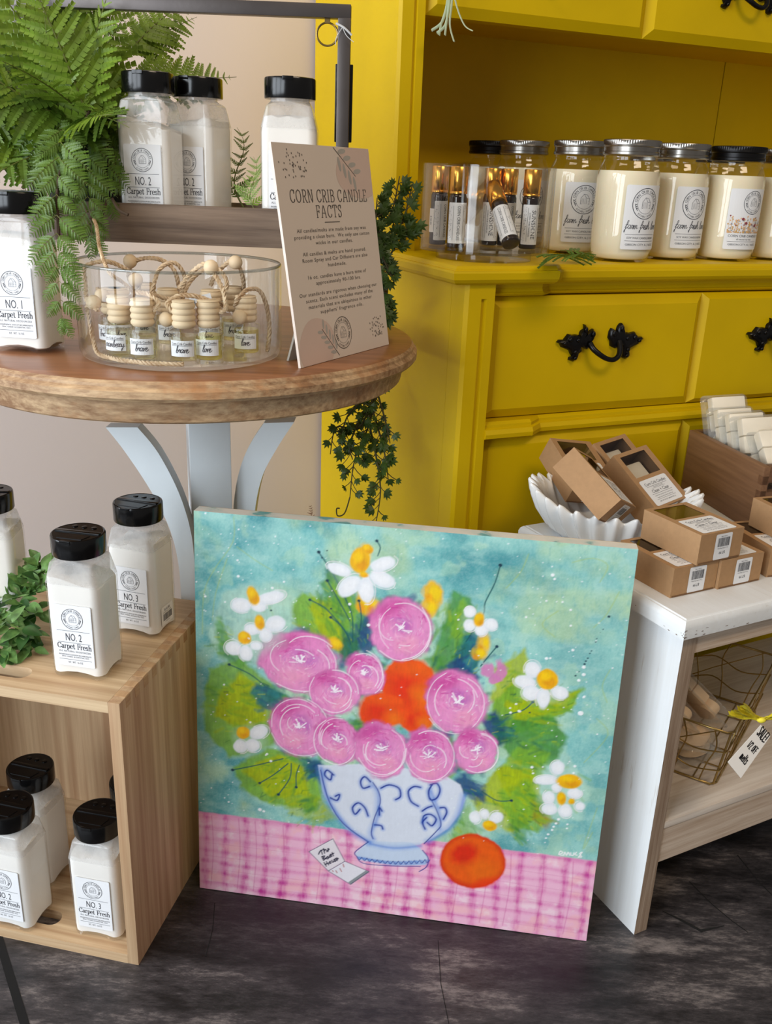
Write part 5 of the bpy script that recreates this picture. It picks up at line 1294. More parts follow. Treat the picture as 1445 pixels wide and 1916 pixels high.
TUL2 = M('yellow_tulle_knot', srgb(238, 222, 60), 0.7)
b0 = o0.copy()
def fan(p_dir, spread, ln_, name):
    d = Vector(p_dir).normalized(); s = Vector((0, -0.5, 1)); s = (s - d * s.dot(d)).normalized(); m_ = MB(); n_ = 18
    rings = []
    for j in range(7):
        f = j / 6; row = []
        for i in range(n_):
            g = i / (n_ - 1) - 0.5
            row.append(tuple(d * (ln_ * f) + s * (g * spread * (0.08 + f)) + Vector((0, -0.004 * math.sin(i * 2.1) * f, 0.002 * math.sin(i * 1.3 + j)))))
        rings.append(row)
    m_.loft(rings, 0, False, False, closed=False)
    m_.build(name, TULLE, tg, smooth=60)
fan((-1.0, -0.1, 0.42), 0.026, 0.036, 'bow_loop'); fan((1.0, 0.1, 0.32), 0.026, 0.034, 'bow_loop')
m_ = MB(); m_.sphere((0, 0, 0), 0.0045, 12, 8, s=(1.2, 0.8, 0.8)); m_.build('bow_knot', TUL2, tg, smooth=60)

# ------------------------------------------------------------------ foliage
def leafmat(name, c, var=0.25, rough=0.45, scale=60):
    if name in MATS: return MATS[name]
    k = NT(name)
    nz = k.noise(scale, 3); r = k.ramp(nz.outputs[0], [(0.3, sc(c, 1 - var)), (0.7, sc(c, 1 + var))])
    k.l(r.outputs[0], k.b.inputs['Base Color']); k.b.inputs['Roughness'].default_value = rough
    tl = k.n('BsdfTranslucent'); mx = k.n('MixShader'); mx.inputs[0].default_value = 0.22
    k.l(r.outputs[0], tl.inputs[0]); k.l(k.b.outputs[0], mx.inputs[1]); k.l(tl.outputs[0], mx.inputs[2])
    k.l(mx.outputs[0], k.t.nodes['Material Output'].inputs['Surface'])
    MATS[name] = k.m; return k.m
FERN = leafmat('fern_green', srgb(120, 148, 46)); FERND = leafmat('fern_deep_green', srgb(92, 122, 40)); FSTEM = M('fern_stem', srgb(96, 104, 40), 0.6)
TWIG = M('brown_twig', srgb(74, 56, 38), 0.8)
def frond_mesh(L, n, wid, droop, curl, teeth=7, seed=0, lean=0.0, taper=0.55):
    """one fern frond growing along +x, face up +z; n pairs of toothed side leaflets"""
    q = random.Random(seed); m = MB()
    def axis(s):                                           # bent mid-rib
        return Vector((L * (s - 0.10 * droop * s ** 3), L * curl * s * s, -L * droop * s * s))
    def tang(s): return (axis(min(1, s + 0.01)) - axis(max(0, s - 0.01))).normalized()
    m.tube([axis(i / 10) for i in range(11)], [L * 0.008 * (1.15 - i / 11) for i in range(11)], 5, 1)
    for i in range(n):
        s = 0.14 + 0.84 * i / (n - 1)
        pl = wid * L * (math.sin(PI * min(1, (0.22 + s * 0.82))) ** taper) * (1.06 - s ** 3 * 0.75) * q.uniform(0.9, 1.08)
        for sd in (-1, 1):
            t = tang(s); side = Vector((0, 0, 1)).cross(t).normalized() * sd
            up = t.cross(side) * sd
            a = math.radians(q.uniform(48, 60)); d = (t * math.cos(a) + side * math.sin(a)).normalized()
            d = (d + up * q.uniform(-0.30, 0.12)).normalized()
            w0 = side * math.cos(a) - t * math.sin(a)      # across the leaflet
            base = axis(s); K = teeth
            hw = pl * 0.155
            for j in range(K):
                f0, f1 = j / K, (j + 1) / K; fm = (j + 0.75) / K
                c0 = base + d * (pl * f0) - up * (pl * 0.18 * f0 * f0); c1 = base + d * (pl * f1) - up * (pl * 0.18 * f1 * f1)
                h = hw * (1.0 - 0.72 * f0 ** 1.6) * (0.75 if j == 0 else 1)
                for e in (-1, 1):
                    tip = base + d * (pl * (f0 + 1.15 / K)) + w0 * (e * h) + up * (hw * 0.25) - up * (pl * 0.18 * fm * fm)
                    nt_ = base + d * (pl * (f0 + 0.25 / K)) + w0 * (e * h * 0.82) + up * (hw * 0.2) - up * (pl * 0.18 * f0 * f0)
                    m.add([c0, c1, tip, nt_], [(0, 1, 2, 3) if e * sd > 0 else (3, 2, 1, 0)], 0)
    return m
def place(o, base, d, face):
    o.location = base; o.rotation_euler = rot_between(d, face).to_euler()
fern = thing('artificial_fern', 'bushy bright green artificial fern on the left of the tray, fronds hanging over its front', 'fern', (-0.366, 1.136, 0.8262))
FB = Vector((-0.366, 1.136, 0.8262))
POT = M('mossy_dark_base', srgb(42, 44, 40), 0.9, var=0.5, scale=120, bump=0.8, bscale=160)
t = MB(); rings = []
for z, r_ in ((0.0005, 0.036), (0.02, 0.041), (0.05, 0.042), (0.08, 0.037), (0.098, 0.026)):
    rings.append([(r_ * (1 + 0.06 * math.sin(5 * a + z * 90)) * math.cos(a), r_ * (1 + 0.06 * math.cos(4 * a + z * 70)) * math.sin(a), z) for a in [2 * PI * i / 40 for i in range(40)]])
t.loft(rings); t.build('mossy_base', POT, fern, (0.0, 0.0, 0), smooth=60)
protos = []
for i, (L, n, wd, dr_, cu) in enumerate(((0.20, 15, 0.27, 0.35, 0.05), (0.17, 13, 0.30, 0.55, -0.08), (0.22, 17, 0.24, 0.22, 0.10), (0.15, 12, 0.33, 0.75, 0.0), (0.18, 14, 0.27, 0.15, -0.12))):
    o = frond_mesh(L, n, wd, dr_, cu, 8, i).build('frond', [FERN if i % 2 == 0 else FERND, FSTEM], fern, smooth=25)
    protos.append(o)
q = random.Random(21)
first = [True] * 5
def add_frond(kind, base, d, face, s=1.0):
    o = protos[kind]
    if first[kind]: first[kind] = False
    else:
        o = o.copy(); COL.objects.link(o); o.parent = fern
    place(o, Vector(base), Vector(d), Vector(face)); o.scale = (s, s, s)
top = Vector((0.012, 0.01, 0.085))
i = 0; tries = 0
while i < 42 and tries < 900:
    tries += 1
    az = q.uniform(-PI, PI); el = q.uniform(0.10, 1.25)
    d = Vector((math.cos(az) * math.cos(el) - 0.18, math.sin(az) * math.cos(el) - 0.30, math.sin(el) + 0.12)).normalized()
    if d.y > 0.35: d.y *= 0.4
    b0_ = top + Vector((q.uniform(-0.03, 0.025), q.uniform(-0.03, 0.02), q.uniform(-0.03, 0.03))); s_ = q.uniform(0.72, 1.05)
    ok = True
    for k_ in range(1, 9):                                   # keep clear of the jars in the tray, the jar in front and the frame's post
        p_ = FB + b0_ + d * (0.19 * s_ * k_ / 8) - Vector((0, 0, 0.05 * s_ * (k_ / 8) ** 2))
        if p_.x > -0.335 and p_.z < 1.005 and p_.y > 1.06: ok = False
        if p_.z < 0.90 and p_.y < 1.02: ok = False
        if math.hypot(p_.x + 0.4265, p_.y - 1.14) < 0.011: ok = False
    if not ok: continue
    add_frond(i % 5, b0_, d, Vector((q.uniform(-0.3, 0.2), -0.75, 0.75)), s_); i += 1
def via(px0, px1): return Vector(px0) - FB, Vector(px1) - Vector(px0)
for kind, a, b_, s in ((2, (-0.3447, 1.2065, 0.9885), (-0.2294, 1.2412, 0.9956), 0.70), (4, (-0.3421, 1.2243, 1.0077), (-0.3018, 1.2711, 1.0761), 0.8), (0, (-0.339, 1.2377, 1.015), (-0.2814, 1.2656, 1.0614), 0.6),
                      (1, (-0.4112, 1.1155, 0.9731), (-0.3651, 1.0657, 0.8968), 0.70),
                      (0, (-0.41, 1.1327, 0.9909), (-0.4636, 1.113, 1.024), 0.9), (2, (-0.3818, 1.1179, 0.9798), (-0.4308, 1.1317, 1.0743), 0.85), (0, (-0.3746, 1.1374, 1.0035), (-0.3571, 1.1617, 1.0975), 0.85), (2, (-0.4124, 1.1258, 1.0009), (-0.4445, 1.076, 0.9531), 0.8)):
    p0, d = via(a, b_)
    add_frond(kind, p0, d, Vector((0.1, -1, 0.25)), s)
# small fronds strung along the stems that trail over the tray's front
small = frond_mesh(0.062, 11, 0.30, 0.25, 0.06, 6, 9).build('frond', [FERND, FSTEM], fern, smooth=25)
protos.append(small); first.append(True)
q = random.Random(31)
for path in ([(-0.3622, 1.0627, 0.9316), (-0.3551, 1.0157, 0.8915), (-0.3464, 0.9736, 0.8356), (-0.3405, 0.9515, 0.7905), (-0.3366, 0.9396, 0.7442)],
             [(-0.3474, 1.1019, 0.9366), (-0.3402, 1.0607, 0.8976), (-0.3338, 1.0394, 0.8546), (-0.3267, 1.0222, 0.8228)],
             [(-0.3913, 1.0935, 0.9427), (-0.3776, 1.0548, 0.8962), (-0.3706, 1.0356, 0.8588)],
             [(-0.3321, 1.1334, 0.9497), (-0.3284, 1.1004, 0.904), (-0.3215, 1.0722, 0.8569)]):
    P = [p - FB for p in smoothline(path, 6)]
    for i in range(1, len(P), 2):
        t_ = (P[i] - P[i - 1]).normalized()
        for sd in (-1, 1):
            if i > len(P) - 3: d = t_ + Vector((0.25 * sd, -0.1, 0))
            else: d = t_ * q.uniform(0.7, 1.0) + Vector((sd * q.uniform(0.55, 0.95), q.uniform(-0.35, 0.0), 0.0))
            add_frond(5, P[i], d, Vector((q.uniform(-0.3, 0.3), -1, q.uniform(0, 0.5))), q.uniform(0.6, 0.98) * (1.0 - 0.45 * i / len(P)))
t = MB()
for pts in ([(-0.3697, 1.1208, 0.9587), (-0.3821, 1.0941, 0.9158), (-0.3979, 1.0739, 0.8901), (-0.4092, 1.0546, 0.8668)], [(-0.3909, 1.1225, 0.9635), (-0.3822, 1.0952, 0.9186)], [(-0.341, 1.1405, 0.9831), (-0.3488, 1.0761, 0.9246), (-0.3647, 1.0437, 0.8805), (-0.3622, 1.0217, 0.8215)],
            [(-0.3256, 1.051, 0.8573), (-0.3266, 1.0386, 0.8467), (-0.3302, 1.0334, 0.8386)], [(-0.3169, 1.0512, 0.8576), (-0.3184, 1.0377, 0.8443), (-0.3186, 1.0326, 0.8363)], [(-0.3112, 1.0519, 0.8595), (-0.3013, 1.0395, 0.8493), (-0.2901, 1.0356, 0.8444)]):
    t.tube([p - FB for p in smoothline(pts, 6)], 0.0018, 6)
t.build('twiggy_stem', TWIG, fern, smooth=60)
tgx = thing('price_tag', 'white barcode tag hanging among the fern stems at the far left', 'tag', (-0.4055, 1.0944, 0.9022))
k = Ink(lambda u, v, w: Vector((u, 0.1 * u - w, v)))
k.mb.box(-0.009, 0.010, 0.0002, 0.0007, -0.012, 0.012, 0); k.barcode(-0.002, 0.0085, -0.007, 0.009, 1, 0.0004, 8); k.text('BOOPH2502', -0.0055, 0.0, 0.0022, width=0.016, ang=PI / 2)
k.mb.build('card', [PAPER, INK, INK2], tgx, (0, 0, 0), (0, 0.25, 0), smooth=0)

CEDAR = leafmat('cedar_green', srgb(96, 128, 48))
def cedar_mesh(L, n, seed, wid=0.4):
    q = random.Random(seed); m = MB()
    ax = [Vector((L * i / 12, L * 0.08 * math.sin(i * 0.5), -L * 0.12 * (i / 12) ** 2)) for i in range(13)]
    m.tube(ax, [L * 0.010 * (1.1 - i / 13) for i in range(13)], 5, 1)
    for i in range(n):
        s = 0.12 + 0.86 * i / n; b_ = Vector((L * s, L * 0.08 * math.sin(s * 6), -L * 0.12 * s * s))
        for sd in (-1, 1):
            a = math.radians(q.uniform(38, 58)) * sd; ln_ = L * wid * (1 - s * 0.75) * q.uniform(0.75, 1.1)
            d = Vector((math.cos(a), math.sin(a), q.uniform(-0.35, 0.35))).normalized(); w_ = Vector((-d.y, d.x, 0))
            for j in range(7):
                f = (j + 0.3) / 7; c_ = b_ + d * ln_ * f
                for e in (-1, 1):
                    tp = c_ + (d * 0.75 + w_ * e * 0.8).normalized() * ln_ * 0.20 * (1.15 - f); h = d * ln_ * 0.055
                    m.add([c_ - h, c_ + h, tp + h * 1.1, tp - h * 0.6], [(0, 1, 2, 3)], 0)
            m.tube([b_, b_ + d * ln_], L * 0.004, 4, 1)
    return m
def sprig(label, base, tip, face, L, n, seed, mats=None, wid=0.4):
    t = thing('greenery_sprig', label, 'greenery', base)
    o = cedar_mesh(L, n, seed, wid).build('sprig', mats or [CEDAR, FSTEM], t, smooth=0)
    d = Vector(tip) - Vector(base)
    o.rotation_euler = rot_between(d, face).to_euler(); k_ = d.length / L; o.scale = (k_, k_, k_)
    return t
sprig('feathery green sprig standing between the powder jars in the tray', (-0.188, 1.1766, 0.8508), (-0.2044, 1.2236, 0.9484), (0.2, -1, 0.2), 0.11, 9, 1, None, 0.30)
sprig('lighter feathery sprig leaning against the half hidden tray jar', (-0.1635, 1.107, 0.8501), (-0.1713, 1.124, 0.9102), (-0.2, -1, 0.2), 0.08, 8, 2, [FERN, FSTEM], 0.45)
fs = thing('greenery_sprig', 'green fern sprig lying on the dresser top beside the organizer', 'greenery', (0.2097, 1.2981, 0.8005))
o = frond_mesh(0.125, 15, 0.30, -0.10, 0.10, 7, 17).build('sprig', [FERND, FSTEM], fs, smooth=25)
o.rotation_euler = rot_between(Vector((0.2388, 1.1143, 0.8035)) - Vector((0.2097, 1.2981, 0.8005)), (0, -0.1, 1)).to_euler()
o = protos[5].copy(); COL.objects.link(o); o.parent = fs; o.scale = (1, 1, 1); o.name = 'sprig'; o.location = (0.015, 0.012, 0.005)
o.rotation_euler = rot_between((1, 0.15, 0.05), (0, -0.4, 1)).to_euler()
sprig('small dried rust brown sprig poking up behind the painting', (-0.0948, 1.1372, 0.4579), (-0.1035, 1.1455, 0.4802), (0, -1, 0.2), 0.05, 7, 4, [M('dried_rust', srgb(120, 62, 40), 0.8), TWIG], 0.35)

# palmate leaved vine behind the sign and hanging below the table edge
VINE = leafmat('vine_green', srgb(66, 92, 34), 0.3); VSTEM = M('vine_stem', srgb(62, 58, 28), 0.7)
def lobed(m, c, d, n_, s, mi=0, lobes=5):
    """small five lobed leaf: c stalk end, d direction, n_ normal"""
    d = d.normalized(); n_ = (n_ - d * n_.dot(d)).normalized(); w_ = n_.cross(d)
    P = [c]
    prof = [(-0.30, 0.10), (-0.62, 0.42), (-0.34, 0.44), (-0.46, 0.86), (-0.16, 0.68), (0.0, 1.10), (0.16, 0.68), (0.46, 0.86), (0.34, 0.44), (0.62, 0.42), (0.30, 0.10)]
    mid = c + d * s * 0.5 + n_ * s * 0.10
    pts = [mid, c] + [c + w_ * (a * s) + d * (b_ * s) - n_ * (0.12 * s * abs(a)) for a, b_ in prof]
    m.add(pts, [(0, i, i + 1) for i in range(1, len(pts) - 1)] + [(0, len(pts) - 1, 1)], mi)
def vine(m, pts, leaf, n, q, side=0.016, clear_=0.1):
    P = smoothline(pts, 6)
    m.tube(P, [0.0015 * (1.2 - 0.8 * i / len(P)) for i in range(len(P))], 5, 1)
    for i in range(n):
        j = int((clear_ + (1 - clear_) * i / n) * (len(P) - 2)); b_ = P[j]; t_ = (P[j + 1] - P[j]).normalized()
        sd = Vector((q.choice((-1, 1)) * q.uniform(0.6, 1), q.uniform(-0.6, 0.3), q.uniform(-0.3, 0.3)))
        e = b_ + (sd + t_ * 0.8).normalized() * side * q.uniform(0.5, 1.2)
        m.tube([b_, (b_ + e) / 2 + t_ * 0.001, e], 0.0007, 4, 1)
        for _ in range(q.choice((1, 2, 3))):
            dd = (e - b_).normalized() + Vector((q.uniform(-.7, .7), q.uniform(-.5, .3), q.uniform(-.7, .5)))
            lobed(m, e, dd, Vector((q.uniform(-0.5, 0.5), -1, q.uniform(-0.4, 0.6))), leaf * q.uniform(0.75, 1.2))
va = thing('ivy_garland', 'dark green lobed leaf garland behind the sign, trailing down beside the dresser', 'garland', (-0.0117, 1.2433, 0.8006))
GO = Vector((-0.0117, 1.2433, 0.8006)); q = random.Random(4)
def garland(name, paths, leaf, dens, side):
    m = MB()
    for pts in paths:
        P = [Vector(p) - GO for p in pts]; ln_ = sum((P[i + 1] - P[i]).length for i in range(len(P) - 1))
        vine(m, P, leaf, max(4, int(ln_ * dens)), q, side)
    m.build(name, [VINE, VSTEM], va, smooth=0)
garland('upper_branch', ([(-0.0344, 1.2206, 0.7682), (-0.0214, 1.2401, 0.8206), (-0.0069, 1.2629, 0.8532), (0.0005, 1.2776, 0.8927)], [(-0.0289, 1.2327, 0.8008), (0.0044, 1.2557, 0.834), (0.0176, 1.2742, 0.8835)],
   [(-0.0316, 1.2227, 0.7882), (-0.0285, 1.2372, 0.8271), (-0.0274, 1.2569, 0.8658)], [(-0.0363, 1.2375, 0.8135), (0.0014, 1.2456, 0.8211), (0.0264, 1.2585, 0.8413)], [(-0.024, 1.2207, 0.7686), (-0.0047, 1.2383, 0.8013), (0.0151, 1.2535, 0.8278)]), 0.0125, 210, 0.010)
garland('middle_branch', ([(-0.0296, 1.2348, 0.8206), (-0.0144, 1.223, 0.7889), (-0.001, 1.2135, 0.7635)], [(-0.0319, 1.2251, 0.7947), (-0.0187, 1.216, 0.7558), (-0.0122, 1.2267, 0.7272), (-0.0049, 1.2239, 0.7196)], [(-0.0281, 1.2255, 0.7814), (-0.0223, 1.2111, 0.7427), (-0.0161, 1.2146, 0.7233)]), 0.0125, 200, 0.010)
garland('hanging_branch', ([(-0.0206, 1.3159, 0.6228), (-0.0285, 1.2818, 0.5598), (-0.0475, 1.2532, 0.5116), (-0.0522, 1.2346, 0.4614)], [(-0.0239, 1.2952, 0.5959), (-0.0432, 1.2692, 0.5547), (-0.0746, 1.2591, 0.5561), (-0.0821, 1.2458, 0.5204)],
   [(-0.03, 1.2818, 0.5597), (-0.0163, 1.2537, 0.5128), (-0.0091, 1.2378, 0.4702), (-0.0141, 1.2213, 0.4257)], [(-0.0271, 1.2898, 0.5814), (-0.007, 1.2591, 0.5274), (0.0017, 1.2433, 0.4849)], [(-0.0315, 1.2951, 0.5957), (-0.0601, 1.2646, 0.5708), (-0.0696, 1.2486, 0.5279)],
   [(-0.0231, 1.3105, 0.6082), (-0.0054, 1.2724, 0.5632), (0.0019, 1.2619, 0.5349)], [(-0.038, 1.2773, 0.5763), (-0.0548, 1.2515, 0.5356), (-0.0501, 1.2436, 0.5145)]), 0.0125, 125, 0.016)
m = MB()
m.tube([p - GO for p in smoothline([(-0.012, 1.2467, 0.7524), (-0.0132, 1.3179, 0.7144), (-0.0152, 1.3772, 0.6586), (-0.0208, 1.3598, 0.5973), (-0.03, 1.2818, 0.5597)], 8)], 0.0034, 7)
m.build('main_stem', VSTEM, va, smooth=60)
m = MB()
m.tube([p - GO for p in smoothline([(-0.0522, 1.2346, 0.4614), (-0.0589, 1.2265, 0.4398), (-0.0687, 1.225, 0.4358), (-0.0706, 1.2285, 0.445), (-0.066, 1.2288, 0.4459)], 6)], 0.0010, 5)
m.build('tendril', VSTEM, va, smooth=60)

# leafy garland on the crate
OVAL = leafmat('oval_leaf_green', srgb(104, 142, 78), 0.45, 0.3, 120); OVAL2 = leafmat('oval_leaf_dark_green', srgb(52, 92, 42), 0.3, 0.35)
def oval(m, c, d, n_, s, mi):
    d = d.normalized(); n_ = (n_ - d * n_.dot(d)).normalized(); w_ = n_.cross(d); rows = []
    for i in range(7):
        f = i / 6; h = 0.30 * s * math.sin(PI * f ** 0.8) ** 0.8 if 0 < f < 1 else 0.001
        p = c + d * s * f - n_ * (0.25 * s * f * f)
        rows.append([tuple(p - w_ * h + n_ * h * 0.35), tuple(p), tuple(p + w_ * h + n_ * h * 0.35)])
    m.loft(rows, mi, False, False, closed=False)
gl = thing('leaf_garland', 'green oval leaved garland on the left end of the crate top', 'garland', (-0.442, 0.9869, 0.361))
LO = Vector((-0.442, 0.9869, 0.361)); q = random.Random(9)
for name, paths in (('front_spray', ([(-0.4782, 0.9835, 0.372), (-0.4441, 0.9681, 0.392), (-0.4181, 0.9537, 0.376), (-0.401, 0.9311, 0.368)], [(-0.4704, 0.9503, 0.372), (-0.436, 0.929, 0.378), (-0.4264, 0.9202, 0.366)], [(-0.4814, 0.9926, 0.378), (-0.4225, 0.9312, 0.398), (-0.4021, 0.9522, 0.374)])),
                    ('back_spray', ([(-0.4912, 1.032, 0.38), (-0.4334, 0.9928, 0.405), (-0.407, 0.9859, 0.42), (-0.4152, 1.0187, 0.44)], [(-0.4909, 1.0476, 0.38), (-0.4296, 0.9816, 0.4), (-0.4081, 0.9851, 0.385)], [(-0.471, 1.014, 0.375), (-0.4248, 0.9993, 0.42), (-0.4229, 1.02, 0.432)]))):
    m = MB()
    for pts in paths:
        P = [p - LO for p in smoothline(pts, 7)]
        m.tube(P, 0.0010, 5, 2)
        for j in range(1, len(P) - 1):
            t_ = (P[j + 1] - P[j]).normalized()
            for _ in range(2):
                dd = t_ * 0.5 + Vector((q.uniform(-1, 1), q.uniform(-1, 0.4), q.uniform(-0.15, 0.8)))
                c_ = P[j] + dd.normalized() * 0.004
                oval(m, c_, dd, Vector((q.uniform(-0.3, 0.3), -0.5, 1)), q.uniform(0.014, 0.025), q.choice((0, 0, 1)))
    zmin = 0.0015
    m.v = [(a, b_, max(c_, zmin)) for a, b_, c_ in m.v]
    m.build(name, [OVAL, OVAL2, M('pale_stem', srgb(110, 140, 70), 0.6)], gl, smooth=40)

# ribbons hanging in front of the hutch
RIB = M('pale_green_ribbon', srgb(198, 216, 188), 0.6, var=0.04)
rb = thing('ribbon_tassel', 'pale green ribbon tassel hanging in front of the upper drawers', 'tassel', (0.0593, 1.4191, 1.1584))
RO = Vector((0.0593, 1.4191, 1.1584)); m = MB()
for i, pts in enumerate(([(0.0593, 1.4191, 1.1584), (0.056, 1.4039, 1.1177), (0.0499, 1.3938, 1.0904), (0.036, 1.3893, 1.0784)], [(0.06, 1.4191, 1.1584), (0.0574, 1.4039, 1.1177), (0.0544, 1.3926, 1.0872), (0.0433, 1.3882, 1.0753)], [(0.0593, 1.4191, 1.1584), (0.0588, 1.404, 1.1178), (0.0557, 1.3939, 1.0906), (0.0542, 1.3873, 1.073)], [(0.06, 1.4191, 1.1584), (0.0617, 1.404, 1.1179), (0.0601, 1.3927, 1.0874), (0.0668, 1.3845, 1.0653)], [(0.06, 1.4191, 1.1584), (0.0661, 1.4041, 1.1181), (0.0789, 1.3929, 1.0881), (0.0915, 1.3898, 1.0798)], [(0.0586, 1.4191, 1.1584), (0.0548, 1.4014, 1.1109), (0.0486, 1.3925, 1.087), (0.0463, 1.3872, 1.0727)])):
    P = [p - RO for p in smoothline(pts, 7)]
    m.tube(P, 0.0021, 6, flat=0.3)
m.build('ribbon_strands', RIB, rb, smooth=50)
m = MB(); m.sphere((0, 0, 0), 0.005, 10, 8); m.build('knot', RIB, rb, smooth=60)

# ------------------------------------------------------------------ the painting (all sizes in mm on the canvas)
PW, PH = 504.0, 522.0
NX, NY = 760, 790
gx, gy = np.meshgrid((np.arange(NX) + 0.5) / NX * PW, (np.arange(NY) + 0.5) / NY * PH)
prng = np.random.default_rng(12)
def vnoise(cx, cy, seed):
    """smooth noise, cells of cx by cy mm, range 0..1"""
    r_ = np.random.default_rng(seed); nx_, ny_ = int(PW / cx) + 3, int(PH / cy) + 3
    g = r_.random((ny_, nx_)); fx, fy = gx / cx, gy / cy
    ix, iy = fx.astype(int), fy.astype(int); tx, ty = fx - ix, fy - iy
    tx, ty = tx * tx * (3 - 2 * tx), ty * ty * (3 - 2 * ty)
    return (g[iy, ix] * (1 - tx) + g[iy, ix + 1] * tx) * (1 - ty) + (g[iy + 1, ix] * (1 - tx) + g[iy + 1, ix + 1] * tx) * ty
def fbm(c, seed, n=4, ax=1.0):
    s = 0; a = 1.0; tot = 0
    for i in range(n): s = s + a * vnoise(c * ax / 2 ** i, c / 2 ** i, seed * 31 + i); tot += a; a *= 0.55
    return s / tot
def stretch(a, lo=0.3, hi=0.7): return np.clip((a - lo) / (hi - lo), 0, 1)
FINE = fbm(7, 1, 3); WARP = fbm(14, 2, 3) - 0.5; GRAIN = vnoise(1.3, 1.3, 3); STR1 = fbm(6, 4, 3, 3.5); STR2 = vnoise(1.6, 9, 5)
art = np.zeros((NY, NX, 3))
def col(*c): return np.array(c, float)
def blend(sl, mask, c, noise=0.06, seed=0):
    c = col(*c); v = 1 + (FINE[sl] - 0.5) * 2 * noise + (STR2[sl] - 0.5) * noise
    art[sl] += mask[..., None] * (c[None, None] * v[..., None] - art[sl])
def win(x0, x1, y0, y1):
    i0, i1 = max(0, int(x0 / PW * NX)), min(NX, int(x1 / PW * NX) + 2); j0, j1 = max(0, int(y0 / PH * NY)), min(NY, int(y1 / PH * NY) + 2)
    return (slice(j0, max(j0, j1)), slice(i0, max(i0, i1)))
def soft(d, e): return np.clip(0.5 - d / (2 * e), 0, 1)
def ell(e, c, alpha=1.0, edge=0.8, rough=1.5, noise=0.06, grow=1.0):
    x, y, a, b, th = e; a, b = a * grow, b * grow; R = max(a, b) + edge + rough * 2 + 2
    sl = win(x - R, x + R, y - R, y + R); dx, dy = gx[sl] - x, gy[sl] - y
    u, v = dx * math.cos(th) + dy * math.sin(th), -dx * math.sin(th) + dy * math.cos(th)
    d = (np.sqrt((u / a) ** 2 + (v / b) ** 2) - 1) * min(a, b) + WARP[sl] * rough * 2
    blend(sl, soft(d, edge) * alpha, c, noise)
def pdist(P, sl):
    X, Y = gx[sl], gy[sl]; ins = np.zeros(X.shape, bool); dm = np.full(X.shape, 1e9); n = len(P)
    for i in range(n):
        (x0, y0), (x1, y1) = P[i], P[(i + 1) % n]
        cr_ = ((y0 > Y) != (y1 > Y)); ins ^= cr_ & (X < (x1 - x0) * (Y - y0) / ((y1 - y0) or 1e-9) + x0)
        ex, ey = x1 - x0, y1 - y0; t = np.clip(((X - x0) * ex + (Y - y0) * ey) / (ex * ex + ey * ey + 1e-9), 0, 1)
        dm = np.minimum(dm, np.hypot(X - x0 - t * ex, Y - y0 - t * ey))
    return np.where(ins, -dm, dm)
def poly(P, c, alpha=1.0, edge=1.0, rough=2.0, noise=0.08):
    xs, ys = [p[0] for p in P], [p[1] for p in P]; m = edge + rough * 2 + 3
    sl = win(min(xs) - m, max(xs) + m, min(ys) - m, max(ys) + m)
    blend(sl, soft(pdist(P, sl) + WARP[sl] * rough * 2, edge) * alpha, c, noise)
def stroke(P, w, c, alpha=1.0, edge=0.45, sm=4, taper=False):
    if sm and len(P) > 2: P = [(p.x, p.y) for p in smoothline([(a, b, 0) for a, b in P], sm)]
    xs, ys = [p[0] for p in P], [p[1] for p in P]; m = w + edge + 2
    sl = win(min(xs) - m, max(xs) + m, min(ys) - m, max(ys) + m); X, Y = gx[sl], gy[sl]
    if X.size == 0: return
    dm = np.full(X.shape, 1e9)
    for i in range(len(P) - 1):
        (x0, y0), (x1, y1) = P[i], P[i + 1]; ex, ey = x1 - x0, y1 - y0
        t = np.clip(((X - x0) * ex + (Y - y0) * ey) / (ex * ex + ey * ey + 1e-9), 0, 1)
        dd = np.hypot(X - x0 - t * ex, Y - y0 - t * ey)
        if taper: dd = dd + w * 0.4 * (i / len(P))
        dm = np.minimum(dm, dd)
    blend(sl, soft(dm - w / 2, edge) * alpha, c, 0.03)
def lin(r, g, b): return srgb(r, g, b)[:3]
# washes of turquoise
ALL = (slice(0, NY), slice(0, NX))
b1, b2, b3, b4 = stretch(fbm(90, 21)), stretch(fbm(55, 22)), stretch(fbm(26, 23, 5)), stretch(fbm(120, 24, 3))
base = col(*lin(116, 188, 190))[None, None] * np.ones((NY, NX, 1))
art[:] = base
def wash(m, c): art[:] = art + np.clip(m, 0, 1)[..., None] * (col(*c)[None, None] - art)
wash(b1 * 0.85, lin(172, 220, 212)); wash((1 - b2) ** 1.6 * 0.85, lin(66, 150, 160)); wash(b3 ** 2 * 0.45, lin(182, 224, 216)); wash((1 - b3) ** 3 * 0.45, lin(52, 134, 146))
wash(stretch(gx / PW, 0.55, 1.0) * 0.45 * (0.5 + b4), lin(170, 216, 208)); wash((1 - stretch(gx / PW, 0.0, 0.10)) * 0.35, lin(62, 142, 148))
wash(stretch(fbm(60, 25), 0.52, 0.72) * 0.45, lin(206, 222, 160)); wash(stretch(fbm(9, 27, 4, 0.35), 0.55, 0.7) * 0.22, lin(84, 166, 172)); wash(stretch(fbm(11, 28, 4, 2.5), 0.56, 0.7) * 0.25, lin(196, 230, 220)); wash(stretch(fbm(30, 26, 4), 0.62, 0.7) * 0.3, lin(196, 226, 190))
wash((GRAIN - 0.35) * 0.16, lin(236, 246, 244))
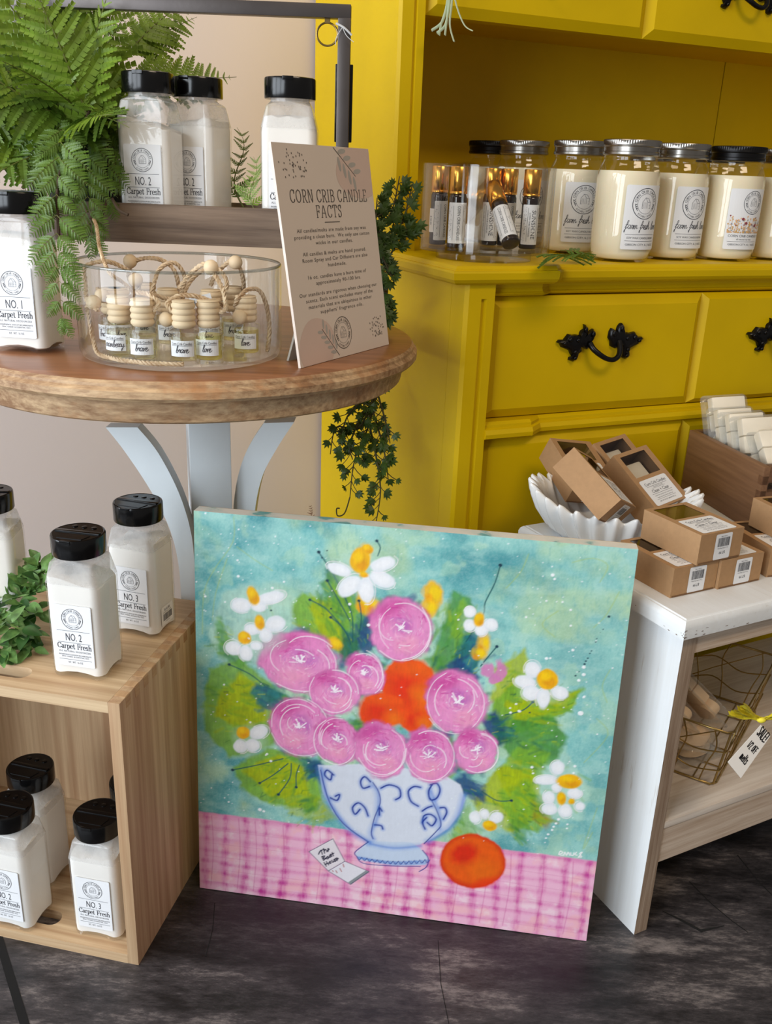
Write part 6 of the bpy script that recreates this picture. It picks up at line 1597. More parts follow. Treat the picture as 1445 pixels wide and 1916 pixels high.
PB = {'cloth': (117.6, 119.0), 'scrawl': [[(47.7, 518.7), (46.7, 488.1), (23.4, 450.7), (10.9, 419.9), (8.4, 367.6)], [(51.7, 482.4), (73.9, 467.9), (94.0, 457.3)], [(39.7, 466.8), (25.3, 421.3), (21.0, 386.4)], [(435.2, 500.2), (457.3, 507.0), (473.9, 499.9), (467.4, 480.1)], [(425.4, 440.8), (409.1, 423.2), (425.1, 408.8)], [(491.9, 334.0), (484.1, 353.9), (490.6, 375.2)], [(386.6, 505.4), (379.7, 483.5), (365.3, 462.6)], [(482.5, 311.6), (497.7, 292.2), (474.3, 252.4)], [(494.5, 158.6), (485.7, 134.1), (496.2, 193.0)], [(489.7, 470.7), (479.0, 442.3), (466.7, 425.2)]], 'leaves': [('w', 0.5, [(14.4, 367.6), (34.5, 425.2), (99.4, 444.9), (125.6, 420.5), (114.0, 350.1), (41.1, 320.6)]), ('w', 0.4, [(415.4, 250.4), (451.6, 262.3), (487.8, 216.3), (480.4, 170.7), (429.5, 170.9)]), ('l', 0.75, [(10.4, 287.9), (17.4, 321.6), (54.5, 340.0), (94.8, 312.3), (128.8, 280.0), (96.1, 223.9), (41.1, 201.5), (10.0, 235.7)]), ('y', 0.85, [(27.5, 289.9), (54.6, 318.5), (88.2, 304.3), (88.8, 260.4), (54.8, 245.0), (23.9, 256.2)]), ('g', 0.6, [(22.5, 382.5), (31.2, 390.4), (47.8, 357.1), (67.9, 337.9), (54.5, 325.7), (31.0, 341.0)]), ('l', 0.8, [(116.2, 405.9), (130.3, 435.8), (163.8, 425.6), (187.3, 392.7), (195.2, 355.5), (159.4, 363.5), (136.1, 383.9)]), ('y', 0.8, [(138.5, 415.0), (151.0, 426.4), (177.4, 401.9), (184.8, 375.2), (159.0, 375.9)]), ('g', 0.7, [(150.4, 446.5), (171.7, 471.6), (201.7, 428.0), (213.2, 381.7), (192.0, 355.1), (167.5, 411.1)]), ('l', 0.75, [(162.6, 460.9), (175.1, 462.1), (195.9, 414.0), (191.0, 379.3), (170.4, 418.2)]), ('l', 0.8, [(48.1, 187.1), (89.3, 223.0), (143.8, 214.9), (165.2, 179.7), (152.7, 139.1), (90.3, 142.1), (55.1, 160.8)]), ('y', 0.85, [(58.5, 184.6), (103.1, 213.4), (137.5, 198.9), (145.2, 161.5), (97.1, 150.9)]), ('y', 0.5, [(110.9, 156.7), (152.1, 162.4), (187.1, 136.2), (160.2, 120.5), (118.3, 130.3)]), ('g', 0.5, [(131.7, 151.8), (152.1, 162.4), (159.6, 140.1), (139.1, 133.2)]), ('g', 0.75, [(298.8, 417.7), (305.3, 454.7), (327.2, 447.0), (333.3, 407.9), (324.7, 359.5), (297.7, 342.6), (286.5, 369.0)]), ('l', 0.7, [(304.9, 418.3), (318.1, 446.1), (326.7, 413.9), (313.9, 378.8)]), ('t', 0.8, [(311.8, 364.9), (326.7, 413.9), (342.9, 402.2), (343.2, 361.5), (326.2, 338.9)]), ('y', 0.75, [(358.5, 363.2), (392.7, 390.7), (404.6, 361.6), (383.5, 324.6), (358.9, 321.7)]), ('l', 0.85, [(360.0, 307.8), (381.6, 345.2), (431.4, 337.2), (463.6, 347.8), (451.7, 318.8), (411.9, 285.8), (374.8, 281.2)]), ('y', 0.8, [(377.9, 317.0), (407.2, 334.4), (458.1, 343.7), (433.9, 313.2), (398.3, 298.3)]), ('g', 0.8, [(376.7, 259.8), (386.0, 296.8), (434.3, 309.7), (452.4, 283.8), (440.8, 246.4), (404.3, 234.3)]), ('l', 0.7, [(372.9, 230.2), (400.9, 270.1), (433.2, 259.9), (425.1, 215.1), (388.8, 195.2)]), ('y', 0.8, [(344.7, 181.6), (378.6, 238.3), (416.8, 236.0), (435.0, 179.2), (399.8, 143.8), (359.3, 160.9)]), ('l', 0.7, [(375.4, 200.9), (411.9, 220.7), (442.1, 172.7), (431.7, 148.4), (392.1, 157.9)]), ('g', 0.5, [(390.7, 172.9), (417.5, 161.6), (417.2, 130.9), (403.7, 136.6)]), ('o', 0.5, [(421.0, 192.2), (442.8, 165.3), (438.9, 153.3), (423.2, 170.0)]), ('l', 0.5, [(326.9, 156.2), (345.2, 174.1), (355.3, 129.5), (323.1, 116.9)]), ('t', 0.8, [(74.8, 310.0), (101.6, 305.8), (142.1, 281.6), (129.1, 265.3), (88.6, 275.1), (68.2, 294.7)]), ('d', 0.7, [(177.7, 391.7), (197.1, 386.9), (198.8, 345.4), (179.3, 350.2)]), ('n', 0.75, [(195.2, 400.3), (214.8, 415.9), (217.0, 368.3), (204.9, 353.1)]), ('n', 0.8, [(348.5, 295.8), (366.2, 308.5), (381.1, 282.0), (376.7, 259.8), (360.4, 265.0)]), ('d', 0.7, [(360.6, 300.8), (379.5, 299.5), (388.5, 268.6), (370.4, 259.0)]), ('n', 0.75, [(323.1, 208.7), (335.4, 217.8), (362.7, 199.1), (360.7, 183.8), (330.9, 191.0)]), ('t', 0.6, [(130.3, 213.2), (157.4, 212.9), (161.6, 186.9), (144.5, 188.4)]), ('n', 0.6, [(140.5, 214.5), (167.7, 206.7), (158.4, 178.8), (144.3, 196.0)]), ('n', 0.7, [(296.8, 356.3), (317.5, 372.4), (347.3, 348.2), (333.0, 332.7), (307.1, 343.6)]), ('v', 0.7, [(289.1, 281.3), (318.6, 270.6), (319.9, 252.6), (293.7, 260.2)]), ('g', 0.7, [(188.7, 272.6), (214.7, 279.4), (209.1, 256.8), (192.7, 254.8)]), ('l', 0.6, [(184.3, 212.7), (217.9, 209.6), (211.9, 193.7), (184.9, 197.6)]), ('l', 0.6, [(251.6, 199.0), (284.5, 199.7), (322.6, 216.1), (317.7, 192.9), (265.4, 189.5)]), ('g', 0.6, [(280.5, 364.9), (298.7, 373.7), (306.6, 350.5), (287.9, 348.4)]), ('d', 0.6, [(156.2, 463.6), (163.4, 474.1), (175.5, 452.2), (169.5, 445.0)])], 'yellow': [((200.9, 487.3, 7.4, 14.2, 0.09), 0.8), ((204.1, 429.6, 10.0, 14.7, 0.1), 0.95), ((283.2, 448.0, 11.0, 15.8, 0.1), 1), ((280.1, 429.2, 9.8, 12.0, 0.09), 0.9), ((345.6, 392.4, 7.9, 12.1, 0.1), 0.9), ((340.6, 378.3, 8.5, 9.5, 0.11), 0.7), ((170.7, 371.6, 9.1, 8.3, 0.11), 0.9), ((214.3, 425.9, 6.3, 10.7, 0.11), 0.7)], 'stems': [[(139.5, 425.1), (156.7, 417.3), (167.0, 407.8), (179.4, 394.1), (188.9, 380.2)], [(148.7, 484.9), (165.1, 461.9), (182.0, 430.3), (190.7, 408.1), (192.0, 376.2)], [(165.0, 405.4), (175.3, 398.0), (183.6, 388.2), (190.1, 373.9)], [(159.6, 451.0), (174.2, 427.4), (187.9, 403.5)], [(356.6, 489.2), (352.2, 467.2), (343.2, 442.6), (341.8, 426.4), (324.9, 392.0)], [(360.7, 389.7), (350.8, 374.2), (344.1, 363.0)], [(45.4, 184.3), (77.0, 195.5), (110.3, 209.2)], [(80.5, 170.1), (98.2, 184.3), (116.7, 203.1)], [(104.9, 156.9), (119.2, 182.4), (120.8, 203.6)], [(127.8, 170.7), (127.4, 188.2), (131.2, 202.7)], [(394.4, 188.9), (377.0, 186.5), (358.5, 196.5)], [(407.8, 324.0), (397.6, 312.2), (377.6, 303.3)], [(41.7, 330.2), (66.9, 320.7), (85.8, 307.2)], [(197.7, 429.8), (201.5, 409.2), (199.5, 387.7)], [(215.6, 504.9), (219.8, 497.3), (217.4, 487.0)]], 'orange': [(271.8, 290.0, 23.1, 23.0, 0.12), (261.3, 327.9, 33.0, 36.9, 0.12), (231.1, 290.8, 29.7, 24.5, 0.12)], 'vase': [(154.9, 205.8), (161.4, 169.2), (174.6, 143.0), (193.9, 119.1), (222.0, 102.6), (253.4, 101.7), (286.8, 109.9), (304.1, 121.9), (321.6, 138.5), (333.1, 160.9), (338.7, 182.3), (331.4, 202.3), (309.7, 214.3), (224.1, 217.9)], 'foot': [(221.9, 105.7), (205.6, 84.9), (210.1, 75.9), (254.9, 74.0), (296.6, 81.2), (299.3, 92.8), (287.0, 105.2), (276.6, 111.5)], 'vshade': [([(157.7, 201.6), (164.2, 168.0), (177.3, 142.6), (198.1, 118.1), (222.6, 104.3)], 9, 0.8), ([(222.7, 101.9), (253.5, 100.1), (286.9, 108.3)], 7, 0.6), ([(336.4, 188.0), (331.8, 160.8), (320.3, 137.5), (296.4, 116.0)], 8, 0.7), ([(223.2, 187.2), (230.9, 174.3), (230.5, 141.3), (224.3, 118.9), (227.8, 109.8)], 8, 0.6), ([(295.6, 187.9), (302.7, 170.3), (309.0, 152.5), (309.1, 136.1)], 8, 0.6), ([(211.4, 79.4), (254.8, 76.3), (295.8, 84.3)], 5, 0.5)], 'vline': [[(158.2, 199.3), (162.9, 179.0), (172.1, 152.0), (189.7, 125.9), (221.9, 104.1)], [(224.1, 190.8), (231.7, 179.1), (234.6, 163.1), (228.4, 141.0), (225.3, 119.1), (227.8, 109.8)], [(292.3, 112.2), (307.2, 133.4), (311.6, 143.5), (305.4, 161.4), (296.2, 178.7)], [(221.9, 104.1), (205.9, 87.1), (208.3, 80.1), (217.0, 71.6), (248.4, 72.7), (289.6, 77.9)], [(290.9, 102.3), (298.8, 91.5), (297.5, 79.1), (288.7, 70.4)]], 'vcurl': [[(174.8, 194.6), (166.4, 200.4), (163.5, 193.1), (170.9, 187.1), (172.7, 196.6)], [(220.3, 184.5), (212.2, 181.1), (208.8, 189.9), (213.6, 197.5), (221.0, 191.5)], [(253.5, 170.4), (259.3, 175.9), (256.7, 187.1), (244.4, 190.1), (234.5, 184.1)], [(220.1, 142.2), (215.5, 153.4), (207.0, 159.2), (200.1, 151.2), (203.6, 142.2), (209.5, 150.1)], [(177.9, 164.6), (183.0, 167.7), (180.2, 159.0), (171.8, 161.4)], [(237.2, 151.7), (233.9, 156.0), (234.4, 145.4)], [(228.9, 130.4), (237.2, 130.4), (239.5, 125.9)], [(281.9, 165.1), (272.5, 170.8), (268.7, 184.2), (275.3, 192.0), (283.3, 191.9)], [(295.0, 197.0), (302.7, 200.3), (307.3, 191.8), (304.1, 179.8), (296.3, 176.4), (293.6, 187.6), (297.0, 197.2)], [(288.4, 142.5), (289.8, 152.2), (297.7, 155.6), (305.1, 149.7), (300.7, 139.6), (294.4, 143.4)], [(314.1, 150.9), (317.5, 160.8), (315.0, 167.4), (309.0, 166.6)], [(287.4, 158.8), (293.1, 164.3), (298.9, 167.5)], [(292.3, 133.6), (288.7, 142.6), (293.2, 150.3)]], 'scal': [(211.4, 78.6), (297.6, 87.7)], 'roses': [(248.3, 399.0, 35.0, 38.2, 0.11), (128.6, 343.2, 47.1, 38.4, 0.11), (208.2, 336.6, 23.1, 26.8, 0.11), (172.3, 309.0, 30.0, 30.2, 0.12), (130.0, 255.8, 36.9, 38.8, 0.13), (177.2, 243.2, 26.6, 31.3, 0.13), (319.4, 312.8, 35.7, 40.4, 0.12), (346.8, 252.4, 26.7, 29.2, 0.13), (290.7, 237.0, 31.0, 34.8, 0.13), (232.4, 238.4, 32.2, 37.2, 0.13)], 'pinkflat': [(352.1, 358.4, 9.9, 11.6, 0.11), (367.9, 360.9, 7.9, 13.8, 0.1), (359.9, 346.2, 7.4, 6.9, 0.11)], 'halo': [(73.8, 415.4, 29.3, 20.6, 0.1), (74.2, 373.9, 33.0, 24.6, 0.11), (200.1, 464.4, 31.0, 26.4, 0.09), (339.8, 418.6, 18.2, 16.0, 0.1), (418.3, 346.0, 27.3, 24.0, 0.11), (68.6, 229.4, 20.7, 18.1, 0.13), (367.4, 158.2, 20.7, 16.8, 0.14), (450.0, 218.5, 26.1, 29.4, 0.13), (455.4, 197.1, 25.0, 22.2, 0.14)], 'petals': [(173.7, 466.5, 14.8, 7.3, -0.27), (186.4, 447.2, 17.1, 10.1, 0.79), (205.9, 444.5, 9.4, 16.6, 0.1), (223.3, 459.3, 14.8, 9.8, -0.37), (224.2, 477.8, 15.7, 8.3, 0.45), (56.9, 409.6, 11.8, 9.0, 0.1), (78.4, 409.7, 9.2, 6.2, 0.1), (93.2, 423.4, 17.3, 7.3, 0.37), (69.5, 379.7, 8.6, 7.7, 0.1), (86.7, 374.5, 7.2, 8.3, 0.11), (98.9, 390.4, 13.3, 9.6, 0.28), (47.1, 352.7, 10.8, 9.9, 0.11), (62.5, 348.0, 8.7, 10.7, 0.12), (75.0, 358.6, 7.3, 5.7, 0.1), (326.7, 429.2, 6.1, 6.6, 0.1), (328.0, 412.7, 6.7, 7.3, 0.1), (340.6, 408.0, 7.3, 7.3, 0.11), (352.1, 416.5, 8.4, 7.2, 0.11), (403.6, 365.5, 9.1, 10.8, 0.11), (396.0, 348.9, 12.2, 8.2, -0.08), (404.7, 335.4, 10.4, 9.6, 0.12), (419.4, 328.9, 8.0, 12.5, 0.11), (437.9, 339.3, 9.7, 8.2, -0.08), (79.5, 242.1, 13.0, 8.5, 0.57), (55.6, 219.5, 9.1, 9.2, 0.12), (71.4, 223.0, 9.7, 9.1, 0.12), (352.3, 159.1, 7.2, 8.4, 0.14), (364.1, 166.1, 5.9, 6.8, 0.14), (378.6, 163.6, 9.0, 7.8, 0.71), (444.5, 241.1, 8.1, 9.4, 0.14), (432.6, 222.7, 13.1, 6.5, 0.14), (445.4, 214.2, 5.6, 5.8, 0.12), (438.7, 199.9, 6.9, 9.5, 0.15), (439.7, 183.7, 9.5, 7.5, 0.14), (459.9, 184.3, 7.6, 9.7, 0.13), (467.9, 209.2, 8.2, 6.6, 0.13), (476.0, 192.5, 6.3, 6.6, 0.14)], 'hearts': [(196.9, 479.2, 11.2, 16.4, 0.0), (204.9, 494.2, 6.2, 5.2, 0.08), (201.4, 462.5, 5.6, 3.9, 0.11), (71.2, 422.6, 6.6, 11.4, 0.27), (79.3, 390.5, 6.5, 9.1, 0.09), (61.0, 367.6, 8.1, 8.4, 0.11), (337.8, 420.4, 5.5, 8.6, -0.18), (421.7, 355.3, 12.1, 12.3, 0.12), (59.0, 238.8, 8.0, 8.5, -0.27), (371.3, 149.6, 8.5, 6.8, -0.26), (460.0, 225.0, 14.8, 9.5, 0.14), (453.2, 199.7, 5.7, 8.8, 0.14), (465.4, 197.7, 4.3, 4.4, 0.14)], 'fruit': (354.0, 95.6, 40.9, 39.6, 0.15), 'mb1': [(146.0, 78.3), (176.6, 102.2), (193.0, 70.9), (172.0, 53.0)], 'mb2': [(172.0, 53.0), (193.0, 70.9), (224.6, 60.4), (201.3, 37.1)], 'mb3': [(198.4, 39.9), (220.4, 61.3), (225.3, 59.7), (202.0, 36.3)], 'mbl': [[(146.0, 78.3), (176.6, 102.2), (193.0, 70.9)], [(146.0, 78.3), (172.0, 53.0), (201.3, 37.1), (224.6, 60.4), (193.0, 70.9)], [(172.0, 53.0), (193.0, 70.9)]], 'mbt': [[(158.7, 76.2), (160.7, 81.5), (165.9, 84.7)], [(161.7, 82.9), (163.6, 77.0)], [(164.8, 85.8), (166.5, 79.1)], [(165.5, 81.5), (167.6, 85.0), (169.4, 81.6)], [(169.3, 82.5), (172.2, 85.7), (170.5, 86.6), (171.0, 82.3)], [(163.0, 73.2), (165.3, 68.1)], [(163.0, 73.2), (166.6, 75.0), (164.8, 71.0), (168.4, 72.0), (165.3, 68.1)], [(170.0, 74.3), (168.8, 71.1), (171.4, 71.5), (170.4, 74.8)], [(173.5, 77.3), (172.2, 73.4), (174.7, 75.0), (174.1, 78.6), (175.9, 75.7)], [(176.1, 81.4), (178.0, 76.7)], [(175.6, 78.8), (178.3, 80.9)], [(166.0, 65.0), (169.2, 59.8)], [(169.0, 66.7), (172.1, 62.2)], [(167.4, 62.0), (170.8, 64.5)], [(173.8, 67.9), (172.4, 64.7), (175.0, 65.1), (174.0, 68.0)], [(176.1, 69.8), (177.0, 66.9), (179.1, 68.7), (178.6, 71.1)], [(181.1, 73.5), (179.4, 71.3), (181.6, 70.6), (180.4, 68.4)], [(182.0, 72.1), (184.5, 73.5), (182.3, 74.2), (183.3, 70.4)]], 'mbm': [[(181.7, 55.0), (183.5, 52.0)], [(186.9, 59.0), (189.2, 54.9)], [(190.9, 66.3), (192.1, 62.3)], [(177.1, 54.3), (178.4, 53.2)]], 'dots': [(14.1, 520.0, 1.14), (53.7, 504.0, 1.14), (49.7, 485.9, 0.76), (52.2, 465.9, 1.14), (53.1, 446.0, 1.71), (12.6, 416.4, 1.52), (108.2, 444.5, 1.33), (94.3, 435.4, 1.71), (46.7, 471.6, 0.57), (41.3, 480.4, 0.76), (1.8, 433.9, 0.95), (35.0, 302.4, 1.14), (10.8, 398.4, 0.76), (36.8, 411.7, 1.14), (133.1, 389.3, 0.95), (210.2, 400.5, 1.9), (187.1, 424.5, 1.71), (97.3, 499.7, 0.76), (66.5, 367.2, 0.95), (19.2, 425.0, 0.57), (415.3, 483.3, 2.09), (417.9, 478.7, 1.52), (413.7, 493.2, 0.95), (411.3, 451.7, 1.33), (429.3, 452.3, 1.33), (439.2, 443.6, 1.52), (390.6, 429.7, 1.14), (422.8, 452.0, 0.76), (441.2, 424.5, 1.33), (446.6, 394.9, 1.71), (418.1, 381.1, 1.71), (422.4, 382.0, 1.14), (461.0, 375.0, 1.9), (461.9, 365.9, 1.9), (457.1, 357.9, 1.71), (464.9, 337.1, 1.71), (463.6, 316.3, 3.04), (314.3, 418.3, 1.14), (493.0, 377.6, 0.95), (498.8, 489.2, 0.95), (388.5, 319.2, 1.14), (383.3, 307.2, 1.14), (394.0, 310.0, 1.33), (382.4, 312.9, 0.95), (445.9, 347.4, 0.95), (89.8, 213.0, 1.71), (94.8, 203.7, 1.71), (88.4, 211.4, 1.33), (81.1, 131.5, 2.66), (86.2, 129.8, 1.9), (40.1, 137.0, 1.14), (45.4, 166.5, 0.95), (34.7, 142.3, 0.76), (17.5, 154.4, 0.76), (55.8, 225.3, 0.95), (68.2, 254.7, 1.14), (463.5, 316.1, 3.04), (414.6, 237.9, 1.9), (416.7, 229.9, 1.33), (427.3, 240.0, 1.14), (464.3, 246.0, 1.71), (463.8, 236.7, 1.33), (452.6, 170.9, 1.71), (450.3, 164.8, 1.52), (447.9, 159.8, 1.33), (446.5, 155.0, 1.33), (442.3, 148.1, 1.52), (440.3, 142.5, 1.14), (439.8, 136.1, 0.95), (463.8, 165.6, 1.33), (463.8, 159.8, 1.14), (389.1, 319.1, 1.33), (383.4, 307.1, 1.33), (392.9, 310.4, 1.52), (485.4, 291.5, 0.95), (406.8, 213.3, 0.95), (423.5, 210.0, 0.76), (457.5, 251.3, 0.76), (465.6, 338.1, 1.52)], 'darkdots': [(148.7, 485.3, 1.71), (152.8, 478.6, 1.14), (93.1, 406.7, 1.14), (165.1, 416.4, 1.14), (158.4, 487.8, 0.76), (481.9, 440.0, 1.52), (477.3, 423.9, 0.76), (474.5, 419.6, 0.57), (471.5, 411.7, 0.76), (470.9, 407.6, 0.76), (467.4, 396.1, 0.95), (465.9, 392.9, 0.95), (464.3, 386.6, 1.14), (462.5, 382.8, 1.14), (461.5, 379.0, 1.14), (452.9, 363.2, 1.14), (456.4, 368.9, 0.57), (405.4, 309.9, 1.14), (356.6, 489.2, 1.71)], 'sign': [[(457.7, 121.6), (462.3, 124.7), (459.2, 126.6), (458.1, 121.7), (462.7, 121.2)], [(464.0, 121.4), (464.7, 125.8), (467.5, 121.9), (468.6, 126.3), (471.0, 122.5)], [(471.7, 126.1), (472.5, 122.7), (475.2, 123.1), (475.6, 126.7)], [(478.6, 127.8), (477.0, 124.6), (480.0, 123.8)], [(481.6, 121.7), (485.4, 122.3), (482.6, 126.6), (485.3, 128.9), (481.7, 121.0)]]}
for P in PB['scrawl']: stroke(P, 0.9, lin(176, 196, 96), 0.55, 0.9)
# pink gingham cloth
ty = PB['cloth']
edge_y = ty[0] + (ty[1] - ty[0]) * gx / PW + WARP * 3
cl = soft(gy - edge_y, 0.9)
clothc = np.ones((NY, NX, 3)) * col(*lin(244, 196, 220))
def cw(m, c):
    clothc[:] = clothc + np.clip(m, 0, 1)[..., None] * (col(*c)[None, None] - clothc)
cw(stretch(fbm(22, 31), 0.5, 0.7) * 0.55, lin(248, 196, 196)); cw(stretch(fbm(14, 32), 0.55, 0.7) * 0.5, lin(252, 236, 240))
pv = 27.0; ph = 17.0
SLOW = fbm(70, 33, 2) - 0.5; SLOW2 = fbm(90, 34, 2) - 0.5
xs_ = (gx + WARP * 3 + SLOW * 14 + 6) % pv; ys_ = (gy + WARP * 2.5 + SLOW2 * 10 - gx * 0.01) % ph
bv = soft(np.abs(xs_ - pv * 0.5) - 4.0 - 4 * SLOW, 2.6) * (0.45 + 0.9 * STR2 + SLOW2 * 0.8); bh = soft(np.abs(ys_ - ph * 0.5) - 2.6 - 3 * SLOW2, 2.4) * (0.40 + 0.9 * STR1 + SLOW * 0.9)
cw(bv * 0.50, lin(218, 112, 176)); cw(bh * 0.46, lin(222, 122, 182)); cw(bv * bh * 0.75, lin(196, 78, 156))
cw(stretch(GRAIN, 0.6, 0.9) * 0.25 * (bv + bh), lin(196, 64, 152))
art[:] = art + cl[..., None] * (clothc - art)
stroke([(0, ty[0] - 1.5), (PW * 0.4, ty[0] * 0.6 + ty[1] * 0.4 - 2.0), (PW, ty[1] - 1.5)], 3.0, lin(206, 92, 166), 0.45, 1.8)
qq = random.Random(2)
for i in range(14):
    x = 10 + i * 36 + qq.uniform(-8, 8); stroke([(x, ty[0] - 4), (x + 2, ty[0] * 0.55), (x - 2, 6)], 0.7, lin(196, 66, 150), 0.6, 0.5)
for i in range(5):
    y = 12 + i * 20; stroke([(10, y), (PW * 0.5, y + 2), (PW - 10, y - 2)], 0.6, lin(196, 66, 150), 0.35, 0.5)
# foliage masses
GREENS = {'y': lin(172, 188, 36), 'l': lin(132, 178, 62), 'g': lin(84, 148, 64), 'd': lin(40, 104, 84), 't': lin(38, 118, 128), 'n': lin(32, 70, 124), 'v': lin(108, 130, 160), 'o': lin(164, 140, 52), 'w': lin(190, 222, 204)}
for key, a, P in PB['leaves']:
    poly(P, GREENS[key], min(1, a * 1.12), 2.6, 5.0, 0.22)
sw = random.Random(44)
for key, a, P in PB['leaves']:                                # dry brush strokes over each leaf
    cxm, cym = sum(p[0] for p in P) / len(P), sum(p[1] for p in P) / len(P)
    rad = max(math.hypot(p[0] - cxm, p[1] - cym) for p in P)
    for _ in range(int(rad * 0.55)):
        an = sw.uniform(0, 2 * PI); rr_ = rad * 0.55 * math.sqrt(sw.random()); x, y = cxm + rr_ * math.cos(an), cym + rr_ * math.sin(an)
        d = sw.uniform(-0.7, 0.7) + math.atan2(y - PH * 0.5, x - PW * 0.5); L = sw.uniform(5, 16)
        c = GREENS[sw.choice({'y': 'yylg', 'l': 'llyg', 'g': 'ggld', 'd': 'ddgt', 't': 'tdn', 'n': 'nnt', 'v': 'vnw', 'o': 'oyl', 'w': 'wwl'}[key])]
        stroke([(x, y), (x + L * math.cos(d), y + L * math.sin(d))], sw.uniform(1.5, 4.5), c, 0.42, 1.4, 0)
sq = random.Random(8)
for key, a, P in PB['leaves']:                                # scratchy dark veins and bright flecks
    if key in 'wv': continue
    cxm, cym = sum(p[0] for p in P) / len(P), sum(p[1] for p in P) / len(P); rad = max(math.hypot(p[0] - cxm, p[1] - cym) for p in P)
    for _ in range(int(rad * 0.22)):
        an = sq.uniform(0, 2 * PI); rr_ = rad * 0.7 * math.sqrt(sq.random()); x, y = cxm + rr_ * math.cos(an), cym + rr_ * math.sin(an)
        d = math.atan2(y - PH * 0.5, x - PW * 0.5) + sq.uniform(-0.6, 0.6); L = sq.uniform(3, 9)
        stroke([(x, y), (x + L * math.cos(d), y + L * math.sin(d))], sq.uniform(0.6, 2.2), sq.choice((lin(30, 90, 70), lin(44, 110, 60), lin(186, 200, 60), lin(70, 140, 60), lin(120, 160, 70))), 0.45, 0.7, 0)
for e in PB['roses']:                                         # deep blue green hollows round the blooms
    for _ in range(7):
        t0 = sq.uniform(0, 2 * PI); x, y = e[0] + e[2] * 1.08 * math.cos(t0), e[1] + e[3] * 1.08 * math.sin(t0)
        ell((x, y, sq.uniform(2, 6), sq.uniform(2, 5), t0), sq.choice((lin(36, 92, 120), lin(46, 70, 132), lin(50, 116, 96), lin(92, 170, 60))), 0.6, 2.0, 4)
for e, a in PB['yellow']: ell(e, lin(240, 190, 40), 0.9 * a, 2.0, 4.0, 0.18); ell((e[0] + 2, e[1] + 1, e[2] * .55, e[3] * .55, e[4]), lin(246, 214, 40), 0.8, 2.0, 3.0); ell((e[0] - e[2] * .4, e[1] - e[3] * .5, e[2] * .4, e[3] * .35, 0), lin(232, 150, 40), 0.7, 2, 3)
for P in PB['stems']: stroke(P, 1.5, lin(24, 92, 96), 0.92, 0.5); ell((P[0][0], P[0][1], 2.0, 1.8, 0), lin(18, 62, 84), 1, 0.6, 0.4)
# orange blooms
for e in PB['orange']:
    ell(e, lin(236, 92, 22), 0.96, 2.2, 4.0, 0.12)
    ell((e[0] - e[2] * .15, e[1] - e[3] * .1, e[2] * .65, e[3] * .6, e[4]), lin(224, 56, 18), 0.75, e[2] * .35, 5, 0.1)
    ell((e[0] + e[2] * .5, e[1] - e[3] * .35, e[2] * .35, e[3] * .4, 0.5), lin(244, 140, 30), 0.6, e[2] * .25, 5)
    ell((e[0] + e[2] * .1, e[1] + e[3] * .55, e[2] * .5, e[3] * .2, 0), lin(240, 120, 28), 0.5, e[2] * .2, 3)
# footed bowl
poly(PB['vase'], lin(222, 228, 240), 1.0, 1.0, 0.8, 0.03); poly(PB['foot'], lin(206, 220, 240), 1.0, 1.0, 0.8, 0.03)
for P, w, a in PB['vshade']: stroke(P, w * 0.75, lin(104, 152, 222), a * 0.8, w * 0.5); stroke([(x + 1.5, y) for x, y in P], w * 0.35, lin(60, 110, 206), a * 0.6, w * 0.2)
for P in PB['vline']: stroke(P, 1.25, lin(38, 62, 150), 0.95, 0.45)
for P in PB['vcurl']: stroke(P, 5.0, lin(84, 130, 212), 0.6, 2.0); stroke(P, 1.8, lin(34, 56, 148), 0.95, 0.5)
for i in range(14):
    f = i / 13; a, b = PB['scal'][0], PB['scal'][1]; x = a[0] + (b[0] - a[0]) * f; y = a[1] + (b[1] - a[1]) * f - 4.5 * math.sin(PI * f)
    stroke([(x - 3, y + 1.5), (x, y - 2.4), (x + 3, y + 1.5)], 1.3, lin(34, 62, 150), 0.9, 0.5); ell((x, y + 0.6, 2.2, 1.5, 0), lin(96, 144, 214), 0.7, 1, 0.5)
